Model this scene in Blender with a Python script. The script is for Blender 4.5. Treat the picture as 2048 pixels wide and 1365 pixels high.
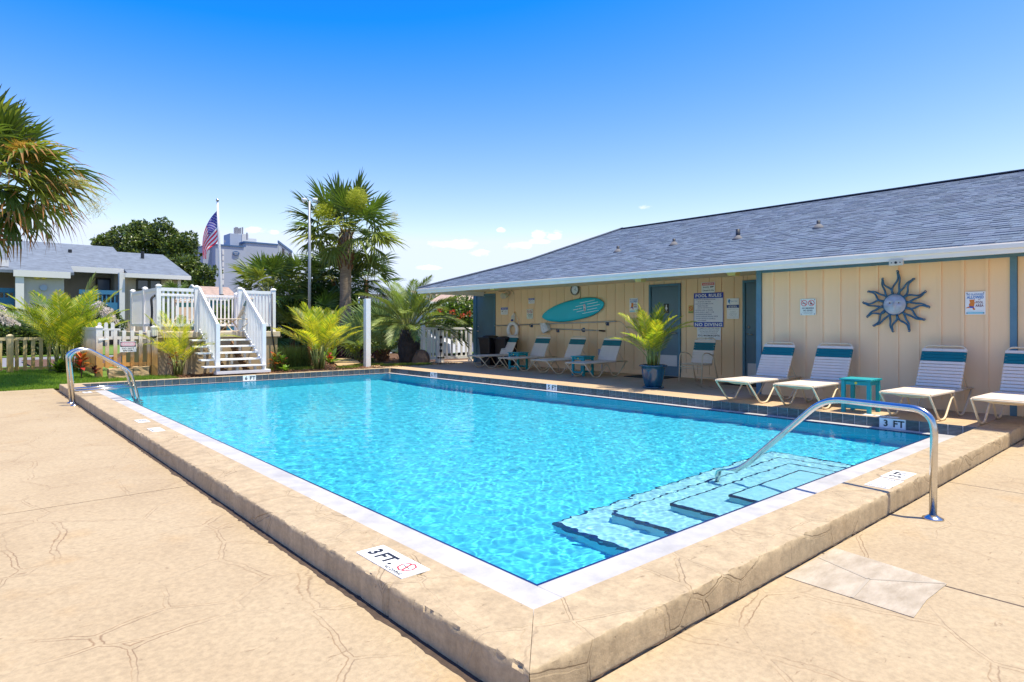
import bpy, bmesh, math, random
import numpy as np
from mathutils import Vector, Matrix, Quaternion, noise
random.seed(7); rng = np.random.default_rng(7)
R = math.radians
for o in list(bpy.data.objects): bpy.data.objects.remove(o)
S = bpy.context.scene
C = S.collection

# ------------------------------------------------------------------ camera
# The pool's long side runs along +Y, its short side along +X (towards the
# clubhouse); z = 0 is the top of the raised kerb.  Metres.
V1, V2, HY = -75.0, 2455.0, 650.0            # vanishing points / horizon measured on the 2048 px photograph
F = math.sqrt((1024 - V1) * (V2 - 1024)); ZC = 1.22
_n = math.hypot(V1 - 1024, F); ux, uf = (V1 - 1024) / _n, F / _n
_n = math.hypot(V2 - 1024, F); vx, vf = (V2 - 1024) / _n, F / _n
cam_d = bpy.data.cameras.new('camera'); cam = bpy.data.objects.new('camera', cam_d); C.objects.link(cam)
cam.location = (0, 0, ZC); cam.rotation_euler = (R(90), 0, -math.atan2(vf, uf))
cam_d.sensor_width = 36; cam_d.lens = 36 * F / 2048; cam_d.shift_y = -(682.5 - HY) / 2048
cam_d.clip_end = 3000; cam_d.clip_start = 0.05
S.camera = cam
S.render.resolution_x, S.render.resolution_y = 1024, 682

# measured points: where a sight line meets a horizontal or vertical plane of the place
def P(px, py, z=0.0):
    d = F * (ZC - z) / (py - HY); r = (px - 1024) / F * d
    return (vf * d + vx * r, uf * d + ux * r)
def onX(px, py, X):
    k = (px - 1024) / F; d = X / (vf + vx * k)
    return (uf * d + ux * k * d, ZC - (py - HY) * d / F)      # Y, z
def onY(px, py, Y):
    k = (px - 1024) / F; d = Y / (uf + ux * k)
    return (vf * d + vx * k * d, ZC - (py - HY) * d / F)      # X, z

# ------------------------------------------------------------------ light
S.view_settings.view_transform = 'Standard'; S.view_settings.look = 'None'
S.view_settings.gamma = 1; S.view_settings.use_curve_mapping = False
S.view_settings.exposure = 1.57
S.cycles.max_bounces = 16; S.cycles.diffuse_bounces = 8
sun_vec = Vector((0.15, -0.24, 1)).normalized()
sd = bpy.data.lights.new('sun', 'SUN'); sd.energy = 2.5; sd.angle = R(0.5); sd.color = (1, 0.92, 0.72)
sun = bpy.data.objects.new('sun', sd); C.objects.link(sun)
sun.rotation_euler = sun_vec.to_track_quat('Z', 'Y').to_euler()
W = bpy.data.worlds.new("World"); S.world = W; W.use_nodes = True
wt = W.node_tree; wt.nodes.clear()
wo = wt.nodes.new('ShaderNodeOutputWorld'); bg = wt.nodes.new('ShaderNodeBackground')
sky = wt.nodes.new('ShaderNodeTexSky'); sky.sky_type = 'NISHITA'; sky.sun_disc = False
sky.sun_elevation = math.asin(sun_vec.z); sky.sun_rotation = math.atan2(sun_vec.x, sun_vec.y)
sky.altitude = 0; sky.air_density = 1.0; sky.dust_density = 0.4; sky.ozone_density = 3.0
bg.inputs['Strength'].default_value = 0.15
def wnode(t, **k):
    n = wt.nodes.new(t)
    for a, b in k.items(): setattr(n, a, b)
    return n
# deeper, more saturated blue overhead, as a polarising filter gives
gs = wnode('ShaderNodeVectorMath', operation='SUBTRACT'); gs.inputs[1].default_value = (1.25, 1.20, 0.0); wt.links.new(sky.outputs[0], gs.inputs[0])
gm_ = wnode('ShaderNodeVectorMath', operation='MULTIPLY'); gm_.inputs[1].default_value = (1.08, 0.72, 0.68); wt.links.new(gs.outputs[0], gm_.inputs[0])
hsv = wnode('ShaderNodeVectorMath', operation='MAXIMUM'); hsv.inputs[1].default_value = (0.03, 0.4, 1.8); wt.links.new(gm_.outputs[0], hsv.inputs[0])
mn_ = wnode('ShaderNodeVectorMath', operation='MINIMUM'); mn_.inputs[1].default_value = (1.92, 2.2, 2.7); wt.links.new(hsv.outputs[0], mn_.inputs[0])
# a few small fair-weather clouds at fixed compass directions, low over the horizon
tc = wnode('ShaderNodeTexCoord'); nz = wnode('ShaderNodeTexNoise'); nz.inputs['Scale'].default_value = 42; nz.inputs['Detail'].default_value = 7; nz.inputs['Roughness'].default_value = 0.6
mpz = wnode('ShaderNodeMapping'); mpz.inputs['Scale'].default_value = (1, 1, 2.2); wt.links.new(tc.outputs['Generated'], mpz.inputs[0]); wt.links.new(mpz.outputs[0], nz.inputs['Vector'])
def wm(op, a, b=None, c=None):
    n = wnode('ShaderNodeMath', operation=op)
    for k, q in enumerate((a, b, c)):
        if q is None: continue
        if isinstance(q, (int, float)): n.inputs[k].default_value = q
        else: wt.links.new(q, n.inputs[k])
    return n.outputs[0]
def wdot(v): n = wnode('ShaderNodeVectorMath', operation='DOT_PRODUCT'); wt.links.new(tc.outputs['Generated'], n.inputs[0]); n.inputs[1].default_value = v; return n.outputs['Value']
fw = wm('MAXIMUM', wdot((vf, uf, 0)), 0.02); ca_ = wm('DIVIDE', wdot((vx, ux, 0)), fw); ce_ = wm('DIVIDE', wdot((0, 0, 1)), fw)
acc = None
for cpx, cpy, crx, cry in ((878, 489, 26, 8), (926, 488, 27, 11), (960, 507, 22, 8), (1024, 492, 20, 8), (1048, 490, 18, 8), (1078, 468, 26, 10), (1108, 471, 20, 10), (1080, 484, 24, 7), (515, 462, 26, 8), (1002, 461, 9, 6), (862, 536, 30, 6), (545, 464, 14, 5), (1130, 520, 40, 7), (1290, 415, 14, 6)):
    dx_ = wm('MULTIPLY', wm('SUBTRACT', ca_, (cpx - 1024) / F), F / crx); dz_ = wm('MULTIPLY', wm('SUBTRACT', ce_, (HY - cpy) / F), F / cry)
    v_ = wm('SUBTRACT', 1.0, wm('ADD', wm('MULTIPLY', dx_, dx_), wm('MULTIPLY', dz_, dz_))); acc = v_ if acc is None else wm('MAXIMUM', acc, v_)
dens = wm('ADD', wm('MAXIMUM', acc, -3.0), wm('MULTIPLY_ADD', nz.outputs['Fac'], 4.2, -2.2))
mr_ = wnode('ShaderNodeMapRange', interpolation_type='SMOOTHSTEP'); mr_.inputs['From Min'].default_value = -0.15; mr_.inputs['From Max'].default_value = 1.1; mr_.inputs['To Max'].default_value = 0.95; wt.links.new(dens, mr_.inputs['Value'])
mxc = wnode('ShaderNodeMixRGB'); mxc.inputs['Color2'].default_value = (2.9, 2.85, 2.8, 1)
wt.links.new(mr_.outputs[0], mxc.inputs['Fac']); wt.links.new(mn_.outputs[0], mxc.inputs['Color1'])
wt.links.new(mxc.outputs[0], bg.inputs['Color']); wt.links.new(bg.outputs[0], wo.inputs[0])

# ------------------------------------------------------------------ helpers
def tag(o, label=None, cat=None, group=None, kind=None):
    if label: o['label'] = label
    if cat: o['category'] = cat
    if group: o['group'] = group
    if kind: o['kind'] = kind
    return o
def thing(name, label, cat, loc=(0, 0, 0), rz=0.0, group=None, kind=None):
    o = bpy.data.objects.new(name, None); C.objects.link(o)
    o.location = loc; o.rotation_euler = (0, 0, rz); o.empty_display_size = 0.2
    return tag(o, label, cat, group, kind)
def kids(o): return [c for c in KIDS.get(o.name, [])]
KIDS = {}
def adopt(o, parent):
    o.parent = parent; KIDS.setdefault(parent.name, []).append(o)
def copy_tree(o, loc=None, rz=None, label=None, group=None, parent=None):
    c = o.copy(); C.objects.link(c)
    if parent is not None: adopt(c, parent)
    if loc is not None: c.location = loc
    if rz is not None: c.rotation_euler = (0, 0, rz)
    if label: c['label'] = label
    if group: c['group'] = group
    for ch in kids(o): copy_tree(ch, parent=c)
    return c
class MB:
    """collects simple solids, then links them as ONE mesh object"""
    def __init__(s): s.v = []; s.f = []; s.m = []; s.mi = 0
    def add(s, vs, fs):
        b = len(s.v); s.v += [tuple(p) for p in vs]; s.f += [tuple(b + i for i in f) for f in fs]; s.m += [s.mi] * len(fs); return s
    def hexa(s, p):  # 8 points: bottom ring 0-3, top ring 4-7
        return s.add(p, [(3, 2, 1, 0), (4, 5, 6, 7), (0, 1, 5, 4), (1, 2, 6, 5), (2, 3, 7, 6), (3, 0, 4, 7)])
    def box(s, x0, x1, y0, y1, z0, z1):
        return s.hexa([(x0, y0, z0), (x1, y0, z0), (x1, y1, z0), (x0, y1, z0), (x0, y0, z1), (x1, y0, z1), (x1, y1, z1), (x0, y1, z1)])
    def bar(s, a, b, w, h, up=(0, 0, 1)):   # rectangular bar from a to b
        a, b = Vector(a), Vector(b); d = (b - a).normalized(); u = Vector(up)
        sd_ = d.cross(u); 
        if sd_.length < 1e-4: sd_ = d.cross(Vector((1, 0, 0)))
        sd_.normalize(); u = sd_.cross(d).normalized(); sd_ *= w / 2; u *= h / 2
        return s.hexa([a - sd_ - u, a + sd_ - u, b + sd_ - u, b - sd_ - u, a - sd_ + u, a + sd_ + u, b + sd_ + u, b - sd_ + u])
    def tube(s, pts, r, n=8, cap=True, closed=False):
        pts = [Vector(p) for p in pts]; N = len(pts); rs = r if isinstance(r, (list, tuple)) else [r] * N
        rings = []; prev = None
        for i, p in enumerate(pts):
            if closed: t = (pts[(i + 1) % N] - pts[i - 1]).normalized()
            else:
                t = (pts[min(i + 1, N - 1)] - pts[max(i - 1, 0)]).normalized()
            if prev is None:
                a = Vector((0, 0, 1)) if abs(t.z) < 0.9 else Vector((1, 0, 0)); u = t.cross(a).normalized()
            else: u = (prev - t * prev.dot(t)).normalized()
            prev = u; w = t.cross(u)
            rings.append([p + (u * math.cos(2 * math.pi * k / n) + w * math.sin(2 * math.pi * k / n)) * rs[i] for k in range(n)])
        vs = [q for ring in rings for q in ring]; fs = []
        for i in range(N if closed else N - 1):
            for k in range(n):
                a, b = i * n, ((i + 1) % N) * n
                fs.append((a + k, a + (k + 1) % n, b + (k + 1) % n, b + k))
        if cap and not closed:
            fs.append(tuple(range(n - 1, -1, -1))); fs.append(tuple(range((N - 1) * n, N * n)))
        return s.add(vs, fs)
    def lathe(s, prof, n=24, c=(0, 0, 0), cap0=True, cap1=True):
        vs = []; fs = []
        for r, z in prof:
            for k in range(n):
                a = 2 * math.pi * k / n; vs.append((c[0] + r * math.cos(a), c[1] + r * math.sin(a), c[2] + z))
        for i in range(len(prof) - 1):
            for k in range(n): fs.append((i * n + k, i * n + (k + 1) % n, (i + 1) * n + (k + 1) % n, (i + 1) * n + k))
        if cap0: fs.append(tuple(range(n - 1, -1, -1)))
        if cap1: fs.append(tuple(range((len(prof) - 1) * n, len(prof) * n)))
        return s.add(vs, fs)
    def prism(s, poly, fn, t0, t1):     # poly of (a,b); fn(a,b,t) -> xyz
        n = len(poly); vs = [fn(a, b, t0) for a, b in poly] + [fn(a, b, t1) for a, b in poly]
        fs = [tuple(range(n - 1, -1, -1)), tuple(range(n, 2 * n))] + [(i, (i + 1) % n, n + (i + 1) % n, n + i) for i in range(n)]
        return s.add(vs, fs)
    def mesh(s, name, mats, off=(0, 0, 0), smooth=False):
        me = bpy.data.meshes.new(name); ox, oy, oz = off
        me.from_pydata([(x - ox, y - oy, z - oz) for x, y, z in s.v], [], s.f)
        for m in (mats if isinstance(mats, (list, tuple)) else [mats]): me.materials.append(m)
        if len(me.polygons): me.polygons.foreach_set('material_index', s.m)
        if smooth: me.polygons.foreach_set('use_smooth', [True] * len(me.polygons))
        me.update(); return me
    def build(s, name, mats, parent=None, smooth=False, world=True, bevel=0):
        """geometry given in world coordinates (world=True) is stored relative to an unrotated parent"""
        off = tuple(parent_world(parent)) if (parent is not None and world) else (0, 0, 0)
        o = bpy.data.objects.new(name, s.mesh(name, mats, off, smooth)); C.objects.link(o)
        if parent is not None: adopt(o, parent)
        if bevel:
            b = o.modifiers.new('b', 'BEVEL'); b.width = bevel; b.segments = 2; b.limit_method = 'ANGLE'; b.angle_limit = R(40)
        return o
def parent_world(p):
    v = Vector((0, 0, 0))
    while p is not None: v = v + p.location; p = p.parent
    return v
def np_obj(name, verts, faces, mats, parent=None, smooth=False, mi=None):
    """verts (n,3), faces (m,3|4) numpy -> one object"""
    me = bpy.data.meshes.new(name); off = np.array(parent_world(parent)) if parent is not None else np.zeros(3)
    v = np.asarray(verts, dtype=np.float32) - off.astype(np.float32); f = np.asarray(faces, dtype=np.int32); k = f.shape[1]
    me.vertices.add(len(v)); me.vertices.foreach_set('co', v.ravel())
    me.loops.add(f.size); me.loops.foreach_set('vertex_index', f.ravel())
    me.polygons.add(len(f)); me.polygons.foreach_set('loop_start', np.arange(0, f.size, k, dtype=np.int32))
    for m in (mats if isinstance(mats, (list, tuple)) else [mats]): me.materials.append(m)
    if mi is not None: me.polygons.foreach_set('material_index', np.asarray(mi, dtype=np.int32))
    if smooth: me.polygons.foreach_set('use_smooth', np.ones(len(f), dtype=bool))
    me.update(calc_edges=True); me.validate()
    o = bpy.data.objects.new(name, me); C.objects.link(o)
    if parent is not None: adopt(o, parent)
    return o
def link_mesh(name, me, parent, loc=(0, 0, 0), rot=None, scale=None):
    o = bpy.data.objects.new(name, me); C.objects.link(o); o.location = loc
    if rot is not None: o.rotation_euler = rot
    if scale is not None: o.scale = scale
    if parent is not None: adopt(o, parent)
    return o
def arc(c, r, a0, a1, n, ax, ay):   # points on an arc
    c = Vector(c); ax = Vector(ax); ay = Vector(ay)
    return [c + ax * (r * math.cos(a0 + (a1 - a0) * i / n)) + ay * (r * math.sin(a0 + (a1 - a0) * i / n)) for i in range(n + 1)]
def fillet(pts, r, n=5):    # rounded polyline
    pts = [Vector(p) for p in pts]; out = [pts[0]]
    for i in range(1, len(pts) - 1):
        a, b, c = pts[i - 1], pts[i], pts[i + 1]; d1 = (a - b); d2 = (c - b)
        rr = min(r, d1.length * 0.45, d2.length * 0.45); p = b + d1.normalized() * rr; q = b + d2.normalized() * rr
        for k in range(n + 1):
            t = k / n; out.append(p * (1 - t) ** 2 + b * 2 * t * (1 - t) + q * t * t)
    out.append(pts[-1]); return out

# ------------------------------------------------------------------ materials
MATS = {}
def mat(name, col, rough=0.6, metal=0.0, var=0.0, vscale=4.0, bump=0.0, bscale=40.0, col2=None, spec=0.5, stretch=None, trans=0.0, objvar=0.0, detail=6, isl=False, coat=0.0):
    if name in MATS: return MATS[name]
    m = bpy.data.materials.new(name); MATS[name] = m; m.use_nodes = True; nt = m.node_tree
    b = nt.nodes['Principled BSDF']; L = nt.links.new
    b.inputs['Base Color'].default_value = (*col, 1); b.inputs['Roughness'].default_value = rough; b.inputs['Metallic'].default_value = metal
    b.inputs['Specular IOR Level'].default_value = spec
    if coat: b.inputs['Coat Weight'].default_value = coat; b.inputs['Coat Roughness'].default_value = 0.08
    if trans:      # thin leaves let light through
        b.inputs['Base Color'].default_value = (*col, 1)
    out = None; tcn = nt.nodes.new('ShaderNodeTexCoord'); vec = tcn.outputs['Object']
    if stretch:
        mpn = nt.nodes.new('ShaderNodeMapping'); mpn.inputs['Scale'].default_value = stretch; L(vec, mpn.inputs[0]); vec = mpn.outputs[0]
    colout = None
    if var or col2:
        n1 = nt.nodes.new('ShaderNodeTexNoise'); n1.inputs['Scale'].default_value = vscale; n1.inputs['Detail'].default_value = detail; n1.inputs['Roughness'].default_value = 0.6
        L(vec, n1.inputs['Vector'])
        rp = nt.nodes.new('ShaderNodeValToRGB'); c2 = col2 or tuple(c * (1 - var) for c in col)
        c1 = col if col2 else tuple(min(1, c * (1 + var * 0.6)) for c in col)
        rp.color_ramp.elements[0].position = 0.32; rp.color_ramp.elements[1].position = 0.68
        rp.color_ramp.elements[0].color = (*c2, 1); rp.color_ramp.elements[1].color = (*c1, 1)
        L(n1.outputs['Fac'], rp.inputs[0]); colout = rp.outputs[0]
    if objvar:
        oi = nt.nodes.new('ShaderNodeObjectInfo'); rnd = oi.outputs['Random']
        if isl:
            g = nt.nodes.new('ShaderNodeNewGeometry'); ad = nt.nodes.new('ShaderNodeMath'); ad.operation = 'ADD'; L(rnd, ad.inputs[0]); L(g.outputs['Random Per Island'], ad.inputs[1])
            fr = nt.nodes.new('ShaderNodeMath'); fr.operation = 'FRACT'; L(ad.outputs[0], fr.inputs[0]); rnd = fr.outputs[0]
        mr = nt.nodes.new('ShaderNodeMapRange'); mr.inputs['To Min'].default_value = 1 - objvar; mr.inputs['To Max'].default_value = 1 + objvar * 0.7; L(rnd, mr.inputs['Value'])
        hs = nt.nodes.new('ShaderNodeHueSaturation'); L(mr.outputs[0], hs.inputs['Value'])
        mh = nt.nodes.new('ShaderNodeMapRange'); mh.inputs['To Min'].default_value = 0.5 - objvar * 0.03; mh.inputs['To Max'].default_value = 0.5 + objvar * 0.03
        fr2 = nt.nodes.new('ShaderNodeMath'); fr2.operation = 'MULTIPLY_ADD'; fr2.inputs[1].default_value = 7.31; L(rnd, fr2.inputs[0])
        fr3 = nt.nodes.new('ShaderNodeMath'); fr3.operation = 'FRACT'; L(fr2.outputs[0], fr3.inputs[0]); L(fr3.outputs[0], mh.inputs['Value']); L(mh.outputs[0], hs.inputs['Hue'])
        if colout is not None: L(colout, hs.inputs['Color'])
        else: hs.inputs['Color'].default_value = (*col, 1)
        colout = hs.outputs[0]
    if colout is not None: L(colout, b.inputs['Base Color'])
    if bump:
        n2 = nt.nodes.new('ShaderNodeTexNoise'); n2.inputs['Scale'].default_value = bscale; n2.inputs['Detail'].default_value = 5; L(vec, n2.inputs['Vector'])
        bp = nt.nodes.new('ShaderNodeBump'); bp.inputs['Strength'].default_value = bump; bp.inputs['Distance'].default_value = 0.01
        L(n2.outputs['Fac'], bp.inputs['Height']); L(bp.outputs[0], b.inputs['Normal'])
    if trans:
        tr = nt.nodes.new('ShaderNodeBsdfTranslucent'); mx = nt.nodes.new('ShaderNodeMixShader'); mx.inputs[0].default_value = trans
        tr.inputs['Color'].default_value = (*[min(1, c * 1.5) for c in col], 1)
        if colout is not None:
            gm = nt.nodes.new('ShaderNodeMixRGB'); gm.blend_type = 'MULTIPLY'; gm.inputs[0].default_value = 1; gm.inputs[2].default_value = (1.5, 1.5, 1.1, 1); L(colout, gm.inputs[1]); L(gm.outputs[0], tr.inputs['Color'])
        L(b.outputs[0], mx.inputs[1]); L(tr.outputs[0], mx.inputs[2]); L(mx.outputs[0], nt.nodes['Material Output'].inputs[0])
    return m

# ------------------------------------------------------------------ concrete with stamped joints
def stamped(name, base, dark, scale=1.5, vert=False):
    m = bpy.data.materials.new(name); m.use_nodes = True; nt = m.node_tree; L = nt.links.new; N = nt.nodes.new
    b = nt.nodes['Principled BSDF']; b.inputs['Roughness'].default_value = 0.72; b.inputs['Specular IOR Level'].default_value = 0.3
    g = N('ShaderNodeNewGeometry'); pos = g.outputs['Position']
    dn = N('ShaderNodeTexNoise'); dn.inputs['Scale'].default_value = 1.3; dn.inputs['Detail'].default_value = 3; L(pos, dn.inputs['Vector'])
    dm = N('ShaderNodeVectorMath'); dm.operation = 'SCALE'; dm.inputs['Scale'].default_value = 0.16; L(dn.outputs['Color'], dm.inputs[0])
    dn3 = N('ShaderNodeTexNoise'); dn3.inputs['Scale'].default_value = 14; L(pos, dn3.inputs['Vector'])
    dm3 = N('ShaderNodeVectorMath'); dm3.operation = 'SCALE'; dm3.inputs['Scale'].default_value = 0.022; L(dn3.outputs['Color'], dm3.inputs[0])
    da0 = N('ShaderNodeVectorMath'); da0.operation = 'ADD'; L(dm.outputs[0], da0.inputs[0]); L(dm3.outputs[0], da0.inputs[1])
    da = N('ShaderNodeVectorMath'); da.operation = 'ADD'; L(pos, da.inputs[0]); L(da0.outputs[0], da.inputs[1])
    vo = N('ShaderNodeTexVoronoi'); vo.feature = 'DISTANCE_TO_EDGE'; vo.inputs['Scale'].default_value = scale; L(da.outputs[0], vo.inputs['Vector'])
    # a tooled joint is a shallow band with a fine dark line along each side
    def band(lo, hi, inv=True):
        r = N('ShaderNodeMapRange'); r.inputs['From Min'].default_value = lo; r.inputs['From Max'].default_value = hi
        r.inputs['To Min'].default_value = 1 if inv else 0; r.inputs['To Max'].default_value = 0 if inv else 1; L(vo.outputs['Distance'], r.inputs['Value']); return r.outputs[0]
    inner = band(0.010, 0.015); lineo = band(0.0155, 0.0205); linei = band(0.009, 0.0145, False)
    ln = N('ShaderNodeMath'); ln.operation = 'MULTIPLY'; L(lineo, ln.inputs[0]); L(linei, ln.inputs[1])
    mk = N('ShaderNodeTexNoise'); mk.inputs['Scale'].default_value = 1.7; mk.inputs['Detail'].default_value = 5; L(pos, mk.inputs['Vector'])
    mkr = N('ShaderNodeMapRange'); mkr.inputs['From Min'].default_value = 0.40; mkr.inputs['From Max'].default_value = 0.62; L(mk.outputs['Fac'], mkr.inputs['Value'])
    lm = N('ShaderNodeMath'); lm.operation = 'MULTIPLY'; L(ln.outputs[0], lm.inputs[0]); L(mkr.outputs[0], lm.inputs[1])
    # stretched trowel scuffs
    ms = N('ShaderNodeMapping'); ms.inputs['Scale'].default_value = (1.0, 3.0, 1.0); ms.inputs['Rotation'].default_value = (0, 0, 0.5); L(pos, ms.inputs[0])
    sc = N('ShaderNodeTexNoise'); sc.inputs['Scale'].default_value = 5; sc.inputs['Detail'].default_value = 12; sc.inputs['Roughness'].default_value = 0.7; sc.inputs['Distortion'].default_value = 1.2; L(ms.outputs[0], sc.inputs['Vector'])
    sr = N('ShaderNodeMapRange'); sr.inputs['From Min'].default_value = 0.63; sr.inputs['From Max'].default_value = 0.69; L(sc.outputs['Fac'], sr.inputs['Value'])
    # mottling
    mo = N('ShaderNodeTexNoise'); mo.inputs['Scale'].default_value = 1.1; mo.inputs['Detail'].default_value = 9; mo.inputs['Roughness'].default_value = 0.62; L(pos, mo.inputs['Vector'])
    cr_ = N('ShaderNodeValToRGB'); e = cr_.color_ramp.elements; e[0].position = 0.3; e[1].position = 0.72
    e[0].color = (*[c * f for c, f in zip(base, (0.90, 0.88, 0.86))], 1); e[1].color = (*[min(1, c * f) for c, f in zip(base, (1.06, 1.08, 1.10))], 1)
    em = cr_.color_ramp.elements.new(0.5); em.color = (*base, 1); L(mo.outputs['Fac'], cr_.inputs[0])
    yn = N('ShaderNodeTexNoise'); yn.inputs['Scale'].default_value = 2.3; yn.inputs['Detail'].default_value = 4; L(pos, yn.inputs['Vector'])
    yr = N('ShaderNodeMapRange'); yr.inputs['From Min'].default_value = 0.6; yr.inputs['From Max'].default_value = 0.8; yr.inputs['To Max'].default_value = 0.6; L(yn.outputs['Fac'], yr.inputs['Value'])
    my = N('ShaderNodeMixRGB'); my.inputs[2].default_value = (base[0], base[1] * 0.86, base[2] * 0.66, 1); L(yr.outputs[0], my.inputs[0]); L(cr_.outputs[0], my.inputs[1])
    a1 = N('ShaderNodeMath'); a1.operation = 'MULTIPLY'; a1.inputs[1].default_value = 0.8; L(lm.outputs[0], a1.inputs[0])
    a2 = N('ShaderNodeMath'); a2.operation = 'MULTIPLY'; a2.inputs[1].default_value = 0.6; L(sr.outputs[0], a2.inputs[0])
    mx_ = N('ShaderNodeMath'); mx_.operation = 'MAXIMUM'; L(a1.outputs[0], mx_.inputs[0]); L(a2.outputs[0], mx_.inputs[1])
    # pits
    pv = N('ShaderNodeTexVoronoi'); pv.inputs['Scale'].default_value = 9; L(pos, pv.inputs['Vector'])
    pr = N('ShaderNodeMapRange'); pr.inputs['From Min'].default_value = 0.03; pr.inputs['From Max'].default_value = 0.06; pr.inputs['To Min'].default_value = 0.55; pr.inputs['To Max'].default_value = 0; L(pv.outputs['Distance'], pr.inputs['Value'])
    mx2 = N('ShaderNodeMath'); mx2.operation = 'MAXIMUM'; L(mx_.outputs[0], mx2.inputs[0]); L(pr.outputs[0], mx2.inputs[1])
    md = N('ShaderNodeMixRGB'); md.inputs[2].default_value = (*dark, 1); L(mx2.outputs[0], md.inputs[0]); L(my.outputs[0], md.inputs[1])
    gn = N('ShaderNodeTexNoise'); gn.inputs['Scale'].default_value = 32; gn.inputs['Detail'].default_value = 9; gn.inputs['Roughness'].default_value = 0.75; L(pos, gn.inputs['Vector'])
    gr = N('ShaderNodeMapRange'); gr.inputs['From Min'].default_value = 0.3; gr.inputs['From Max'].default_value = 0.7; gr.inputs['To Min'].default_value = 0.76; gr.inputs['To Max'].default_value = 1.16; L(gn.outputs['Fac'], gr.inputs['Value'])
    gm2 = N('ShaderNodeHueSaturation'); 
    if vert:      # run-off streaks down the kerb face
        mpv = N('ShaderNodeMapping'); mpv.inputs['Scale'].default_value = (9, 9, 1.2); L(pos, mpv.inputs[0])
        vn = N('ShaderNodeTexNoise'); vn.inputs['Scale'].default_value = 1.0; vn.inputs['Detail'].default_value = 6; L(mpv.outputs[0], vn.inputs['Vector'])
        vr = N('ShaderNodeMapRange'); vr.inputs['From Min'].default_value = 0.35; vr.inputs['From Max'].default_value = 0.65; vr.inputs['To Min'].default_value = 0.84; vr.inputs['To Max'].default_value = 1.06; L(vn.outputs['Fac'], vr.inputs['Value'])
        vm = N('ShaderNodeMath'); vm.operation = 'MULTIPLY'; L(vr.outputs[0], vm.inputs[0]); L(gr.outputs[0], vm.inputs[1]); L(vm.outputs[0], gm2.inputs['Value'])
    else: L(gr.outputs[0], gm2.inputs['Value'])
    L(md.outputs[0], gm2.inputs['Color']); L(gm2.outputs[0], b.inputs['Base Color'])
    fb = N('ShaderNodeTexNoise'); fb.inputs['Scale'].default_value = 42; fb.inputs['Detail'].default_value = 9; fb.inputs['Roughness'].default_value = 0.68; L(pos, fb.inputs['Vector'])
    h1 = N('ShaderNodeMath'); h1.operation = 'MULTIPLY_ADD'; h1.inputs[1].default_value = -0.8; L(inner, h1.inputs[0]); L(fb.outputs['Fac'], h1.inputs[2])
    h2 = N('ShaderNodeMath'); h2.operation = 'MULTIPLY_ADD'; h2.inputs[1].default_value = -1.2; L(mx2.outputs[0], h2.inputs[0]); L(h1.outputs[0], h2.inputs[2])
    h3 = N('ShaderNodeMath'); h3.operation = 'MULTIPLY_ADD'; h3.inputs[1].default_value = 0.25; L(mo.outputs['Fac'], h3.inputs[0]); L(h2.outputs[0], h3.inputs[2])
    bp = N('ShaderNodeBump'); bp.inputs['Strength'].default_value = 0.55 if vert else 0.4; bp.inputs['Distance'].default_value = 0.006; L(h3.outputs[0], bp.inputs['Height']); L(bp.outputs[0], b.inputs['Normal'])
    return m
CONC = (0.405, 0.31, 0.192)
M_deck = stamped('stamped_concrete', CONC, (0.21, 0.13, 0.07))
M_curb = stamped('kerb_concrete', (0.45, 0.345, 0.215), (0.18, 0.12, 0.06), scale=2.0, vert=True)
M_walk = stamped('walkway_concrete', (0.50, 0.36, 0.22), (0.22, 0.14, 0.08), scale=0.7)
M_ledge = mat('white_plaster_ledge', (0.455, 0.44, 0.425), 0.5, var=0.2, vscale=5, bump=0.25, bscale=35)
M_tile = mat('slate_blue_tile', (0.085, 0.10, 0.118), 0.25, var=0.4, vscale=9, bump=0.15, bscale=30, objvar=0.3, stretch=(1, 1, 4))
M_grout = mat('grout', (0.78, 0.77, 0.72), 0.8)
M_navy = mat('navy_tile_line', (0.006, 0.016, 0.10), 0.25)
WAVE = 1.0
M_basin = mat('water_tinted_plaster', (0.085, 0.575, 0.72), 0.7, var=0.05, vscale=1.5)  # blue that deep water gives the light is put into the plaster colour
M_bsteps = mat('shallow_tinted_plaster', (0.42, 0.66, 0.72), 0.7, var=0.05, vscale=3)  # paler copy: weaker tint of shallow water put into the step colour

WL = -0.133   # water level
LX0, LX1, LY0, LY1 = 2.24, 8.92, 2.36, 15.44      # water edge
PX0, PX1, PY0, PY1 = 1.84, 9.07, 1.95, 15.52      # tiled inner face
# --- pool basin: floor slopes from 3 ft to 6 ft
pool = thing('swimming_pool', 'rectangular swimming pool with dark tile band and white ledge', 'pool', (5.5, 9, 0), kind='structure')
b = MB()
zf = lambda y: WL - (0.95 + max(0, min(1, (y - 5) / 7.5)) * 0.85)
ys = [LY0, 5, 12.5, LY1]
for a, c in zip(ys[:-1], ys[1:]):
    b.add([(LX0, a, zf(a)), (LX1, a, zf(a)), (LX1, c, zf(c)), (LX0, c, zf(c))], [(0, 1, 2, 3)])
    for x, fl in ((LX0, 0), (LX1, 1)):
        q = [(x, a, zf(a)), (x, c, zf(c)), (x, c, -0.21), (x, a, -0.21)]
        b.add(q, [(0, 1, 2, 3) if not fl else (3, 2, 1, 0)])
for y, fl in ((LY0, 1), (LY1, 0)):
    q = [(LX0, y, zf(y)), (LX1, y, zf(y)), (LX1, y, -0.21), (LX0, y, -0.21)]
    b.add(q, [(0, 1, 2, 3) if not fl else (3, 2, 1, 0)])
b.build('basin', M_basin, pool)
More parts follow.
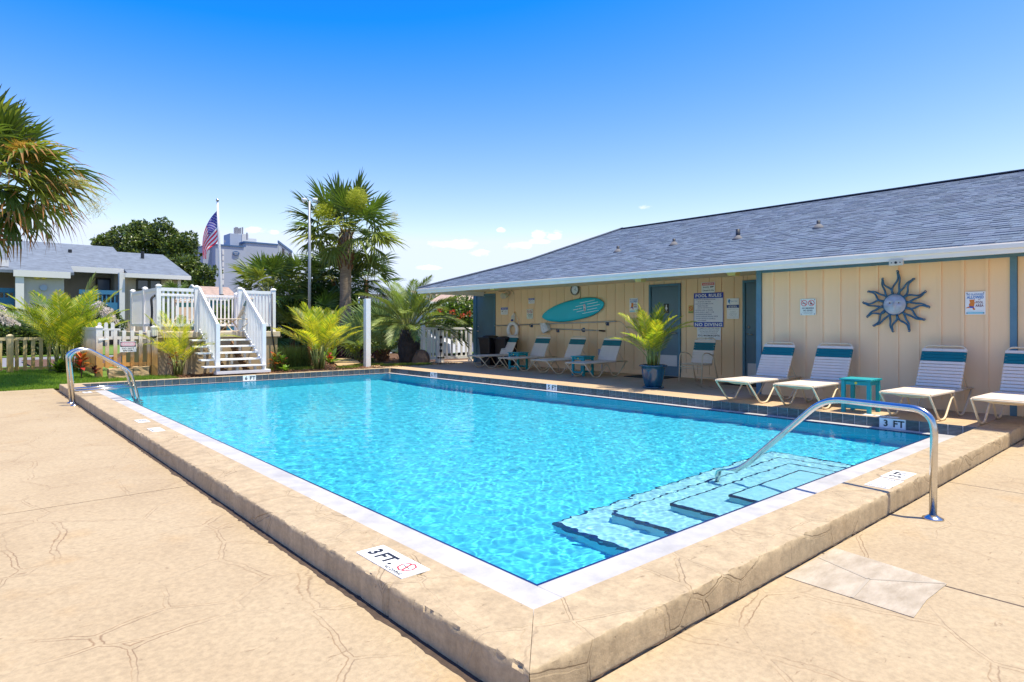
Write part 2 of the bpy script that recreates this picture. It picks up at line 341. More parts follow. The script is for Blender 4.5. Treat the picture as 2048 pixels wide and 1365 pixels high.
# navy line tiles round the water's edge
b = MB()
for x0, x1, y0, y1 in ((LX0 - .012, LX0 + .004, LY0 - .012, LY1 + .012), (LX1 - .004, LX1 + .012, LY0 - .012, LY1 + .012), (LX0 + .004, LX1 - .004, LY0 - .012, LY0 + .004), (LX0 + .004, LX1 - .004, LY1 - .004, LY1 + .012)):
    b.box(x0, x1, y0, y1, -0.215, -0.127)
b.build('waterline_tile_trim', M_navy, pool)
# white ledge
b = MB()
g = 0.012
b.box(PX0 - .02, LX0 - g, PY0 - .02, PY1 + .02, -0.3, -0.125); b.box(LX1 + g, PX1 + .02, PY0 - .02, PY1 + .02, -0.3, -0.125)
b.box(LX0 - g, LX1 + g, PY0 - .02, LY0 - g, -0.3, -0.1255); b.box(LX0 - g, LX1 + g, LY1 + g, PY1 + .02, -0.3, -0.1255)
b.build('ledge', M_ledge, pool, bevel=0.006)
# steps under water with navy nosing
corn = [(4.74, 6.02, 2.70, 0.17), (4.34, 6.42, 2.99, 0.355), (3.95, 6.82, 3.28, 0.54), (3.58, 7.22, 3.57, 0.73)]
for i, (x0, x1, y1, h) in enumerate(corn):
    z = WL - h; MBs = MB(); MBs.box(x0, x1, LY0 + .001, y1, z - 0.30, z); st = MBs.build('step', M_bsteps, pool)
    n = MB(); e = 0.004
    n.box(x0 - e, x0 + .018, LY0 + .002, y1 + e, z - .055, z + e); n.box(x1 - .018, x1 + e, LY0 + .002, y1 + e, z - .055, z + e)
    n.box(x0 + .018, x1 - .018, y1 - .012, y1 + e, z - .055, z + e); n.build('nosing', M_navy, st)
# water: a rippled surface, refracting, with real caustics from the sun
nx, ny = 540, 900
xs = np.linspace(LX0 - .003, LX1 + .003, nx); u_ = np.linspace(0, 1, ny); ysn = LY0 - .003 + (LY1 - LY0 + .006) * (0.45 * u_ + 0.55 * u_ ** 2)
X, Y = np.meshgrid(xs, ysn, indexing='ij'); Z = np.zeros_like(X)
wr = np.random.default_rng(3)
for i in range(150):
    lam = 0.05 + 0.34 * wr.uniform(0, 1) ** 2.6; th = wr.normal(0.9, 1.0); k = 2 * math.pi / lam
    fade = np.exp(-(np.clip(Y - 5, 0, 20) * 0.012 / lam))
    Z += fade * 0.00062 * lam ** 1.12 * np.sin(k * (math.cos(th) * X + math.sin(th) * Y) + wr.uniform(0, 6.28) + 0.9 * np.sin(2.1 * X * math.sin(th) + 1.6 * Y + i))
Z = WL + Z * WAVE
V = np.stack([X, Y, Z], -1).reshape(-1, 3)
ii, jj = np.meshgrid(np.arange(nx - 1), np.arange(ny - 1), indexing='ij'); a = (ii * ny + jj).ravel()
Fq = np.stack([a, a + ny, a + ny + 1, a + 1], 1)
M_water = bpy.data.materials.new('pool_water'); M_water.use_nodes = True; nt = M_water.node_tree; nt.nodes.remove(nt.nodes['Principled BSDF'])
gl = nt.nodes.new('ShaderNodeBsdfRefraction'); gl.inputs['IOR'].default_value = 1.33; gl.inputs['Roughness'].default_value = 0.0; gl.inputs['Color'].default_value = (0.80, 0.98, 1, 1)
gy2 = nt.nodes.new('ShaderNodeBsdfGlossy'); gy2.inputs['Roughness'].default_value = 0.02
fr_ = nt.nodes.new('ShaderNodeFresnel'); fr_.inputs['IOR'].default_value = 1.33; fm = nt.nodes.new('ShaderNodeMath'); fm.operation = 'MULTIPLY'; fm.inputs[1].default_value = 0.6; nt.links.new(fr_.outputs[0], fm.inputs[0])
mxw = nt.nodes.new('ShaderNodeMixShader'); nt.links.new(fm.outputs[0], mxw.inputs[0]); nt.links.new(gl.outputs[0], mxw.inputs[1]); nt.links.new(gy2.outputs[0], mxw.inputs[2])
nt.links.new(mxw.outputs[0], nt.nodes['Material Output'].inputs[0])
water = np_obj('water', V, Fq, M_water, smooth=True); tag(water, kind='structure')
sun.data.cycles.is_caustics_light = True; water.cycles.is_caustics_caster = True
for o in pool.children_recursive:
    if o.type == 'MESH': o.cycles.is_caustics_receiver = True

# ------------------------------------------------------------------ text on signs
_tc = {}
def text_mesh(s, bold=0.0):
    if (s, bold) in _tc: return _tc[(s, bold)]
    cu = bpy.data.curves.new('t', 'FONT'); cu.body = s; cu.size = 1; cu.offset = bold; cu.resolution_u = 2; cu.fill_mode = 'FRONT'; cu.space_character = 1.02 + bold * 2
    o = bpy.data.objects.new('t', cu); C.objects.link(o); bpy.context.view_layer.update()
    me = bpy.data.meshes.new_from_object(o.evaluated_get(bpy.context.evaluated_depsgraph_get()))
    vs = np.array([v.co[:] for v in me.vertices]).reshape(-1, 3); fs = [tuple(p.vertices) for p in me.polygons]
    bpy.data.objects.remove(o); bpy.data.curves.remove(cu); bpy.data.meshes.remove(me)
    lo, hi = vs[:, :2].min(0), vs[:, :2].max(0); vs[:, :2] = (vs[:, :2] - (lo + hi) / 2)
    _tc[(s, bold)] = (vs, fs, hi - lo); return _tc[(s, bold)]
class Frame:   # a flat board: o = centre, r = right, u = up, n = towards the reader
    def __init__(s, o, r, u): s.o = Vector(o); s.r = Vector(r).normalized(); s.u = Vector(u).normalized(); s.n = s.r.cross(s.u)
    def pt(s, x, y, e=0.0): return s.o + s.r * x + s.u * y + s.n * e
def put_text(mb, fr, s, x, y, h=None, w=None, e=0.004, bold=0.0):
    vs, fs, sz = text_mesh(s, bold); kx = ky = 1
    if h: ky = h / sz[1]; kx = ky
    if w:
        kx = w / sz[0]
        if not h: ky = kx
    mb.add([fr.pt(x + v[0] * kx, y + v[1] * ky, e) for v in vs], fs)
def put_rect(mb, fr, x0, x1, y0, y1, e0=0.0, e1=0.003, rad=0.0):
    if rad:
        poly = []
        for cx, cy, a in ((x1 - rad, y1 - rad, 0), (x0 + rad, y1 - rad, 90), (x0 + rad, y0 + rad, 180), (x1 - rad, y0 + rad, 270)):
            for k in range(5): poly.append((cx + rad * math.cos(R(a + k * 22.5)), cy + rad * math.sin(R(a + k * 22.5))))
    else: poly = [(x0, y0), (x1, y0), (x1, y1), (x0, y1)]
    mb.prism(poly, lambda a, b, t: fr.pt(a, b, t), e0, e1)
def put_ring(mb, fr, x, y, r0, r1, e0=0.003, e1=0.0045, n=24, slash=None, ex=1.0):
    for k in range(n):
        a, b2 = 2 * math.pi * k / n, 2 * math.pi * (k + 1) / n
        mb.prism([(x + ex * r0 * math.cos(a), y + r0 * math.sin(a)), (x + ex * r1 * math.cos(a), y + r1 * math.sin(a)), (x + ex * r1 * math.cos(b2), y + r1 * math.sin(b2)), (x + ex * r0 * math.cos(b2), y + r0 * math.sin(b2))], lambda p, q, t: fr.pt(p, q, t), e0, e1)
    if slash is not None:
        w = (r1 - r0) / 2; ca, sa = math.cos(slash), math.sin(slash)
        mb.prism([(x + ca * r0 - sa * w, y + sa * r0 + ca * w), (x - ca * r0 - sa * w, y - sa * r0 + ca * w), (x - ca * r0 + sa * w, y - sa * r0 - ca * w), (x + ca * r0 + sa * w, y + sa * r0 - ca * w)], lambda p, q, t: fr.pt(p, q, t), e0, e1 + .0005)
def put_poly(mb, fr, pts, e0=0.003, e1=0.004): mb.prism(pts, lambda a, b, t: fr.pt(a, b, t), e0, e1)
M_white = mat('white_sign_enamel', (0.80, 0.80, 0.78), 0.35)
M_black = mat('black_print', (0.015, 0.015, 0.017), 0.5)
M_blue_print = mat('blue_print', (0.015, 0.05, 0.38), 0.4)
M_red_print = mat('red_print', (0.62, 0.02, 0.025), 0.4)

# ------------------------------------------------------------------ ground, decks and kerb
M_soil = mat('soil_and_gravel', (0.16, 0.12, 0.075), 0.95, var=0.45, vscale=6, bump=0.6, bscale=30)
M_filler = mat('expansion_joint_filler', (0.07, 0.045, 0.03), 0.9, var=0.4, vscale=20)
gp = MB(); gp.box(-600, 900, -300, 1200, -1.9, -1.75)
ground = gp.build('ground', M_soil); tag(ground, kind='structure')
deck = thing('lower_deck', None, None, (0, 0, -.15), kind='structure')
G = 0.007
def slab(x0, x1, y0, y1):
    m = MB(); m.box(x0 + G, x1 - G, y0 + G, y1 - G, -.30, -.15); return m.build('slab', M_deck, deck, bevel=0.005)
slab(-26, 1.474, -7, 5.83); slab(-26, 1.474, 5.83, 16.65)
slab(1.474 + .0, 3.88, -7, 1.61); slab(3.88, 6.47, -7, 1.61); slab(6.47, 9.4, -7, 1.61); slab(9.4, 26, -7, 1.61)
m = MB(); m.box(-26.1, 1.60, -7.1, 16.7, -.36, -.19); m.box(1.60, 26, -7.1, 1.75, -.36, -.19); m.build('joint_filler', M_filler, deck)
for q_ in ((-26, 1.46, 5.8232, 5.8368, -.28, -.1525), (3.8732, 3.8868, -7, 1.6, -.28, -.1525), (6.4632, 6.4768, -7, 1.6, -.28, -.1525)): m = MB(); m.box(*q_); m.build('joint_seal', M_filler, deck)
walk = thing('poolside_walkway', None, None, (10.5, 9, 0), kind='structure')
for y0, y1 in ((1.97, 5.2), (5.2, 8.6), (8.6, 12.1), (12.1, 16.25)):
    m = MB(); m.box(9.085, 12.75, y0 + .003, y1 - .003, -.30, 0); m.build('slab', M_walk, walk, bevel=0.006)
m = MB(); m.box(9.085, 14.0, 16.25, 17.6, -.30, -.004); m.build('slab', M_walk, walk)
m = MB(); m.box(9.10, 12.7, 1.9, 17.5, -.3, -.03); m.build('joint_filler', M_filler, walk)

# raised kerb: swept profile, chipped outer arris, cracked at the joints
M_curb_face = M_curb
kerb = thing('pool_kerb', None, None, (1.5, 1.62, 0), kind='structure')
def n3(x, y, z, s): return noise.noise(Vector((x * s, y * s, z * s)))
def sweep(name, org, sdir, wdir, s_in0, s_in1, mit0, mit1, width, joints, step=0.03):
    """org: corner of the inner edge; s along the kerb, w outwards; mitred ends"""
    ss = list(np.arange(s_in0, s_in1, step)) + [s_in1]
    for j in joints: ss += [j - .02, j - .006, j, j + .006, j + .02]
    ss = sorted(set(round(float(v), 4) for v in ss if s_in0 <= v <= s_in1))
    rr = 0.011
    prof = [(0, -.13), (0, 0)] + [(width * f, 0) for f in (.15, .3, .45, .6, .75, .86)] + [(width - rr, 0), (width - rr * .5, -.003), (width - rr * .2, -.009), (width, -.024)] + [(width, z) for z in (-.045, -.07, -.095, -.12, -.15, -.19)]
    vs = []; np_ = len(prof)
    for s in ss:
        t = (s - s_in0) / (s_in1 - s_in0)
        for q, (w, z) in enumerate(prof):
            s2 = s + (mit0 * w * (1 - t) if mit0 else 0) + (mit1 * w * t if mit1 else 0)
            p = Vector(org) + Vector(sdir) * s2 + Vector(wdir) * w; p.z = z
            if q >= 2:
                lo = n3(p.x, p.y, z, 3.1); hi = n3(p.x + 9, p.y, z, 17); h2 = n3(p.x, p.y + 5, z, 45)
                edge = math.exp(-((w - width) ** 2 + z ** 2) / 0.0007)
                out = 0.0025 * lo * (1 if z < -.01 else 0) + (0.002 * hi if z < -.01 else 0) - edge * max(0, h2 - .12) * 0.022 - edge * max(0, hi - .1) * .02
                p += Vector(wdir) * out; p.z += 0.0009 * hi * (z > -.02) - edge * max(0, h2 - .12) * .02 + .0012 * lo
                for j in joints:
                    dj = abs(s2 - j - 0.02 * n3(w * 3, z * 3, j, 2.0))
                    if dj < .012:
                        cdep = .008 * (1 - dj / .012); 
                        if z > -.02: p.z -= cdep
                        else: p -= Vector(wdir) * cdep
            vs.append(tuple(p))
    fs = []
    for i in range(len(ss) - 1):
        for q in range(np_ - 1):
            a = i * np_ + q; fs.append((a, a + 1, a + np_ + 1, a + np_))
    n = len(ss); fs.append(tuple(range(np_))); fs.append(tuple((n - 1) * np_ + q for q in reversed(range(np_))))
    mb = MB(); mb.add(vs, fs); o = mb.build(name, M_curb, kerb, smooth=True); o.data.set_sharp_from_angle(angle=R(38)); return o
KX, KY = 1.84, 1.96
jl = [onX(px, py, 1.5)[0] for px, py in ((383, 948), (466, 982), (574, 1048), (644, 1091), (718, 1137), (775, 1171), (973, 1294))] + [8.3, 10.9, 12.7]
jn = [onY(px, py, 1.62)[0] for px, py in ((1534, 1116), (1611, 1080), (1679, 1043), (1795, 985), (1943, 913), (1452, 1150))]
sweep('kerb_side', (KX, KY, 0), (0, 1, 0), (-1, 0, 0), 0, 15.52 - KY, -1, 1, 0.34, [v - KY for v in jl])
sweep('kerb_side', (KX, KY, 0), (1, 0, 0), (0, -1, 0), 0.003, 10.56 - KX, -1, 0, 0.34, [v - KX for v in jn])
sweep('kerb_side', (KX, 15.52, 0), (1, 0, 0), (0, 1, 0), 0, 9.08 - KX, -1, 0, 0.30, [1.2, 3.1, 4.9, 6.6], step=.06)

# ragged dirt line where the kerb meets the slab
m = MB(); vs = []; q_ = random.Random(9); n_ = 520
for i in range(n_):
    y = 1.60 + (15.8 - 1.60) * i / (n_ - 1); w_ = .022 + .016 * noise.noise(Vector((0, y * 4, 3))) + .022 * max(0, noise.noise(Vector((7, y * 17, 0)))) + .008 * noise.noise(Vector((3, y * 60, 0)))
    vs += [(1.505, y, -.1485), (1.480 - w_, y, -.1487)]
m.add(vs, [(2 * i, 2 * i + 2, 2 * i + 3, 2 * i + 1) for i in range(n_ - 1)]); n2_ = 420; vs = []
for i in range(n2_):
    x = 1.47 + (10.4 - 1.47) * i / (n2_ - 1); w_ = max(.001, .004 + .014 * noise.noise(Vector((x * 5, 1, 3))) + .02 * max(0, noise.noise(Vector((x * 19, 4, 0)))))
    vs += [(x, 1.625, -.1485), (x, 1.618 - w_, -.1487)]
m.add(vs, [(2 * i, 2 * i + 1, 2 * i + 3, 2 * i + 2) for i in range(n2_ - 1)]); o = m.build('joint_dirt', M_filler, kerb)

# patch of bare grey concrete let into the slab
M_patch = mat('grey_patch_concrete', (0.47, 0.40, 0.31), 0.85, col2=(0.30, 0.245, 0.175), vscale=4.5, bump=0.4, bscale=30, stretch=(1, 2.5, 1))
pt = thing('concrete_patch', None, None, (3.66, 1.26, -.148), kind='structure')
m = MB(); poly = [(3.36, 1.585), (4.02, 1.585), (3.975, 1.3), (3.945, 1.12), (3.905, 0.975), (3.6, 0.985), (3.34, 0.965)]
m.prism([(x, y) for x, y in reversed(poly)], lambda a, b, t: (a, b, t), -.158, -.146); m.build('patch_surface', M_patch, pt)
m = MB(); M_pline = mat('tooled_line', (0.36, 0.31, 0.24), 0.9)
for a, c in (((3.78, 1.58), (3.66, 1.27)), ((3.66, 1.27), (3.35, 1.24)), ((3.66, 1.27), (3.90, 0.985))):
    m.bar((*a, -.1455), (*c, -.1455), .016, .003)
m.build('tooled_line', M_pline, pt)

# tiles of the band under the kerb, one by one, with depth markers
def tile_mesh(w, side):
    t = MB()
    if side: t.box(0, .008, -w / 2, w / 2, -.069, .069)
    else: t.box(-w / 2, w / 2, 0, .008, -.069, .069)
    return t
TP = 0.1525
TM, TM2 = tile_mesh(TP - .009, 1).mesh('tile', M_tile), tile_mesh(TP - .009, 0).mesh('tile', M_tile)
TW, TW2 = tile_mesh(TP - .004, 1).mesh('marker_tile', M_white), tile_mesh(TP - .004, 0).mesh('marker_tile', M_white)
band_g = MB(); band_g.box(9.074, 9.084, PY0, PY1 + .02, -.3, -.002); band_g.box(1.86, 9.074, 15.524, 15.54, -.3, -.004); band_g.build('grout', M_grout, pool)
marks = [('3', 'FT', onX(1773, 850, 9.07)[0]), ('5', 'FT', onX(1103, 774, 9.07)[0]), ('6', 'FT', onX(869.5, 749, 9.07)[0])]
used = []
y = PY0 + TP / 2; ysl = []
while y < PY1: ysl.append(y); y += TP
for yy in ysl:
    near = [mk for mk in marks if abs(yy - mk[2]) < TP * 0.99 and sum(1 for u in used if u[0] is mk) < 2]
    o = link_mesh('marker_tile' if near else 'tile', TW if near else TM, pool, Vector((9.066, yy, -.068)) - pool.location)
    if near:
        mk = near[0]; i = sum(1 for u in used if u[0] is mk); used.append((mk, yy))
        fr = Frame((9.0655, yy, -.062), (0, -1, 0), (0, 0, 1)); tb = MB(); put_text(tb, fr, mk[1] if i == 0 else mk[0], 0, 0, h=.088, e=.001, bold=.03)
        tb.build('numeral' if i else 'lettering', M_black, o)
x = PX0 + TP / 2; xm = onY(500, 756, 15.52)[0]; cnt = 0
while x < 9.06:
    near = abs(x - xm) < TP * .99 and cnt < 2
    o = link_mesh('marker_tile' if near else 'tile', TW2 if near else TM2, pool, Vector((x, 15.516, -.068)) - pool.location)
    if near:
        fr = Frame((x, 15.5155, -.062), (1, 0, 0), (0, 0, 1)); tb = MB(); put_text(tb, fr, '6' if cnt == 0 else 'FT', 0, 0, h=.088, e=.001, bold=.03)
        tb.build('lettering' if cnt else 'numeral', M_black, o); cnt += 1
    x += TP

# depth markers set on top of the kerb
def kerb_marker(cx, cy, rvec, w, h, items, label):
    r = Vector(rvec); u = Vector((-r.y, r.x, 0)); t = thing('depth_marker', label, 'depth marker', (cx, cy, 0.003), group='depth markers on the pool kerb')
    fr = Frame((cx, cy, .004), r, u); m = MB(); put_rect(m, fr, -w / 2, w / 2, -h / 2, h / 2, -.004, .001); m.build('plate', M_white, t)
    m = MB()
    for s, x, y, hh, ww, bo in items: put_text(m, fr, s, x, y, hh, ww, e=.0022, bold=bo)
    m.build('lettering', M_black, t); return t, fr
t, fr = kerb_marker(1.665, 2.84, (0, -1, 0), .46, .165, [('3', -.165, .0, .088, None, .035), ('FT.', -.035, 0, .088, None, .035), ('NO DIVING', .115, -.063, .022, .15, .02)], 'large white depth marker reading 3 FT. NO DIVING with a red octagon')
m = MB(); put_ring(m, fr, .13, .01, .043, .052, .001, .0022, n=8, slash=R(112)); m.build('no_diving_octagon', M_red_print, t)
m = MB(); put_ring(m, fr, .13, .01, .002, .006, .001, .0024, n=6); put_poly(m, fr, [(.10, .008), (.16, .004), (.16, .008), (.10, .013)], .001, .0024); m.build('diver', M_black, t)
kerb_marker(5.70, 1.755, (1, 0, 0), .32, .165, [('3', -.08, 0, .09, .06, .03), ('FT', .06, 0, .09, .11, .03)], 'white depth marker reading 3 FT beside the curved handrail')[0]
t, fr = kerb_marker(5.33, 1.74, (0, -1, 0), .165, .34, [('NO', 0, .13, .03, .08, .02), ('DIVING', 0, -.14, .026, .12, .02)], 'worn white NO DIVING marker crossed by the handrail shadow')
m = MB()
for k in range(5): put_rect(m, fr, -.05 + k * .024, -.038 + k * .024, -.085, .085, .001, .0022)
m.build('worn_print', mat('worn_grey_print', (0.42, 0.42, 0.43), 0.6), t)
kerb_marker(1.71, 9.05, (0, -1, 0), .28, .13, [('6', -.07, 0, .07, None, .03), ('FT', .04, 0, .07, None, .03)], 'small white marker reading 6 FT on the left kerb, farther of two')
t, fr = kerb_marker(1.69, 8.2, (0, -1, 0), .30, .13, [('NO DIVING', 0, -.045, .02, .2, .02)], 'small white NO DIVING marker on the left kerb, nearer of two')
m = MB(); put_rect(m, fr, -.09, .09, -.02, .045, .001, .0022); m.build('worn_print', MATS['worn_grey_print'], t)
kerb_marker(1.69, 13.55, (0, -1, 0), .26, .13, [('NO', -.05, 0, .05, None, .02)], 'white marker on the kerb end beneath the pool ladder rails')
kerb_marker(9.22, 3.05, (0, -1, 0), .42, .11, [('3 FT', 0, 0, .05, .2, .03)], 'flat white marker on the walkway above the 3 FT tiles')

# ------------------------------------------------------------------ clubhouse
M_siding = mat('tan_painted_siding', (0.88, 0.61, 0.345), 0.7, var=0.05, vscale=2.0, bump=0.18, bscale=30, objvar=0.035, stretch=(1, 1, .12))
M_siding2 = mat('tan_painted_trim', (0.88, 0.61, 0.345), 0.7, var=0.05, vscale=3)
M_groove = mat('siding_groove', (0.24, 0.14, 0.06), 0.9)
M_bluetrim = mat('blue_painted_trim', (0.085, 0.20, 0.265), 0.5, var=0.12, vscale=5, bump=.1)
M_door = mat('teal_blue_door', (0.09, 0.165, 0.205), 0.42, var=0.12, vscale=2, bump=.05)
M_fascia = mat('white_fascia', (0.86, 0.79, 0.67), 0.5, var=0.05, vscale=3)
M_soffit = mat('cream_soffit', (0.85, 0.66, 0.40), 0.8, var=0.06, vscale=2)
M_steel = mat('brushed_steel', (0.55, 0.54, 0.52), 0.3, metal=1.0, var=.1, vscale=10)
M_plastic_y = mat('yellow_fixture_glass', (0.70, 0.62, 0.22), 0.4)
W1, W2, WH = 12.6, 10.6, 2.27
club = thing('clubhouse', 'tan board sided pool clubhouse with blue doors and grey shingle roof', 'building', (12.6, 8, 0))
# structural core
m = MB(); m.box(W1 + .012, 22, 5.49, 16.20, -.3, WH + .01); m.box(W2 + .012, 22, -6, 5.49, -.3, WH + .01); m.build('wall_core', M_groove, club)
doors1 = [(15.16, 16.16, 2.20), (8.40, 9.29, 2.19), (5.95, 6.85, 2.17)]
# grooved boards of the recessed wall, one by one
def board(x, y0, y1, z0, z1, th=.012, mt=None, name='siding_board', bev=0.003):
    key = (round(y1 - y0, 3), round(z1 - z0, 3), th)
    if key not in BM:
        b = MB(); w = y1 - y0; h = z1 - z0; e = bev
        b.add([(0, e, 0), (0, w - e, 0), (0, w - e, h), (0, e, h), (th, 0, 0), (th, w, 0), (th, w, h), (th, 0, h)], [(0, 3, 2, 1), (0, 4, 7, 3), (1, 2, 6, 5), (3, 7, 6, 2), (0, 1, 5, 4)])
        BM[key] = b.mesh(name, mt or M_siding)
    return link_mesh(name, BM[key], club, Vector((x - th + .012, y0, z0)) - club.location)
BM = {}
gy = [14.86 - .3 * k for k in range(-5, 32)]
edges = sorted([y for y in gy if 5.5 < y < 16.18] + [5.5, 16.18])
for a, c in zip(edges[:-1], edges[1:]):
    if c - a < .02: continue
    segs = [(a, c, .10, WH)]
    for d0, d1, dh in doors1:
        new = []
        for s0, s1, z0, z1 in segs:
            if z0 > .2 or s1 <= d0 or s0 >= d1: new.append((s0, s1, z0, z1)); continue
            if s0 < d0: new.append((s0, d0, z0, z1))
            if s1 > d1: new.append((d1, s1, z0, z1))
            new.append((max(s0, d0), min(s1, d1), dh, z1))
        segs = new
    for s0, s1, z0, z1 in segs:
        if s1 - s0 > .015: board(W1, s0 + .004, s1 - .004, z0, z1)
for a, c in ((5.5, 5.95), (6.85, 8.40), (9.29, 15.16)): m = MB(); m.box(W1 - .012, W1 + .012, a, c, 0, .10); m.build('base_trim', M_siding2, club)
# flush wall: boards with battens
by = [5.21 - .2755 * k for k in range(0, 26)]
for i, y in enumerate(by):
    if y < -5: break
    if 1.82 < y < 1.95: continue
    b0 = MB(); 
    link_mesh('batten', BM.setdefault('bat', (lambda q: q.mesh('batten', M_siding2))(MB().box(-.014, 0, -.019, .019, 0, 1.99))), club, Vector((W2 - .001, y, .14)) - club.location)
ye = [5.41] + [y for y in by if y > -5] 
ye = sorted(set(ye + [1.92, 1.85]))
for a, c in zip(ye[:-1], ye[1:]):
    if abs(a - 1.85) < .01 and abs(c - 1.92) < .01: continue
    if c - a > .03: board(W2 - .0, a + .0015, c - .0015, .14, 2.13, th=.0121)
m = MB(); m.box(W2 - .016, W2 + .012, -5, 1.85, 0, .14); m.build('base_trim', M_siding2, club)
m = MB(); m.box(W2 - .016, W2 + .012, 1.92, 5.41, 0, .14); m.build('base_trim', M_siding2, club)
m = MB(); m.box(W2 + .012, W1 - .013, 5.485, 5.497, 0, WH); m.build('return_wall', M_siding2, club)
for q_ in ((W2 - .03, W2 + .012, 5.41, 5.50, 0, WH - .02), (W2 - .022, W2 + .012, -5, 5.41, 2.13, WH - .02), (W2 - .03, W2 + .012, 1.85, 1.925, 0, 2.13), (W1 - .045, W1 + .012, 16.17, 16.25, 0, WH - .01)):
    m = MB(); m.box(*q_); m.build('blue_trim', M_bluetrim, club)
# doors
def door(y0, y1, h, extra):
    d = thing('door', None, None, Vector((W1, (y0 + y1) / 2, 0)) - club.location); adopt(d, club)
    m = MB(); fw = .055
    for a, c in ((y0, y0 + fw), (y1 - fw, y1)): m.box(W1 - .035, W1 + .05, a, c, 0, h)
    m.box(W1 - .035, W1 + .05, y0 + fw, y1 - fw, h - fw, h); m.build('door_frame', M_bluetrim, d)
    m = MB(); m.box(W1 - .004, W1 + .03, y0 + fw + .004, y1 - fw - .004, .015, h - fw - .004); m.build('door_leaf', M_door, d, bevel=.003)
    m = MB(); side = extra.get('hside', 1); hy = y0 + .13 if side < 0 else y1 - .13
    m.tube([(W1 - .004, hy, 1.02), (W1 - .055, hy, 1.02)], .018, 10); m.tube([(W1 - .055, hy, 1.02), (W1 - .055, hy - side * .10, 1.015)], .010, 8)
    m.tube([(W1 - .003, hy, 1.17), (W1 - .02, hy, 1.17)], .024, 12); m.build('handle', M_steel, d, smooth=True)
    if extra.get('kick'):
        m = MB(); m.box(W1 - .0065, W1 - .0045, y0 + fw + .05, y1 - fw - .05, extra['kick'][0], extra['kick'][1]); m.build('kick_plate', mat('dull_kick_plate', (0.55, 0.53, 0.50), 0.5, metal=.35), d)
    m = MB(); m.box(W1 - .04, W1 + .03, y0 + fw, y1 - fw, 0, .012); m.build('threshold', M_steel, d)
    return d
door(*doors1[0], {'hside': 1}); dd = door(*doors1[1], {'hside': -1, 'kick': (.24, .50)}); door(*doors1[2], {'hside': 1, 'kick': (.12, .40)})
# roof ------------------------------------------------------------
EX, EZ = 10.10, 2.27; SL = 0.347; RX = 16.0; RZ = EZ + .015 + SL * (RX - EX); EY = 15.72
M_shingle = mat('grey_blue_asphalt_shingle', (0.11, 0.15, 0.215), 0.9, var=0.35, vscale=55, bump=0.5, bscale=150, objvar=0.24, isl=True, stretch=(1, 1, 1))
M_felt = mat('roof_felt', (0.05, 0.055, 0.065), 0.95)
zr = lambda X: EZ + .015 + SL * (X - EX)
def roofpt(px, py):      # sight line meets the front slope
    lo, hi = 10.0, 40.0
    for _ in range(60):
        md = (lo + hi) / 2; y, z = onX(px, py, md)
        if z > zr(md): lo = md
        else: hi = md
    return (md, onX(px, py, md)[0])
bend = roofpt(1056, 523); ridge_end = roofpt(1252, 456)
RX = (ridge_end[0] + roofpt(2048, 345)[0]) / 2; RYe = ridge_end[1]; RZ = zr(RX)
BX, BY = bend
m = MB()   # sheathing: front slope, hip end in two pitches, back slope
c0 = (EX, EY, zr(EX)); cB = (BX, BY, zr(BX)); cR = (RX, RYe, RZ)
back = 2 * RX - EX; cB2 = (2 * RX - BX, BY, zr(BX)); c02 = (back, EY, zr(EX))
m.add([(EX, -7, zr(EX)), c0, cB, cR, (RX, -7, RZ)], [(0, 4, 3, 2, 1)])
m.add([c0, c02, cB2, cB, cR], [(0, 3, 2, 1), (3, 4, 2)])
m.add([(back, -7, zr(EX)), c02, cB2, cR, (RX, -7, RZ)], [(0, 1, 2, 3, 4)])
m.build('roof_deck', M_felt, club)
hipx = lambda y: (EX + (EY - y) * (BX - EX) / (EY - BY)) if y > BY else (BX + (BY - y) * (RX - BX) / (BY - RYe) if y > RYe else RX)
def hipy(x): return EY - (x - EX) * (EY - BY) / (BX - EX) if x < BX else BY - (x - BX) * (BY - RYe) / (RX - BX)
expo = .142; ca = 1 / math.sqrt(1 + SL * SL); rows = int((RX - EX) / (expo * ca)) + 1
tabs = []
for r_ in range(rows):
    x0 = EX - .02 + r_ * expo * ca; x1 = min(x0 + expo * ca * 1.15, RX); y = -3.2 + random.uniform(0, .3); yl = hipy(max(EX, min(RX, x0 + .05)))
    while y < yl:
        w = random.choice((.12, .17, .22, .30)); y2 = min(y + w, yl); th = random.choice((.005, .0085, .012))
        if y2 - y > .02: tabs.append((x0, x1, y + .0015, y2 - .0015, th))
        y = y2
dist = lambda t: math.hypot(t[0], (t[2] + t[3]) / 2)
def infr(t):
    X, Y = t[0], (t[2] + t[3]) / 2; d = vf * X + uf * Y; rr = vx * X + ux * Y
    return d > 0 and rr / d < 1024 / F + .02
tabs.sort(key=lambda t: dist(t) if infr(t) else 99)
def tabgeo(mb, t, o=(0, 0, 0)):
    x0, x1, y0, y1, th = t; za, zb = zr(x0), zr(x1)
    p = [(x0, y0, za), (x1, y0, zb), (x1, y1, zb), (x0, y1, za), (x0, y0, za + th + .004), (x1, y0, zb + .004), (x1, y1, zb + .004), (x0, y1, za + th + .004)]
    mb.add([(a - o[0], b - o[1], c - o[2]) for a, b, c in p], [(4, 5, 6, 7), (0, 4, 7, 3), (0, 1, 5, 4), (3, 7, 6, 2)])
SM = {}
for t in tabs[:300]:
    key = (round(t[3] - t[2], 2), t[4], round(t[1] - t[0], 3))
    if key not in SM: q = MB(); tabgeo(q, t, (t[0], t[2], zr(t[0]))); SM[key] = q.mesh('shingle', M_shingle)
    link_mesh('shingle', SM[key], club, Vector((t[0], t[2], zr(t[0]))) - club.location)
q = MB()
for t in tabs[300:]: tabgeo(q, t)
o = q.build('shingles', M_shingle, club); tag(o, kind='stuff')
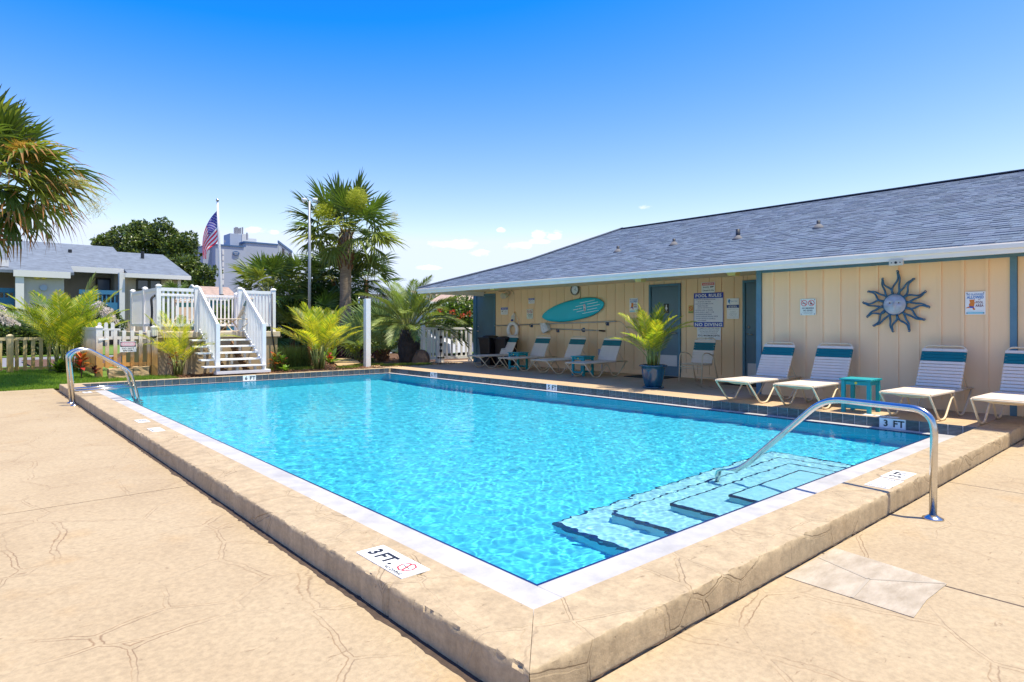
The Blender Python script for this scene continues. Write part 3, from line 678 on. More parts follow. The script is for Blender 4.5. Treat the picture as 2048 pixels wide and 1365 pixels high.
m = MB(); m.tube([(EX - .01, EY, zr(EX) + .02), (BX, BY, zr(BX) + .03), (RX, RYe, RZ + .03)], .035, 6); m.bar((RX, RYe, RZ + .012), (RX, -6.8, RZ + .012), .22, .02); m.build('ridge_cap', mat('dark_ridge_cap', (0.09, 0.11, 0.15), 0.9, var=.3, vscale=10), club)
# fascia and gutter lip, soffit
m = MB(); m.box(EX - .02, EX + .012, -7, EY, 2.135, EZ + .01); m.box(EX - .045, EX - .02, -7, EY + .02, 2.20, 2.262); m.box(EX + .012, back, EY - .012, EY + .02, 2.135, EZ + .01); m.build('fascia', M_fascia, club, bevel=.004)
m = MB(); m.box(EX + .012, W1, -7, EY - .012, WH - .0, WH + .012); m.box(W1, back, 5, EY - .012, WH + .012, WH + .02); m.build('soffit', M_soffit, club)
# plumbing vents on the roof
for k, (px, py) in enumerate(((1236, 500), (1348, 486), (1476, 474), (1637, 453))):
    x, y = roofpt(px, py + (4 if k != 3 else 3)); z = zr(x); v = thing('roof_vent', None, None, Vector((x, y, z)) - club.location); adopt(v, club)
    m = MB(); rr = .045 if k == 2 else .035; m.tube([(x, y, z - .02), (x, y, z + (.20 if k == 2 else .14))], rr, 10); m.build('vent_pipe', mat('vent_pipe_black', (0.02, 0.025, 0.04), 0.6), v, smooth=True)
    m = MB(); m.lathe([(.16, -.055), (.09, .02), (.045, .07)], 14, (x, y, z)); m.build('flashing', mat('lead_flashing', (0.13, 0.13, 0.14), 0.8), v, smooth=True)
# ------------------------------------------------------------------ fixtures under the eave
for k, (px, py, nm) in enumerate(((1281, 560, 'square yellow eave light above the surfboard side of the restroom door'), (1467, 547, 'square yellow eave light nearest the blue corner post'), (989, 577, 'square yellow eave light above the far blue door'))):
    x, y = P(px, py, 2.21); x = min(x, 12.3)
    t = thing('eave_light', nm, 'light', (x, y, 2.26), group='lights under the eave')
    m = MB(); s0, s1 = .105, .075
    m.hexa([(x - s1, y - s1, 2.16), (x + s1, y - s1, 2.16), (x + s1, y + s1, 2.16), (x - s1, y + s1, 2.16), (x - s0, y - s0, 2.255), (x + s0, y - s0, 2.255), (x + s0, y + s0, 2.255), (x - s0, y + s0, 2.255)]); m.build('shade', M_plastic_y, t)
    m = MB(); m.box(x - .115, x + .115, y - .115, y + .115, 2.254, 2.2699); m.build('mounting_plate', M_siding2, t)
# flood light with cable
fy, fz = onX(1018, 590, W1); t = thing('flood_light', 'cream twin flood lamp on the wall beside the far door', 'light', (W1, fy, fz))
M_cream = mat('cream_plastic', (0.62, 0.56, 0.42), 0.5)
m = MB(); m.lathe([(.03, 0), (.055, .03), (.09, .13), (.085, .15)], 14); 
hm = m.mesh('lamp_head', M_cream, smooth=True)
for s in (-1, 1): link_mesh('lamp_head', hm, t, (-.10, s * .09, -.0), rot=(R(25 * s), R(-110), 0))
m = MB(); m.box(W1 - .10, W1 - .001, fy - .06, fy + .06, fz + .02, fz + .10); m.build('junction_box', M_cream, t)
M_wire = mat('grey_brown_cable', (0.16, 0.12, 0.07), 0.7)
def cable(name, label, pts, r=.006, mt=None):
    m = MB(); m.tube(pts, r, 6); o = m.build(name, mt or M_wire, smooth=True); tag(o, label, 'cable'); return o
def wpt(px, py, X, e=.02): y, z = onX(px, py, X); return (X - e, y, z)
cable('cable', 'drooping cable looped under the eave beside the flood lamp', fillet([wpt(*p, W1) for p in ((958, 583), (966, 587), (982, 581), (990, 579), (998, 583), (1008, 584), (1018, 578), (1028, 584), (1029, 589))], .05, 3))
cable('conduit', 'thin conduit running along the top of the recessed wall', [wpt(*p, W1) for p in ((1042, 577), (1098, 573), (1200, 568), (1300, 564), (1450, 552))], .006, M_siding2)
cable('conduit', 'short conduit dropping from the eave beside the clock to the surfboard', fillet([wpt(*p, W1) for p in ((1158, 573), (1162, 576), (1162, 594), (1160, 597))], .02, 3), .006, mat('bronze_conduit', (0.18, 0.13, 0.05), 0.5))
# security sensor on the fascia band
sy, sz = onX(1793, 526, 10.08); t = thing('motion_sensor', 'beige twin motion sensor box under the white fascia above the sun', 'sensor', (10.09, sy, sz))
m = MB(); m.box(10.05, 10.10, sy - .09, sy + .09, sz - .04, sz + .045); m.build('housing', M_cream, t, bevel=.006)
m = MB()
for d_, r_ in ((-.055, .008), (0, .018), (.055, .008)): m.tube([(10.05, sy + d_, sz), (10.044, sy + d_, sz)], r_, 12)
m.build('lens', M_black, t)
# clock
cy_, cz_ = onX(1151, 580, W1); t = thing('wall_clock', 'round white faced wall clock with silver rim above the surfboard', 'clock', (W1, cy_, cz_))
fr = Frame((W1 - .01, cy_, cz_), (0, -1, 0), (0, 0, 1))
m = MB(); put_ring(m, fr, 0, 0, .125, .155, -.01, .03, n=32); m.build('rim', mat('dark_chrome', (0.22, 0.2, 0.17), 0.25, metal=.8), t)
m = MB(); put_ring(m, fr, 0, 0, .001, .127, .0, .012, n=32); m.build('dial', M_white, t)
m = MB()
for k in range(12):
    a = R(30 * k); put_poly(m, fr, [(.095 * math.cos(a) - .004, .095 * math.sin(a) - .004), (.095 * math.cos(a) + .006, .095 * math.sin(a) - .004), (.115 * math.cos(a) + .006, .115 * math.sin(a) + .004), (.115 * math.cos(a) - .004, .115 * math.sin(a) + .004)], .012, .014)
m.build('hour_marks', M_black, t)
for a, l, w in ((R(68), .065, .007), (R(-28), .095, .005)):
    m = MB(); ca_, sa_ = math.cos(a), math.sin(a); put_poly(m, fr, [(-sa_ * -w, ca_ * -w), (l * ca_, l * sa_), (-sa_ * w, ca_ * w), (-.02 * ca_, -.02 * sa_)][::-1], .014, .016); m.build('hand', M_black, t)
# surfboard ------------------------------------------------------
a0 = onX(1087, 634, W1); a1 = onX(1211, 608, W1)
c = ((a0[0] + a1[0]) / 2, (a0[1] + a1[1]) / 2); L_ = math.hypot(a0[0] - a1[0], a0[1] - a1[1]); ang = math.atan2(a1[1] - a0[1], a0[0] - a1[0])
fr = Frame((W1 - .06, c[0], c[1]), (0, -math.cos(ang), math.sin(ang)), (0, math.sin(ang), math.cos(ang)))
t = thing('surfboard', 'turquoise foam surfboard with white stripes mounted on the tan wall', 'surfboard', (W1 - .06, c[0], c[1]))
m = MB(); n = 40; rings = []
def hw(u):  # half width along -1..1 (left end narrower)
    return .285 * (max(0, 1 - abs(u) ** (2.2 if u < 0 else 3.2))) ** (.60 if u < 0 else .58) * (1 - .10 * (u < 0) * abs(u))
us = [-math.cos(math.pi * i / n) for i in range(n + 1)]
vs = []; K = 10
for u in us:
    w = max(hw(u), .002); th = .032 * min(1, w / .12)
    for k in range(K):
        a = 2 * math.pi * k / K; sx = math.copysign(abs(math.cos(a)) ** .55, math.cos(a)); sz_ = math.copysign(abs(math.sin(a)) ** .7, math.sin(a))
        vs.append(tuple(fr.pt(u * L_ / 2, w * sx, th * sz_)))
fs = [(i * K + k, (i + 1) * K + k, (i + 1) * K + (k + 1) % K, i * K + (k + 1) % K) for i in range(n) for k in range(K)]
m.add(vs, fs); m.build('board', mat('turquoise_foam', (0.0, 0.50, 0.62), 0.42, var=.05, vscale=2), t, smooth=True)
M_stripe = mat('white_stripe', (0.75, 0.85, 0.88), 0.5)
for x0, x1, yy in ((.36, .90, .145), (.20, .52, .075), (.62, 1.0, .075), (.10, .42, .0), (.60, 1.05, .0), (.22, .50, -.07), (.60, .95, -.075), (.42, 1.0, -.145)):
    m = MB(); put_rect(m, fr, x0, x1, yy - .006, yy + .006, .031, .034); m.build('stripe', M_stripe, t)
m = MB(); put_ring(m, fr, .52, 0, .001, .105, .033, .036, n=20, ex=.42); m.build('oval_logo', M_white, t)
m = MB(); put_ring(m, fr, .52, 0, .097, .107, .033, .037, n=20, ex=.42); put_text(m, fr, 'S', .52, .045, .07, e=.038, bold=.02); put_text(m, fr, 'B', .52, -.045, .06, e=.038, bold=.02); m.build('logo_print', mat('plum_print', (0.25, 0.08, 0.20), .5), t)
m = MB()
for x_, y_ in ((-.95, .1), (-.93, -.2), (.35, .145), (.40, -.2), (.30, .0), (1.1, .1)): put_ring(m, fr, x_, y_ * .9, .001, .008, .03, .035, n=8)
m.build('screw', M_black, t)
# poles
M_pole = mat('aluminium_pole', (0.50, 0.49, 0.48), 0.4, metal=.7)
M_hookb = mat('blue_plastic_hook', (0.03, 0.07, 0.16), 0.5)
t = thing('rescue_pole', 'long aluminium rescue pole with curved shepherd hook along the wall', 'pole', wpt(1100, 649, W1, .05))
m = MB(); m.tube([wpt(992, 652, W1, .05), wpt(1235, 643, W1, .05)], .017, 8); m.build('shaft', M_pole, t, smooth=True)
m = MB(); m.tube(fillet([wpt(*p, W1, .05) for p in ((1230, 643), (1243, 643), (1256, 655), (1262, 672), (1265, 690))], .3, 8), .007, 6); m.build('hook', M_pole, t, smooth=True)
t2 = thing('skimmer_pole', 'shorter telescopic pole with black grip and white net bag', 'pole', wpt(1150, 660, W1, .05))
m = MB(); m.tube([wpt(1104, 658, W1, .05), wpt(1190, 661, W1, .05)], .016, 8); m.tube([wpt(1190, 661, W1, .05), wpt(1202, 661.8, W1, .05)], .013, 8); m.build('shaft', M_pole, t2, smooth=True)
m = MB(); m.tube([wpt(1201, 661.8, W1, .05), wpt(1212, 662.5, W1, .05)], .021, 8); m.build('grip', M_black, t2, smooth=True)
m = MB(); bp_ = [wpt(*p, W1, .10) for p in ((1088, 647), (1097, 646), (1102, 652), (1104, 661), (1094, 667), (1090, 660))]
m.add([Vector(p) + Vector((s_, 0, 0)) for s_ in (-.06, .06) for p in bp_], [(0, 1, 2, 3, 4, 5), (11, 10, 9, 8, 7, 6)] + [(i, i + 6, (i + 1) % 6 + 6, (i + 1) % 6) for i in range(6)]); m.build('net_bag', mat('white_mesh_bag', (0.68, 0.66, 0.64), .9, var=.25, vscale=12, bump=.8, bscale=20), t2)
for k, (px, py, lb) in enumerate(((1064, 651, 'dark wall hook holding the rescue pole left of the surfboard'), (1216, 647, 'blue wall hook holding the rescue pole right of the surfboard'), (1117, 661, 'blue wall hook holding the skimmer pole by its net bag'), (1168, 660, 'blue wall hook at the middle of the skimmer pole'))):
    y, z = onX(px, py, W1); h = thing('wall_hook', lb, 'hook', (W1, y, z), group='hooks holding the pool poles')
    m = MB(); m.box(W1 - .02, W1, y - .035, y + .035, z - .06, z + .05); m.build('back_plate', M_hookb, h)
    m = MB(); m.tube([(W1 - .02, y, z - .03), (W1 - .07, y, z - .045), (W1 - .09, y, z + .0), (W1 - .075, y, z + .03)], .011, 6); m.build('prong', M_hookb, h, smooth=True)
# life ring and its rope
ry, rz_ = onX(1030, 660.5, W1); t = thing('life_ring', 'white ring buoy hanging on the wall behind the first lounger', 'life ring', (W1 - .1, ry, rz_))
fr = Frame((W1 - .09, ry, rz_), (0, -1, 0), (0, 0, 1)); m = MB()
m.tube([fr.pt(.20 * math.cos(2 * math.pi * i / 32), .20 * math.sin(2 * math.pi * i / 32)) for i in range(32)], .055, 12, closed=True); m.build('ring', mat('white_vinyl', (0.78, 0.77, 0.74), .45), t, smooth=True)
M_rope = mat('white_rope', (0.72, 0.68, 0.60), .9, var=.2, vscale=60)
for k in range(4):
    a = R(45 + 90 * k); m = MB(); cc = fr.pt(.20 * math.cos(a), .20 * math.sin(a)); tdir = fr.r * -math.sin(a) + fr.u * math.cos(a); nd = fr.r * math.cos(a) + fr.u * math.sin(a)
    m.tube([cc + nd * .059 * math.cos(q) + fr.n * .059 * math.sin(q) for q in [2 * math.pi * i / 12 for i in range(12)]], .008, 5, closed=True); m.build('band', M_rope, t)
t = thing('throw_rope', 'bundled white throw rope hung from a knob above the ring buoy', 'rope', wpt(1031, 630, W1))
m = MB()
for k in range(7):
    x_ = 1027 + k * 1.1; m.tube(fillet([wpt(1031, 626, W1, .05), wpt(x_ - 1.5, 633, W1, .06), wpt(x_ - 1, 641 + (k % 3), W1, .06)], .1, 3), .009, 5)
m.tube([wpt(1032, 627, W1, .05), wpt(1038, 640, W1, .05), wpt(1041, 649, W1, .06)], .009, 5); m.build('strands', M_rope, t, smooth=True)
m = MB(); m.lathe([(.001, -.035), (.03, -.02), (.038, 0), (.03, .02), (.001, .035)], 12, wpt(1028.5, 641, W1, .09)); m.build('float_ball', mat('blue_float', (0.01, .03, .25), .4), t, smooth=True)
m = MB(); m.tube([wpt(1031, 625, W1, 0), wpt(1031, 625, W1, .07)], .014, 8); m.build('peg', M_siding2, t)

# ------------------------------------------------------------------ poolside furniture
M_frame = mat('cream_powder_coat', (0.70, 0.56, 0.37), 0.45, var=.06, vscale=6)
M_strap = mat('white_vinyl_strap', (0.78, 0.66, 0.52), 0.5, var=.05, vscale=8)
M_teal = mat('teal_vinyl_strap', (0.0, 0.135, 0.145), 0.5, var=.08, vscale=8)
M_turq = mat('turquoise_poly_lumber', (0.0, 0.30, 0.32), 0.55, var=.08, vscale=6, bump=.1)
M_badge = mat('yellow_badge', (0.75, 0.55, 0.05), 0.4)
CW = 0.56   # lounger width
def make_lounger(teal=M_teal, top=0.92):
    t = thing('sun_lounger', 'x', 'lounger')
    h = .345; hx, hz = 1.18, h + .01; tx, tz = 1.47, top
    for s in (-1, 1):
        y = s * CW / 2
        m = MB(); m.tube([(x, y + s * .0, z) for x, y_, z in [(p.x, 0, p.z) for p in fillet([(0.02, 0, h), (.36, 0, .014), (.55, 0, .014), (.80, 0, h - .075), (.88, 0, h - .075), (1.06, 0, .014), (1.24, 0, .014), (1.60, 0, h)], .07, 4)]], .0135, 7)
        m.build('leg', M_frame, t, smooth=True)
        m = MB()
        for a, b in (((.81, y, h - .07), (.76, y, h)), ((.87, y, h - .07), (.92, y, h))): m.tube([a, b], .008, 6)
        m.build('strut', M_frame, t)
    m = MB(); y = CW / 2
    m.tube(fillet([(1.60, -y, h), (.0, -y, h), (-.0, y, h), (1.60, y, h)], .09, 5), .0135, 7); m.tube(fillet([(1.60, -y, h), (1.66, -y, h - .01), (1.66, y, h - .01), (1.60, y, h)], .06, 4), .0135, 7)
    m.tube(fillet([(.25, -y, h), (.25, -y * .5, h - .05), (.25, y * .5, h - .05), (.25, y, h)], .1, 4), .011, 6); m.tube(fillet([(.95, -y, h), (.95, -y * .5, h - .05), (.95, y * .5, h - .05), (.95, y, h)], .1, 4), .011, 6)
    m.build('seat_frame', M_frame, t, smooth=True)
    yb = y - .025; m = MB(); m.tube(fillet([(hx, -yb, hz), (tx, -yb, tz), (tx, yb, tz), (hx, yb, hz)], .08, 5), .0135, 7); m.build('back_frame', M_frame, t, smooth=True)
    m = MB()
    for s in (-1, 1): m.tube([(hx + (tx - hx) * .42, s * yb, hz + (tz - hz) * .42), (1.52, s * (yb - .0), h - .0)], .007, 6)
    m.build('back_prop', M_frame, t)
    # seat straps: closely set bands wrapped round the rails
    n = 20; m = MB(); m.box(-.024, .024, -y - .017, y + .017, -.017, .017)
    sm = strap_mesh(y + .016, .0255)
    for i in range(n):
        x = .06 + (hx - .08) * i / (n - 1); link_mesh('strap', sm, t, (x, 0, h))
    d = Vector((tx - hx, 0, tz - hz)); Lb = d.length; angb = math.atan2(d.z, d.x); sb = strap_mesh(yb + .016, .0195, key='b'); st_ = strap_mesh(yb + .016, .0225, key='t', mt=teal)
    for i in range(12):
        f = .05 + .84 * i / 11; teal_i = i in (8, 9, 10)
        link_mesh('teal_strap' if teal_i else 'strap', st_ if teal_i else sb, t, (hx + d.x * f, 0, hz + d.z * f), rot=(0, -angb, 0))
    return t
_sm = {}
def strap_mesh(hw_, half, key='s', mt=None):
    k = (round(hw_, 3), half, key)
    if k in _sm: return _sm[k]
    m = MB(); r = .0165
    for z0, z1 in ((r - .003, r), (-r, -r + .003)): m.box(-half, half, -hw_ + .008, hw_ - .008, z0, z1)
    for s in (-1, 1): m.box(-half, half, s * hw_ - .003, s * hw_ + .003, -r + .004, r - .004) if False else m.hexa([(-half, s * hw_ - .002, -r * .5), (half, s * hw_ - .002, -r * .5), (half, s * hw_ + .002, -r * .5), (-half, s * hw_ + .002, -r * .5), (-half, s * hw_ - .002, r * .5), (half, s * hw_ - .002, r * .5), (half, s * hw_ + .002, r * .5), (-half, s * hw_ + .002, r * .5)])
    for s in (-1, 1):
        m.add([(-half, s * hw_, r * .5), (half, s * hw_, r * .5), (half, s * (hw_ - .008), r), (-half, s * (hw_ - .008), r)], [(0, 1, 2, 3)])
    _sm[k] = m.mesh('strap', mt or M_strap); return _sm[k]
lounger = make_lounger()
LG = 'strap loungers along the clubhouse wall'
feet = [((952, 735), (980.5, 737.3), 'cream strap lounger in front of the ring buoy and black bins, farthest from the camera'),
        ((1015.7, 741), (1047, 743), 'cream strap lounger second from the far gate, teal table standing at its left side'),
        ((1080.3, 746.2), (1115.7, 749.6), 'cream strap lounger under the surfboard, between the two teal tables'),
        ((1151, 753.8), (1190.7, 757), 'cream strap lounger beside the potted palm, nearest of the four by the surfboard'),
        ((1462, 798.8), (1534.8, 806), 'cream strap lounger in front of the blue corner post and third door'),
        ((1576, 810), (1657, 819), 'cream strap lounger left of the bright turquoise table, below the no smoking sign'),
        ((1781, 831.6), (1886, 840.4), 'cream strap lounger right of the bright turquoise table, below the sun face'),
        ((1963.7, 848), (2086, 857), 'cream strap lounger cut off by the right edge of the photo')]
for i, (a, b, lb) in enumerate(feet):
    pa, pb = P(*a), P(*b); x = (pa[0] + pb[0]) / 2 - .38; y = (pa[1] + pb[1]) / 2
    x = min(x, 8.92 if i > 3 else x)
    if i == 0: lounger.location = (x, y, 0); lounger['label'] = lb; lounger['group'] = LG; lounger.rotation_euler = (0, 0, R(-2))
    else: copy_tree(lounger, (x, y, 0), R((-2, 1, -1, 2, -3, -1, -3, -2)[i]), lb, LG)
# loungers up on the raised terrace
copy_tree(lounger, (4.86, 18.75, 1.03), R(-38), 'cream lounger on the raised terrace seen between the stair rails', 'loungers on the raised terrace')
copy_tree(lounger, (5.80, 21.0, 1.03), math.atan2(-uf, -vf), 'white lounger with turquoise band on the raised terrace behind the front railing', 'loungers on the raised terrace')
def make_table():
    t = thing('side_table', 'x', 'side table'); w = .205
    for k, x in enumerate((-.17, -.085, 0, .085, .17)): link_mesh('slat', slat_m, t, (x, 0, .447))
    for sx in (-1, 1):
        for sy in (-1, 1): link_mesh('leg', leg_m, t, (sx * .165, sy * .165, 0))
    m = MB()
    for s in (-1, 1): m.box(-.14, .14, s * .165 - .011, s * .165 + .011, .385, .435); m.box(s * .165 - .011, s * .165 + .011, -.14, .14, .385, .435)
    m.build('apron', M_turq, t)
    m = MB(); 
    for s in (-1, 1): m.box(s * .165 - .011, s * .165 + .011, -.14, .14, .06, .105)
    m.box(-.154, .154, -.02, .02, .062, .10); m.build('stretcher', M_turq, t)
    m = MB(); m.lathe([(.018, 0), (.018, .003)], 12); bm_ = m.mesh('badge', M_badge); link_mesh('badge', bm_, t, (-.1762, 0, .412), rot=(0, R(-90), 0))
    return t
m = MB(); m.box(-.040, .040, -.205, .205, 0, .022); slat_m = m.mesh('slat', M_turq)
m = MB(); m.box(-.024, .024, -.024, .024, 0, .445); leg_m = m.mesh('leg', M_turq)
tb = make_table(); x, y = P(1740, 822); tb.location = (9.48, y + .05, 0); tb['label'] = 'bright turquoise side table in the sun between two loungers'; tb['group'] = 'turquoise side tables'
for px, py, lb in ((1031, 739.5, 'teal side table in the shade between the first two loungers'), (1160, 751.5, 'teal side table in the shade by the lounger under the surfboard')):
    x, y = P(px, py); copy_tree(tb, (x + .1, y, 0), R(2), lb, 'turquoise side tables')
# strap armchair under the pool rules ---------------------------------
x0, y0 = 11.45, 7.40; t = thing('armchair', 'cream strap armchair with teal bands under the pool rules board', 'chair', (x0, y0, 0), rz=R(0))
hwid = .27
for s in (-1, 1):
    y = s * hwid; m = MB(); m.tube([Vector(p) for p in fillet([(-.02, y, .0), (.02, y, .60), (.16, y, .64), (.42, y, .58), (.62, y, .0)], .09, 4)], .0125, 7); m.build('leg_frame', M_frame, t, smooth=True, world=False)
m = MB(); ys = hwid - .035
m.tube(fillet([(.42, -ys, .38), (.02, -ys, .40), (.02, ys, .40), (.42, ys, .38)], .05, 3), .012, 7); m.tube([(.0, -hwid, .34), (.0, hwid, .34)], .011, 6); m.tube([(.02, -hwid, .30), (.02, hwid, .30)], .008, 6); m.tube([(.60, -hwid, .08), (.60, hwid, .08)], .010, 6)
m.build('seat_frame', M_frame, t, smooth=True, world=False)
m = MB(); m.tube(fillet([(.40, -ys, .36), (.58, -ys, .93), (.58, ys, .93), (.40, ys, .36)], .08, 4), .012, 7); m.build('back_frame', M_frame, t, smooth=True, world=False)
s1 = strap_mesh(ys + .014, .024, 'c'); s2 = strap_mesh(ys + .014, .024, 'ct', M_teal)
for i in range(7): link_mesh('strap', s1, t, (.05 + .053 * i, 0, .395 - .002 * i))
for i in range(9):
    f = .12 + .76 * i / 8; tl = i in (5, 6, 7); link_mesh('teal_strap' if tl else 'strap', s2 if tl else s1, t, (.40 + .18 * f, 0, .36 + .57 * f), rot=(0, -math.atan2(.57, .18), 0))
# door mats
M_mat = mat('black_rubber_mat', (0.012, 0.012, 0.013), 0.8, bump=.5, bscale=200)
for x, y, lb in ((12.0, 8.85, 'black rubber mat before the restroom door behind the potted palm'), (12.0, 6.35, 'black rubber mat before the third door behind the lounger')):
    m = MB(); m.box(x - .32, x + .45, y - .5, y + .5, .001, .014); o = m.build('door_mat', M_mat, bevel=.004); tag(o, lb, 'mat', 'door mats')
# bins
for px, py, lb, hh in ((984, 731, 'black plastic bin beside the far blue door, left of a pair', .90), (1004, 732, 'black plastic bin behind the first lounger, right of a pair', .88)):
    x, y = P(px, py); x = 12.05 if px < 990 else 12.2; y = {984: 14.75, 1004: 14.2}[px]
    t = thing('waste_bin', lb, 'bin', (x, y, 0), group='black bins')
    m = MB(); a, b_ = .20, .255; m.hexa([(x - a, y - a, .0), (x + a, y - a, .0), (x + a, y + a, .0), (x - a, y + a, .0), (x - b_, y - b_, hh - .1), (x + b_, y - b_, hh - .1), (x + b_, y + b_, hh - .1), (x - b_, y + b_, hh - .1)]); m.build('body', mat('black_bin_plastic', (0.012, 0.010, 0.012), 0.4, bump=.1, bscale=10), t, bevel=.02)
    m = MB(); m.box(x - .275, x + .275, y - .275, y + .275, hh - .11, hh - .06); m.lathe([(.27, -.06), (.24, -.02), (.12, .0)], 16, (x, y, hh)); m.build('lid', MATS['black_bin_plastic'], t, bevel=.01)
# power post
y, z = onX(1204, 712, 12.3); t = thing('outlet_post', 'grey weatherproof outlet box on a post behind the fourth lounger', 'outlet', (12.3, y, 0))
m = MB(); m.box(12.24, 12.36, y - .08, y + .08, .44, .60); m.build('outlet_box', mat('grey_outlet_box', (0.25, 0.27, 0.33), .5), t, bevel=.005)
m = MB(); m.tube([(12.3, y, 0), (12.3, y, .45)], .022, 8); m.build('conduit', M_pole, t)
# handrail --------------------------------------------------------------
M_ss = mat('stainless_steel', (0.62, 0.60, 0.57), 0.20, metal=1.0, var=.12, vscale=14, stretch=(1, 1, 1), bump=.05, bscale=60)
t = thing('handrail', 'curved stainless steel pool handrail over the entry steps', 'handrail', (5.15, 1.37, -.15))
d = Vector((.13, 1, 0)); o_ = Vector((5.15, 1.37, 0))
def hp(s, z): return o_ + d * s + Vector((0, 0, z))
pts = fillet([hp(0, -.14), hp(-.01, .615), hp(.78, .625), hp(1.55, -.09), hp(1.80, -.18), hp(1.84, -.86)], .16, 9)
m = MB(); m.tube(pts, .0245, 16); m.build('rail', M_ss, t, smooth=True)
m = MB(); m.lathe([(.068, 0), (.066, .008), (.04, .02), (.028, .028)], 24, (5.15, 1.37, -.149)); m.build('flange', M_ss, t, smooth=True)
# ladder ----------------------------------------------------------------
t = thing('pool_ladder', 'stainless steel pool ladder with twin rails at the far left corner', 'ladder', (1.38, 13.0, -.15))
for yy in (12.86, 13.30):
    m = MB(); m.tube(fillet([(1.42, yy, -.15), (1.36, yy, .74), (1.60, yy, .82), (2.25, yy, .40), (2.38, yy, -.15), (2.42, yy, -1.2)], .14, 8), .024, 14); m.build('rail', M_ss, t, smooth=True)
    m = MB(); m.tube([(1.385, yy, .10), (2.33, yy, .115)], .021, 12); m.build('cross_rail', M_ss, t, smooth=True)
    m = MB(); m.lathe([(.062, 0), (.06, .008), (.035, .02), (.027, .027)], 20, (1.42, yy, -.149)); m.build('flange', M_ss, t, smooth=True)
for z in (-.30, -.62, -.94):
    m = MB(); m.box(2.34, 2.46, 12.88, 13.28, z - .01, z + .02); m.build('tread', M_strap, t, bevel=.005)
# glazed pot with areca palm ---------------------------------------------
M_glaze = mat('blue_glazed_ceramic', (0.012, 0.115, 0.17), 0.10, col2=(0.004, 0.045, 0.105), vscale=5, coat=.6, stretch=(1, 1, .5))
PXP, PYP = 10.02, 7.30
t = thing('plant_pot', 'blue glazed eight sided ceramic pot on a dark saucer', 'pot', (PXP, PYP, 0))
m = MB(); m.lathe([(.155, .03), (.165, .05), (.205, .22), (.222, .36), (.235, .41), (.268, .425), (.272, .445), (.25, .45), (.235, .42), (.22, .36)], 32, (PXP, PYP, 0)); m.build('pot_body', M_glaze, t, smooth=True)
m = MB()
for k in range(8):
    a = 2 * math.pi * k / 8 + .2
    m.tube([(PXP + .160 * math.cos(a), PYP + .160 * math.sin(a), .05), (PXP + .200 * math.cos(a), PYP + .200 * math.sin(a), .22), (PXP + .217 * math.cos(a), PYP + .217 * math.sin(a), .36)], .010, 6)
m.build('rib', M_glaze, t, smooth=True)
m = MB(); m.lathe([(.19, .002), (.215, .03), (.20, .034), (.18, .02)], 28, (PXP, PYP, 0)); m.build('saucer', M_glaze, t, smooth=True)
m = MB(); m.lathe([(.222, .385), (.1, .40), (.01, .405)], 20, (PXP, PYP, 0)); m.build('potting_soil', M_soil, t)

# ------------------------------------------------------------------ signs on the walls
def sign(px0, py0, px1, py1, X, label, name='wall_sign', plate=None, group=None, rad=0.0, e=.018, cat='sign'):
    pc = ((px0 + px1) / 2); ya, _ = onX(px0, 600, X - e); yb, _ = onX(px1, 600, X - e); _, z1 = onX(pc, py0, X - e); _, z0 = onX(pc, py1, X - e)
    yc, zc = (ya + yb) / 2, (z0 + z1) / 2; w, h = ya - yb, z1 - z0
    t = thing(name, label, cat, (X - e, yc, zc), group=group); fr = Frame((X - e, yc, zc), (0, -1, 0), (0, 0, 1))
    m = MB(); put_rect(m, fr, -w / 2, w / 2, -h / 2, h / 2, -.003, .001, rad=rad); m.build('plate', plate or M_white, t)
    return t, fr, w, h
def lay(t, fr, name, mt, fn):
    m = MB(); fn(m); return m.build(name, mt, t)
# pool rules
t, fr, w, h = sign(1387.7, 586, 1446.7, 654.5, W1, 'tall POOL RULES board with blue header and NO DIVING banner', plate=mat('white_rules_board', (.74, .74, .78), .4), e=.022)
lay(t, fr, 'blue_banner', M_blue_print, lambda m: [put_rect(m, fr, -w / 2, w / 2, h * .34, h / 2, .001, .002), put_rect(m, fr, -w / 2, w / 2, -h / 2, -h * .355, .001, .002), put_rect(m, fr, -w / 2, -w / 2 + .012, -h * .36, h * .34, .001, .002), put_rect(m, fr, w / 2 - .012, w / 2, -h * .36, h * .34, .001, .002)])
lay(t, fr, 'banner_lettering', M_white, lambda m: [put_text(m, fr, 'POOL RULES', 0, h * .42, h * .095, w * .88, .003, .03), put_text(m, fr, 'NO DIVING', 0, -h * .43, h * .10, w * .92, .003, .03)])
rules = ['1. NO FOOD OR BEVERAGES IN POOL', '    OR ON POOL WET DECK', '2. NO GLASS OR ANIMALS IN THE', '    FENCED POOL AREA', '    (OR 50 FEET FROM UNFENCED POOL)', '3. BATHING LOAD:  21  PERSONS', '4. POOL HOURS:  8  AM TO  10  PM', '5. SHOWER BEFORE ENTERING', '6. DO NOT SWALLOW THE POOL WATER', '7. DO NOT USE POOL IF YOU ARE ILL', '    WITH DIARRHEA']
def rl(m):
    for k, s in enumerate(rules):
        z = h * (.305 - .062 * k); vs, fs, sz = text_mesh(s, .012); hh = h * .034; kk = hh / sz[1] * .82; ww = min(sz[0] * kk, w * .9)
        ind = .06 if s.startswith(' ') else 0
        put_text(m, fr, s.strip(), -w / 2 + .03 + ind + ww / 2, z, hh, ww - ind * .3, .0025, .012)
lay(t, fr, 'rule_lettering', mat('dark_blue_print', (.03, .04, .20), .5), rl)
t, fr, w, h = sign(1394.4, 655.4, 1441.5, 680, W1, 'white notice reading POOL MAXIMUM DEPTH 6 FEET below the rules board', e=.020)
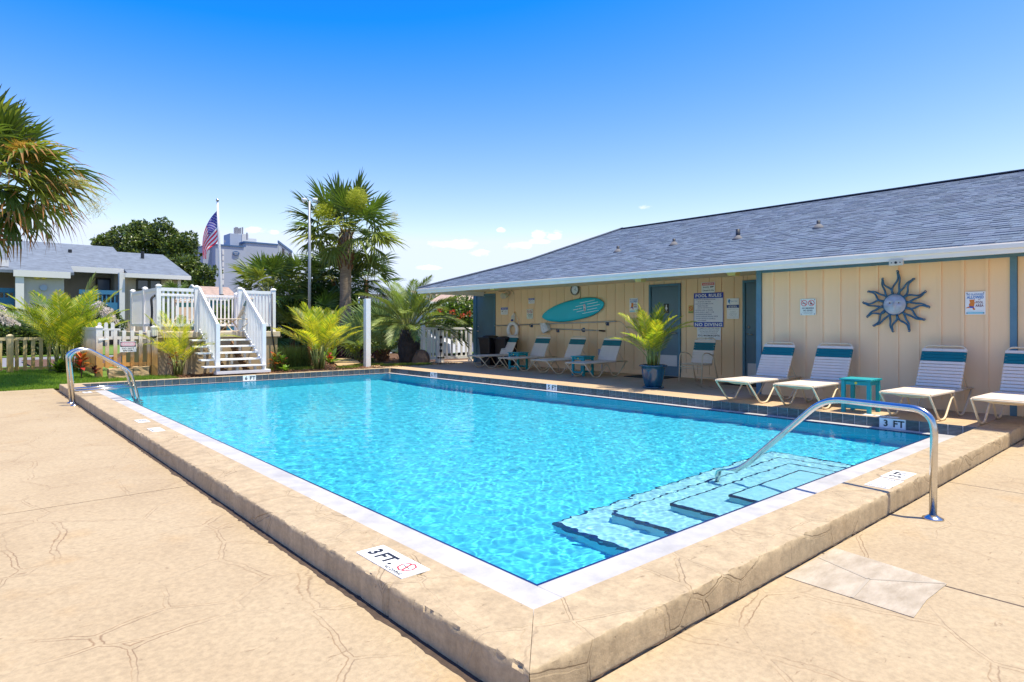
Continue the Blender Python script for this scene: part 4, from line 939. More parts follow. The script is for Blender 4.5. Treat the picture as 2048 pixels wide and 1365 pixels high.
def dl(m):
    for k, s in enumerate(('COMMERCIALLY BOTTLED WATER', 'IN PLASTIC BOTTLES IS ALLOWED', 'ON THE POOL WET DECK FOR', 'POOL PATRON HYDRATION')): put_text(m, fr, s, 0, h * (.43 - .13 * k), h * .065, w * (.9, .88, .78, .7)[k], .002, .01)
    put_text(m, fr, 'POOL MAXIMUM DEPTH:', 0, -h * .16, h * .15, w * .92, .002, .02); put_text(m, fr, '6', -w * .13, -h * .38, h * .16, w * .06, .002, .02); put_text(m, fr, 'FEET', w * .1, -h * .38, h * .14, w * .2, .002, .02)
lay(t, fr, 'lettering', M_black, dl)
t, fr, w, h = sign(1403, 564.6, 1430, 586, W1, 'WARNING Security Cameras In Use sign above the rules board', rad=.012)
lay(t, fr, 'red_header', M_red_print, lambda m: put_rect(m, fr, -w * .45, w * .45, h * .20, h * .44, .001, .002))
lay(t, fr, 'header_lettering', M_white, lambda m: put_text(m, fr, 'WARNING', 0, h * .32, h * .14, w * .8, .003, .03))
lay(t, fr, 'lettering', M_black, lambda m: [put_text(m, fr, 'Security', -w * .17, h * .02, h * .17, w * .45, .002, .02), put_text(m, fr, 'Cameras In Use', 0, -h * .27, h * .15, w * .82, .002, .02), put_rect(m, fr, w * .14, w * .27, -h * .01, h * .09, .001, .002), put_poly(m, fr, [(w * .28, -h * .02), (w * .40, h * .03), (w * .40, h * .12), (w * .28, h * .09)], .001, .002)])
t, fr, w, h = sign(1453.6, 597, 1478, 638, W1, 'white BE HELPFUL notice with blue crab emblem beside the third door')
M_lblue = mat('light_blue_print', (.02, .22, .50), .5)
lay(t, fr, 'crab_emblem', M_lblue, lambda m: [put_poly(m, fr, [(-w * .40, h * .33), (-w * .36, h * .44), (-w * .24, h * .46), (-w * .20, h * .38), (-w * .26, h * .30), (-w * .20, h * .22), (-w * .28, h * .25), (-w * .34, h * .28)][::-1], .001, .002), put_text(m, fr, 'Rent A Chair', w * .12, h * .36, h * .06, w * .52, .002)])
lay(t, fr, 'blue_band', mat('navy_print', (.01, .05, .22), .5), lambda m: put_rect(m, fr, -w / 2, w / 2, h * .03, h * .18, .001, .002))
lay(t, fr, 'band_lettering', M_white, lambda m: [put_text(m, fr, 'STAY HEALTHY', 0, h * .14, h * .04, w * .6, .003), put_text(m, fr, 'BE HELPFUL', 0, h * .08, h * .06, w * .7, .003, .02)])
lay(t, fr, 'lettering', mat('grey_print', (.2, .2, .22), .5), lambda m: [put_text(m, fr, s, 0, h * z_, h * .022, w * ww, .002) for s, z_, ww in (('PLEASE KEEP SIX FEET APART AT THE POOL', -.05, .9), ('NO LIFEGUARD', -.14, .45), ('ON DUTY', -.18, .35), ('CHILDREN MUST BE WITH', -.24, .6), ('AN ADULT AT ALL TIMES', -.29, .62), ('THANK YOU', -.34, .5), ('FOR YOUR COOPERATION', -.42, .85))])
# small no smoking sticker half behind the rules board
t, fr, w, h = sign(1377, 611, 1386.5, 627, W1, 'small yellow no smoking sticker left of the rules board', plate=mat('yellow_sticker', (.62, .46, .12), .5))
lay(t, fr, 'ban_ring', M_red_print, lambda m: put_ring(m, fr, 0, h * .1, w * .32, w * .42, .001, .002, slash=R(-45), n=16))
lay(t, fr, 'green_strip', mat('green_print', (.05, .2, .06), .5), lambda m: put_rect(m, fr, -w / 2, w / 2, -h * .42, -h * .3, .001, .002))
# no smoking / no glass signs
def nosmoke(r, label, X):
    t, fr, w, h = sign(*r, X, label, plate=mat('pale_green_enamel', (.66, .72, .62), .4), rad=.02, group='no smoking no glass signs')
    lay(t, fr, 'ban_ring', M_red_print, lambda m: [put_ring(m, fr, -w * .24, h * .24, w * .165, w * .20, .001, .003, slash=R(-45), n=24), put_ring(m, fr, w * .22, h * .24, w * .165, w * .20, .001, .003, slash=R(-45), n=24)])
    lay(t, fr, 'pictogram', M_black, lambda m: [put_rect(m, fr, -w * .36, -w * .14, h * .215, h * .25, .001, .002), put_poly(m, fr, [(w * .15, h * .15), (w * .28, h * .15), (w * .26, h * .24), (w * .22, h * .26), (w * .22, h * .34), (w * .19, h * .34), (w * .19, h * .26), (w * .15, h * .24)], .001, .002)])
    lay(t, fr, 'lettering', M_black, lambda m: [put_text(m, fr, 'NO SMOKING', 0, -h * .07, h * .09, w * .75, .002, .03), put_text(m, fr, 'NO GLASS', 0, -h * .21, h * .09, w * .58, .002, .03), put_text(m, fr, 'IT IS THE LAW IN ALL AREAS', 0, -h * .33, h * .035, w * .65, .002), put_text(m, fr, 'OF THE POOL DECK', 0, -h * .41, h * .035, w * .55, .002)])
    m = MB()
    for sx in (-1, 1):
        for sy in (-1, 1): put_ring(m, fr, sx * (w / 2 - .02), sy * (h / 2 - .02), .001, .007, .001, .004, n=8)
    m.build('screw', M_black, t)
nosmoke((1600.3, 598, 1631.6, 631), 'pale NO SMOKING NO GLASS sign on the flush wall above a lounger', W2)
nosmoke((1053.5, 618.6, 1066, 638), 'small NO SMOKING NO GLASS sign left of the surfboard', W1)
# glassware signs with a running orange bear
def glassware(r, label, X):
    t, fr, w, h = sign(*r, X, label, group='NO GLASSWARE ALLOWED IN POOL AREA signs')
    lay(t, fr, 'blue_lettering', mat('mid_blue_print', (.03, .20, .52), .5), lambda m: [put_text(m, fr, 'NO GLASSWARE', 0, h * .38, h * .085, w * .84, .003, .02), put_text(m, fr, 'ALLOWED', 0, h * .255, h * .13, w * .84, .003, .04)])
    lay(t, fr, 'dark_lettering', mat('maroon_print', (.14, .02, .03), .5), lambda m: [put_text(m, fr, 'IN', w * .2, h * .145, h * .04, w * .1, .003, .02), put_text(m, fr, 'POOL', w * .21, h * .03, h * .105, w * .36, .003, .03), put_text(m, fr, 'AREA', w * .21, -h * .11, h * .105, w * .40, .003, .03)])
    lay(t, fr, 'orange_figure', mat('orange_print', (.68, .20, .02), .5), lambda m: [put_ring(m, fr, -w * .16, h * .07, .0005, w * .12, .001, .0025, n=14), put_ring(m, fr, -w * .18, -h * .07, .0005, w * .14, .001, .0022, n=14), put_ring(m, fr, -w * .26, h * .13, .0005, w * .04, .001, .0024, n=8), put_ring(m, fr, -w * .06, h * .14, .0005, w * .04, .001, .0024, n=8), put_poly(m, fr, [(-w * .12, -h * .12), (-w * .04, -h * .22), (0, -h * .27), (-w * .02, -h * .30), (-w * .10, -h * .29), (-w * .18, -h * .16)][::-1], .001, .0021), put_poly(m, fr, [(-w * .26, -h * .13), (-w * .45, -h * .19), (-w * .45, -h * .225), (-w * .22, -h * .20)][::-1], .001, .0021), put_poly(m, fr, [(-w * .08, h * .01), (w * .0, h * .05), (w * .01, h * .02), (-w * .06, -h * .05)][::-1], .001, .0021)])
    lay(t, fr, 'blue_shorts', M_blue_print, lambda m: put_poly(m, fr, [(-w * .32, -h * .13), (-w * .06, -h * .15), (-w * .06, -h * .205), (-w * .26, -h * .21)][::-1], .001, .003))
    lay(t, fr, 'water_stripe', mat('aqua_print', (.08, .50, .62), .5), lambda m: [put_rect(m, fr, -w * .45, w * .45, -h * .46, -h * .40, .001, .002), put_rect(m, fr, -w * .4, w * .42, -h * .36, -h * .345, .001, .002)])
    m = MB()
    for sx in (-1, 1):
        for sy in (-1, 1): put_ring(m, fr, sx * (w / 2 - .02), sy * (h / 2 - .02), .001, .007, .001, .004, n=8)
    m.build('screw', M_black, t)
glassware((1930.6, 583.7, 1971, 629.6), 'white NO GLASSWARE ALLOWED sign with orange bear right of the sun face', W2)
glassware((1259, 596.7, 1275.8, 625), 'small NO GLASSWARE ALLOWED sign between surfboard and restroom door', W1)
# notice signs near the far door
for r, lb in (((1001.8, 615, 1015.7, 629.6), 'blue headed NOTICE camera sign above the bins, nearest the far door'), ((1057, 596.6, 1069, 607.6), 'small blue headed NOTICE sign high above the ring buoy')):
    t, fr, w, h = sign(*r, W1, lb, group='NOTICE signs')
    lay(t, fr, 'blue_header', M_blue_print, lambda m: put_rect(m, fr, -w * .48, w * .48, h * .17, h * .46, .001, .002))
    lay(t, fr, 'header_lettering', M_white, lambda m: put_text(m, fr, 'NOTICE', 0, h * .315, h * .15, w * .7, .003, .03))
    lay(t, fr, 'lettering', M_black, lambda m: [put_poly(m, fr, [(-w * .38, -h * .12), (-w * .12, -h * .02), (-w * .12, h * .06), (-w * .38, -h * .02)], .001, .002), put_text(m, fr, 'AREA', w * .15, h * .02, h * .07, w * .3, .002), put_text(m, fr, 'UNDER', w * .15, -h * .10, h * .07, w * .34, .002), put_text(m, fr, 'SURVEILLANCE', 0, -h * .30, h * .07, w * .6, .002)])
# restroom sign on the door leaf
t, fr, w, h = sign(1327.6, 608, 1337.8, 626.6, W1 - .006, 'black restroom sign with white figure on the blue door', plate=M_black, e=.004)
lay(t, fr, 'figure', M_white, lambda m: [put_ring(m, fr, 0, h * .33, .0005, w * .10, .001, .003, n=12), put_poly(m, fr, [(-w * .07, h * .24), (-w * .24, -h * .06), (-w * .09, -h * .06), (-w * .08, -h * .22), (w * .08, -h * .22), (w * .09, -h * .06), (w * .24, -h * .06), (w * .07, h * .24)], .001, .003)])
lay(t, fr, 'lettering', mat('gold_print', (.5, .4, .15), .5), lambda m: put_text(m, fr, 'WOMEN', 0, -h * .37, h * .07, w * .6, .003, .02))
# sun face ornament ------------------------------------------------------
sy, sz = onX(1789.6, 609.5, W2 - .05); t = thing('sun_ornament', 'blue metal sun with wavy rays and pale face on the flush wall', 'wall ornament', (W2 - .05, sy, sz))
fr = Frame((W2 - .05, sy, sz), (0, -1, 0), (0, 0, 1)); M_sunblue = mat('patinated_blue_metal', (0.045, 0.13, 0.21), 0.4, metal=.35, var=.4, vscale=14, bump=.15, bscale=60)
M_face = mat('silvery_painted_face', (0.40, 0.41, 0.45), 0.38, metal=.3, var=.22, vscale=9, bump=.2, bscale=30)
m = MB(); nr, na = 10, 40; vs = []; 
for i in range(nr + 1):
    for k in range(na):
        rr = .170 * i / nr; a = 2 * math.pi * k / na; x, y = rr * math.cos(a), rr * math.sin(a)
        z = .045 * math.sqrt(max(0, 1 - (rr / .176) ** 2)) + .022 * math.exp(-((x / .017) ** 2 + ((y + .01) / .045) ** 2)) + .008 * math.exp(-((x / .03) ** 2 + ((y + .047) / .014) ** 2))
        for s in (-1, 1): z -= .014 * math.exp(-(((x - s * .062) / .030) ** 2 + ((y - .025) / .016) ** 2)); z += .007 * math.exp(-(((x - s * .062) / .045) ** 2 + ((y - .060) / .010) ** 2)) + .006 * math.exp(-(((x - s * .085) / .03) ** 2 + ((y + .04) / .03) ** 2))
        z += .008 * math.exp(-((x / .042) ** 2 + ((y + .082) / .009) ** 2)) + .007 * math.exp(-((x / .028) ** 2 + ((y + .102) / .008) ** 2))- .006 * math.exp(-((x / .045) ** 2 + ((y + .092) / .004) ** 2))
        vs.append(tuple(fr.pt(x, y, z)))
fs = [(i * na + k, (i + 1) * na + k, (i + 1) * na + (k + 1) % na, i * na + (k + 1) % na) for i in range(nr) for k in range(na)]
m.add(vs, fs); m.build('face', M_face, t, smooth=True)
m = MB()
for s in (-1, 1): put_ring(m, fr, s * .070, .026, .0005, .011, .028, .038, n=10); 
m.build('eye', mat('bronze_eye', (.16, .09, .05), .4, metal=.4), t)
m = MB()
put_ring(m, fr, 0, -.092, .016, .0175, .044, .046, n=4, ex=2.0)
m.build('lip_line', mat('grey_shade_paint', (.28, .29, .33), .5), t)
m = MB(); m.tube([fr.pt(.178 * math.cos(2 * math.pi * i / 40), .178 * math.sin(2 * math.pi * i / 40), .006) for i in range(40)], .011, 8, closed=True); m.build('rim', M_sunblue, t, smooth=True)
tips = [(84, .56, 1), (58, .50, -1), (22, .49, 1), (-4, .50, -1), (-33, .50, 1), (-62, .49, -1), (-96, .45, 1), (-130, .48, -1), (-157, .47, 1), (177, .49, -1), (148, .47, 1), (115, .48, -1)]
for a, ln_, sg in tips:
    a = R(a); m = MB(); ca_, sa_ = math.cos(a), math.sin(a)
    for s in (-1, 1):
        pts = []; rs = []
        for i in range(15):
            u = i / 14; rad = .182 + (ln_ - .182) * u; wid = .052 * (1 - u) ** .8 * (1 + .25 * math.sin(u * 7)); wav = .022 * sg * math.sin(u * 2 * math.pi * 1.15) * (.3 + .7 * u)
            tt = s * wid + wav
            pts.append(fr.pt(rad * ca_ - tt * sa_, rad * sa_ + tt * ca_, .012 * (1 - u))); rs.append(.019 - .006 * u)
        m.tube(pts, rs, 6)
    rad = ln_; m.tube([fr.pt(rad * ca_ - q * sa_ * sg + pq * ca_, rad * sa_ + q * ca_ * sg + pq * sa_, 0) for q, pq in ((0, -.02), (.006, .008), (.018, .02), (.033, .014), (.036, 0))], [.012, .011, .010, .009, .007], 6)
    m.build('ray', M_sunblue, t, smooth=True)

t.scale = (.88, .88, .88)   # the sun ornament is about 0.9 m across

# ------------------------------------------------------------------ garden ground beyond the pool
def gz(x, y):   # gentle rise from the lower deck to the planting beds
    t = max(0, min(1, (y - 16.65) / 1.0)); z = -.155 + t * .095
    if x > 3.0: z = max(z, -.06) if y > 15.8 else z
    if x > 4.5: z += (min(x, 8) - 4.5) / 3.5 * .06
    return z
M_grass = mat('lawn_turf', (0.14, 0.22, 0.02), 0.9, col2=(0.08, 0.15, 0.014), vscale=3, bump=.6, bscale=60)
M_blade = mat('grass_blade', (0.24, 0.37, 0.03), 0.6, trans=.35, objvar=.25, isl=True)
M_mulch = mat('bark_mulch', (0.17, 0.085, 0.04), 0.95, col2=(0.055, 0.03, 0.018), vscale=14, bump=1.0, bscale=50)
M_asph = mat('grey_driveway', (0.20, 0.20, 0.22), 0.9, var=.15, vscale=3)
def grid(name, x0, x1, y0, y1, st, mt, f=gz, dz=0, jit=0.0):
    nx_, ny_ = max(2, int((x1 - x0) / st)), max(2, int((y1 - y0) / st)); X_, Y_ = np.meshgrid(np.linspace(x0, x1, nx_), np.linspace(y0, y1, ny_), indexing='ij')
    Z_ = np.array([[f(a, b) + dz + jit * noise.noise(Vector((a * 2, b * 2, 0))) for a, b in zip(r1, r2)] for r1, r2 in zip(X_, Y_)])
    i_, j_ = np.meshgrid(np.arange(nx_ - 1), np.arange(ny_ - 1), indexing='ij'); a = (i_ * ny_ + j_).ravel()
    o = np_obj(name, np.stack([X_, Y_, Z_], -1).reshape(-1, 3), np.stack([a, a + ny_, a + ny_ + 1, a + 1], 1), mt, smooth=True); tag(o, kind='structure'); return o
bpy.data.objects.remove(ground)
gp = MB()
for x0, x1, y0, y1 in ((-900, 1.7, -400, 1500), (9.2, 1500, -400, 1500), (1.7, 9.2, -400, 1.8), (1.7, 9.2, 15.6, 1500)): gp.box(x0, x1, y0, y1, -.6, -.37)
ground = gp.build('ground', M_soil); tag(ground, kind='structure')
lawn = grid('lawn', -26, 3.6, 16.655, 22.6, .35, M_grass, jit=.01)
bed = grid('mulch_bed', 1.66, 14.0, 15.80, 30, .35, M_mulch, f=lambda a, b: gz(a, b) if b > 15.9 else -.03, dz=-.02, jit=.02)
for v in bed.data.vertices:
    if v.co.x < 3.6 and v.co.y > 16.0: v.co.z -= .03
    if v.co.x > 9.0 and v.co.y < 17.6 : v.co.z -= .06
yard = MB(); yard.box(-80, 40, 22.6, 26, -.36, -.14); yard.box(-80, 90, 34, 49, -.36, -.13); o = yard.build('roadside_grass', M_grass); tag(o, kind='structure')
dr = MB(); dr.box(-80, 90, 26, 34, -.36, -.18); o = dr.build('driveway', M_asph); tag(o, kind='structure')
# grass blades
def blades(name, pts, hmin, hmax, wd, mt, spread=.35):
    n = len(pts); a = rng.uniform(0, 6.28, n); h = rng.uniform(hmin, hmax, n); lean = rng.uniform(0, spread, n) * h; la = rng.uniform(0, 6.28, n)
    p = np.array(pts); dx, dy = np.cos(a) * wd, np.sin(a) * wd
    v0 = p + np.stack([dx, dy, 0 * a], 1); v1 = p - np.stack([dx, dy, 0 * a], 1); v2 = p + np.stack([np.cos(la) * lean, np.sin(la) * lean, h], 1)
    V_ = np.stack([v0, v1, v2], 1).reshape(-1, 3); F_ = np.arange(3 * n).reshape(-1, 3); o = np_obj(name, V_, F_, mt); tag(o, kind='stuff'); return o
gx = rng.uniform(-3.5, 3.5, 75000); gy_ = 16.66 + (22.4 - 16.66) * rng.uniform(0, 1, 75000) ** 1.5
ok = ~((gx > 2.4) & (gy_ > 17.7)); gx, gy_ = gx[ok], gy_[ok]
blades('grass', [(x, y, gz(x, y)) for x, y in zip(gx, gy_)], .03, .075, .006, M_blade)
cx_ = rng.uniform(1.7, 3.9, 9000); cy2 = rng.uniform(15.85, 17.6, 9000)
blades('grass', [(x, y, gz(x, y) - .02) for x, y in zip(cx_, cy2)], .03, .08, .006, M_blade)
pts_ = []
for cx, cy, rr, n_ in ((9.9, 16.55, .55, 3500), (8.3, 16.6, .35, 1200), (7.3, 17.2, .5, 1500), (9.3, 17.2, .5, 1500), (10.6, 16.3, .35, 1200), (6.6, 17.6, .4, 900)):
    for _ in range(n_):
        a = random.uniform(0, 6.28); q = rr * math.sqrt(random.random()); x, y = cx + q * math.cos(a), max(cy + q * math.sin(a) * .6, 15.86); pts_.append((x, y, gz(x, y) - .02))
blades('ground_cover', pts_, .03, .09, .008, mat('yellow_green_cover', (0.20, 0.26, 0.03), .7, trans=.3, objvar=.3, isl=True), .8)
# mulch chips
n_ = 9000; px_ = rng.uniform(3.8, 12.0, n_); py_ = 15.86 + 5 * rng.uniform(0, 1, n_) ** 1.6
vv = []; ff = []
for i, (x, y) in enumerate(zip(px_, py_)):
    a = random.uniform(0, 3.14); l, w = random.uniform(.02, .05), random.uniform(.006, .014); z = gz(x, y) + random.uniform(-.02, .012); c_, s_ = math.cos(a), math.sin(a); tl = random.uniform(-.015, .015)
    b0 = len(vv); vv += [(x - c_ * l - s_ * w, y - s_ * l + c_ * w, z - tl), (x + c_ * l - s_ * w, y + s_ * l + c_ * w, z + tl), (x + c_ * l + s_ * w, y + s_ * l - c_ * w, z + tl), (x - c_ * l + s_ * w, y - s_ * l - c_ * w, z - tl)]; ff.append((b0, b0 + 1, b0 + 2, b0 + 3))
o = np_obj('mulch', vv, ff, mat('mulch_chip', (0.20, 0.095, 0.045), .95, objvar=.5, isl=True)); tag(o, kind='stuff')

# ------------------------------------------------------------------ raised terrace, railings and stairs
M_stucco = mat('tan_stucco', (0.44, 0.34, 0.215), 0.85, var=.1, vscale=2, bump=.3, bscale=60)
M_cap = mat('pale_stucco_cap', (0.60, 0.50, 0.37), 0.8, var=.08, vscale=3, bump=.2, bscale=50)
M_vinyl = mat('white_vinyl', (0.80, 0.80, 0.79), 0.45, var=.04, vscale=4) if False else mat('white_vinyl_fence', (0.80, 0.80, 0.79), 0.42, var=.04, vscale=4)
TX0, TX1, TY0, TY1, TZ = 3.50, 6.78, 17.92, 21.4, 1.03
t = thing('terrace', 'raised tan stucco terrace behind the white stairs', 'terrace', (5.1, 19.6, 0))
m = MB(); m.box(TX0, TX1, TY0, TY1, -.3, TZ - .15); m.build('wall', M_stucco, t)
m = MB(); m.box(TX0 - .05, TX1 + .06, TY0 - .06, TY1 + .06, TZ - .15, TZ); m.build('cap', M_cap, t, bevel=.012)
PK = {}
def picket(parent, x, y, z0, z1, w, th, axis, mt, name='picket', round_top=False):
    k = (round(z1 - z0, 3), w, th, axis, mt.name, round_top)
    if k not in PK:
        b = MB(); a_, b_ = (w, th) if axis == 'x' else (th, w); h = z1 - z0
        if round_top:
            poly = [(-w / 2, 0), (w / 2, 0), (w / 2, h - w / 2)] + [(w / 2 * math.cos(R(q)), h - w / 2 + w / 2 * math.sin(R(q))) for q in (30, 60, 90, 120, 150)] + [(-w / 2, h - w / 2)]
            b.prism(poly, (lambda p, q, t_: (p, t_, q)) if axis == 'x' else (lambda p, q, t_: (t_, p, q)), -th / 2, th / 2)
        else: b.box(-a_ / 2, a_ / 2, -b_ / 2, b_ / 2, 0, h)
        PK[k] = b.mesh(name, mt)
    return link_mesh(name, PK[k], parent, Vector((x, y, z0)) - parent_world(parent))
def post(parent, x, y, z0, z1, w=.105, mt=None):
    k = ('post', round(z1 - z0, 3), w, (mt or M_vinyl).name)
    if k not in PK:
        h = z1 - z0; b = MB(); b.box(-w / 2, w / 2, -w / 2, w / 2, 0, h - .06); q = w / 2 + .012; b.box(-q, q, -q, q, h - .06, h - .035)
        b.hexa([(-q, -q, h - .035), (q, -q, h - .035), (q, q, h - .035), (-q, q, h - .035), (-.02, -.02, h), (.02, -.02, h), (.02, .02, h), (-.02, .02, h)]); PK[k] = b.mesh('post', mt or M_vinyl)
    return link_mesh('post', PK[k], parent, Vector((x, y, z0)) - parent_world(parent))
def rail(parent, a, b, h=.06, w=.05, mt=None): m = MB(); m.bar(a, b, w, h); return m.build('rail', mt or M_vinyl, parent)
# front railing, left of the stairs
yf = TY0 + .06; xa, xb, xc, xd = 3.76, 4.66, 5.76, 6.68; ztop = 2.17
t = thing('terrace_railing', 'white vinyl railing on the terrace front, left of the stairs', 'railing', (xa, yf, TZ), group='white railings of the terrace')
for x in (xa, xb): post(t, x, yf, TZ, 2.26)
rail(t, (xa, yf, 2.13), (xb, yf, 2.13), .085); rail(t, (xa, yf, 1.98), (xb, yf, 1.98), .045); rail(t, (xa, yf, 1.21), (xb, yf, 1.21), .07)
n_ = 7
for i in range(n_): picket(t, xa + (xb - xa) * (i + 1) / (n_ + 1), yf, 1.21, 2.12, .048, .022, 'x', M_vinyl)
t = thing('terrace_railing', 'white vinyl railing on the terrace front, right of the stairs', 'railing', (xc, yf, TZ), group='white railings of the terrace')
for x in (xc, xd): post(t, x, yf, TZ, 2.26)
rail(t, (xc, yf, 2.13), (xd, yf, 2.13), .085); rail(t, (xc, yf, 1.21), (xd, yf, 1.21), .07)
for i in range(9): picket(t, xc + (xd - xc) * (i + 1) / 10, yf, 1.21, 2.12, .055, .022, 'x', M_vinyl)
for xs_, lb in ((xa, 'white side railing of the terrace running back on the left'), (xd, 'white side railing of the terrace running back on the right')):
    t = thing('terrace_railing', lb, 'railing', (xs_, 19.6, TZ), group='white railings of the terrace')
    for y in (19.55, 21.2): post(t, xs_, y, TZ, 2.26)
    rail(t, (xs_, yf, 2.13), (xs_, 21.2, 2.13), .085); rail(t, (xs_, yf, 1.21), (xs_, 21.2, 1.21), .07)
    for i in range(26):
        y = yf + .09 + i * (21.2 - yf - .1) / 26
        if abs(y - 19.55) > .08: picket(t, xs_, y, 1.21, 2.12, .075 if xs_ == xa else .05, .022, 'y', M_vinyl)
t = thing('terrace_railing', 'white railing along the back of the terrace below the flagpole', 'railing', (5.2, 21.2, TZ), group='white railings of the terrace')
rail(t, (xa, 21.2, 2.13), (xd, 21.2, 2.13), .075); rail(t, (xa, 21.2, 1.21), (xd, 21.2, 1.21), .07)
for i in range(24): picket(t, xa + (xd - xa) * (i + 1) / 25, 21.2, 1.21, 2.12, .045, .022, 'x', M_vinyl)
# hose on the left post
m = MB(); m.tube(fillet([(xa - .02, yf + .25, 1.98), (xa - .12, yf + .22, 1.9), (xa - .10, yf + .2, 1.5), (xa - .14, yf + .2, 1.15), (xa - .02, yf + .05, 1.10)], .2, 6), .03, 8); o = m.build('hose', mat('black_hose', (.02, .02, .022), .5), smooth=True); tag(o, 'thick black hose hanging beside the left terrace post', 'hose')
# stairs
M_string = mat('brown_stringer', (0.20, 0.11, 0.055), .8, var=.2, vscale=4)
sx0, sx1 = 4.72, 5.84
t = thing('stairs', 'white wooden stairs with open risers up to the terrace', 'stairs', (5.2, 17.0, 0))
for k in range(5):
    z = .84 - .158 * k; y = 17.60 - .265 * k; m = MB(); m.box(4.38, sx1 + .02, y - .30, y - .02, z - .038, z); m.build('tread', M_vinyl, t, bevel=.004)
    for xx in (4.60, 5.02 + .05 * k, 5.50 + .04 * k): m = MB(); m.box(xx - .03, xx + .03, y - .06, y - .02, z - .158, z - .038); m.build('riser_block', M_vinyl, t)
m = MB(); m.box(sx0 - .06, sx1 + .14, 16.26, 16.50, .0, .075); m.build('bottom_tread', M_vinyl, t, bevel=.005)
for xx in (4.95, 5.5):
    m = MB(); m.bar((xx, 17.85, .70), (xx, 16.42, -.06), .045, .20); m.build('stringer', M_string, t)
for xx, tt in ((sx0, 'left'), (sx1, 'right')):
    m = MB(); m.box(xx - .048, xx + .048, 16.33, 16.43, .07, 1.25); m.build('newel_post', M_vinyl, t, bevel=.004)
    m = MB(); m.bar((xx, 16.38, 1.22), (xx, yf, 2.19), .055, .07); m.build('handrail', M_vinyl, t)
    m = MB(); m.bar((xx, 16.42, .22), (xx, yf, 1.12), .045, .07); m.build('lower_rail', M_vinyl, t)
    for i in range(13):
        f = (i + .7) / 13.4; y = 16.42 + (yf - 16.42) * f; z0 = .24 + .90 * f; z1 = 1.19 + .97 * f; picket(t, xx, y, round(z0, 3), round(z0 + .96, 3), .045, .022, 'y', M_vinyl)
# ------------------------------------------------------------------ the stained gate and its fence
def stained(name, base, stain, z0, z1, axis='Z'):
    m = bpy.data.materials.new(name); m.use_nodes = True; nt = m.node_tree; L = nt.links.new; b = nt.nodes['Principled BSDF']; b.inputs['Roughness'].default_value = .5
    g = nt.nodes.new('ShaderNodeNewGeometry'); s = nt.nodes.new('ShaderNodeSeparateXYZ'); L(g.outputs['Position'], s.inputs[0])
    nz_ = nt.nodes.new('ShaderNodeTexNoise'); nz_.inputs['Scale'].default_value = 7; nz_.inputs['Detail'].default_value = 5; L(g.outputs['Position'], nz_.inputs['Vector'])
    a = nt.nodes.new('ShaderNodeMath'); a.operation = 'MULTIPLY_ADD'; a.inputs[1].default_value = .35; L(nz_.outputs['Fac'], a.inputs[0]); L(s.outputs['Z'], a.inputs[2])
    r = nt.nodes.new('ShaderNodeMapRange'); r.inputs['From Min'].default_value = z1 + .17; r.inputs['From Max'].default_value = z0 + .17; L(a.outputs[0], r.inputs['Value'])
    mx = nt.nodes.new('ShaderNodeMixRGB'); mx.inputs[1].default_value = (*base, 1); mx.inputs[2].default_value = (*stain, 1); L(r.outputs[0], mx.inputs[0]); L(mx.outputs[0], b.inputs['Base Color']); return m
M_rust = stained('iron_stained_vinyl', (0.78, 0.76, 0.72), (0.56, 0.29, 0.07), .42, 1.05)
M_yel = stained('yellowed_vinyl', (0.70, 0.60, 0.38), (0.62, 0.40, 0.11), .15, 1.0)
GY = 17.78
gxp = lambda px: onY(px, 700, GY)[0]
t = thing('stained_gate', 'white picket gate stained orange at the bottom with a danger sign', 'gate', ((gxp(198) + gxp(308)) / 2, GY, 0))
p1, p2 = gxp(198), gxp(308.5)
for x in (p1, p2): post(t, x, GY, -.08, 1.20, .13, M_rust)
for px in (214, 230.5, 248, 264.5, 281, 297): picket(t, gxp(px), GY - .02, .18, 1.08, .078, .022, 'x', M_rust)
for px in (211.5, 225, 238.8, ): picket(t, gxp(px), GY + .9, .9, 1.28, .08, .02, 'x', M_vinyl, round_top=True)
rail(t, (p1, GY + .9, 1.10), (gxp(255), GY + .9, 1.10), .05, .03, M_vinyl)
rail(t, (p1 + .06, GY + .01, .90), (p2 - .06, GY + .01, .90), .075, .03, M_rust); rail(t, (p1 + .06, GY + .01, .25), (p2 - .06, GY + .01, .25), .09, .03, M_rust)
m = MB(); m.bar((p1 + .2, GY + .03, .35), (p2 - .08, GY + .03, .88), .02, .08); m.build('brace', M_rust, t)
m = MB(); m.box(p2 - .10, p2 + .02, GY - .085, GY - .065, .88, .93); m.tube([(p2 - .03, GY - .08, .91), (p2 + .03, GY - .12, .93)], .018, 8); m.build('latch', M_black, t)
m = MB(); m.box(p2 - .05, p2 + .01, GY - .10, GY - .07, .74, .82); m.tube([(p2 - .04, GY - .085, .82), (p2 - .04, GY - .085, .87), (p2 + .0, GY - .085, .87), (p2, GY - .085, .82)], .006, 6); m.build('padlock', M_steel, t)
m = MB(); m.bar((p1 - .02, GY - .075, .86), (p1 + .18, GY - .06, .88), .015, .035); m.build('hinge', M_vinyl, t)
xl, zt = onY(239.6, 683, GY - .05); xr, zb = onY(272.8, 704, GY - .05)
t = thing('danger_sign', 'white DANGER DO NOT ENTER sign hung on the stained gate', 'sign', ((xl + xr) / 2, GY - .05, (zt + zb) / 2)); fr = Frame(((xl + xr) / 2, GY - .05, (zt + zb) / 2), (1, 0, 0), (0, 0, 1)); w, h = xr - xl, zt - zb
lay(t, fr, 'plate', M_white, lambda m: put_rect(m, fr, -w / 2, w / 2, -h / 2, h / 2, -.004, .001))
lay(t, fr, 'black_panel', M_black, lambda m: put_rect(m, fr, -w * .47, w * .47, -h * .02, h * .45, .001, .002))
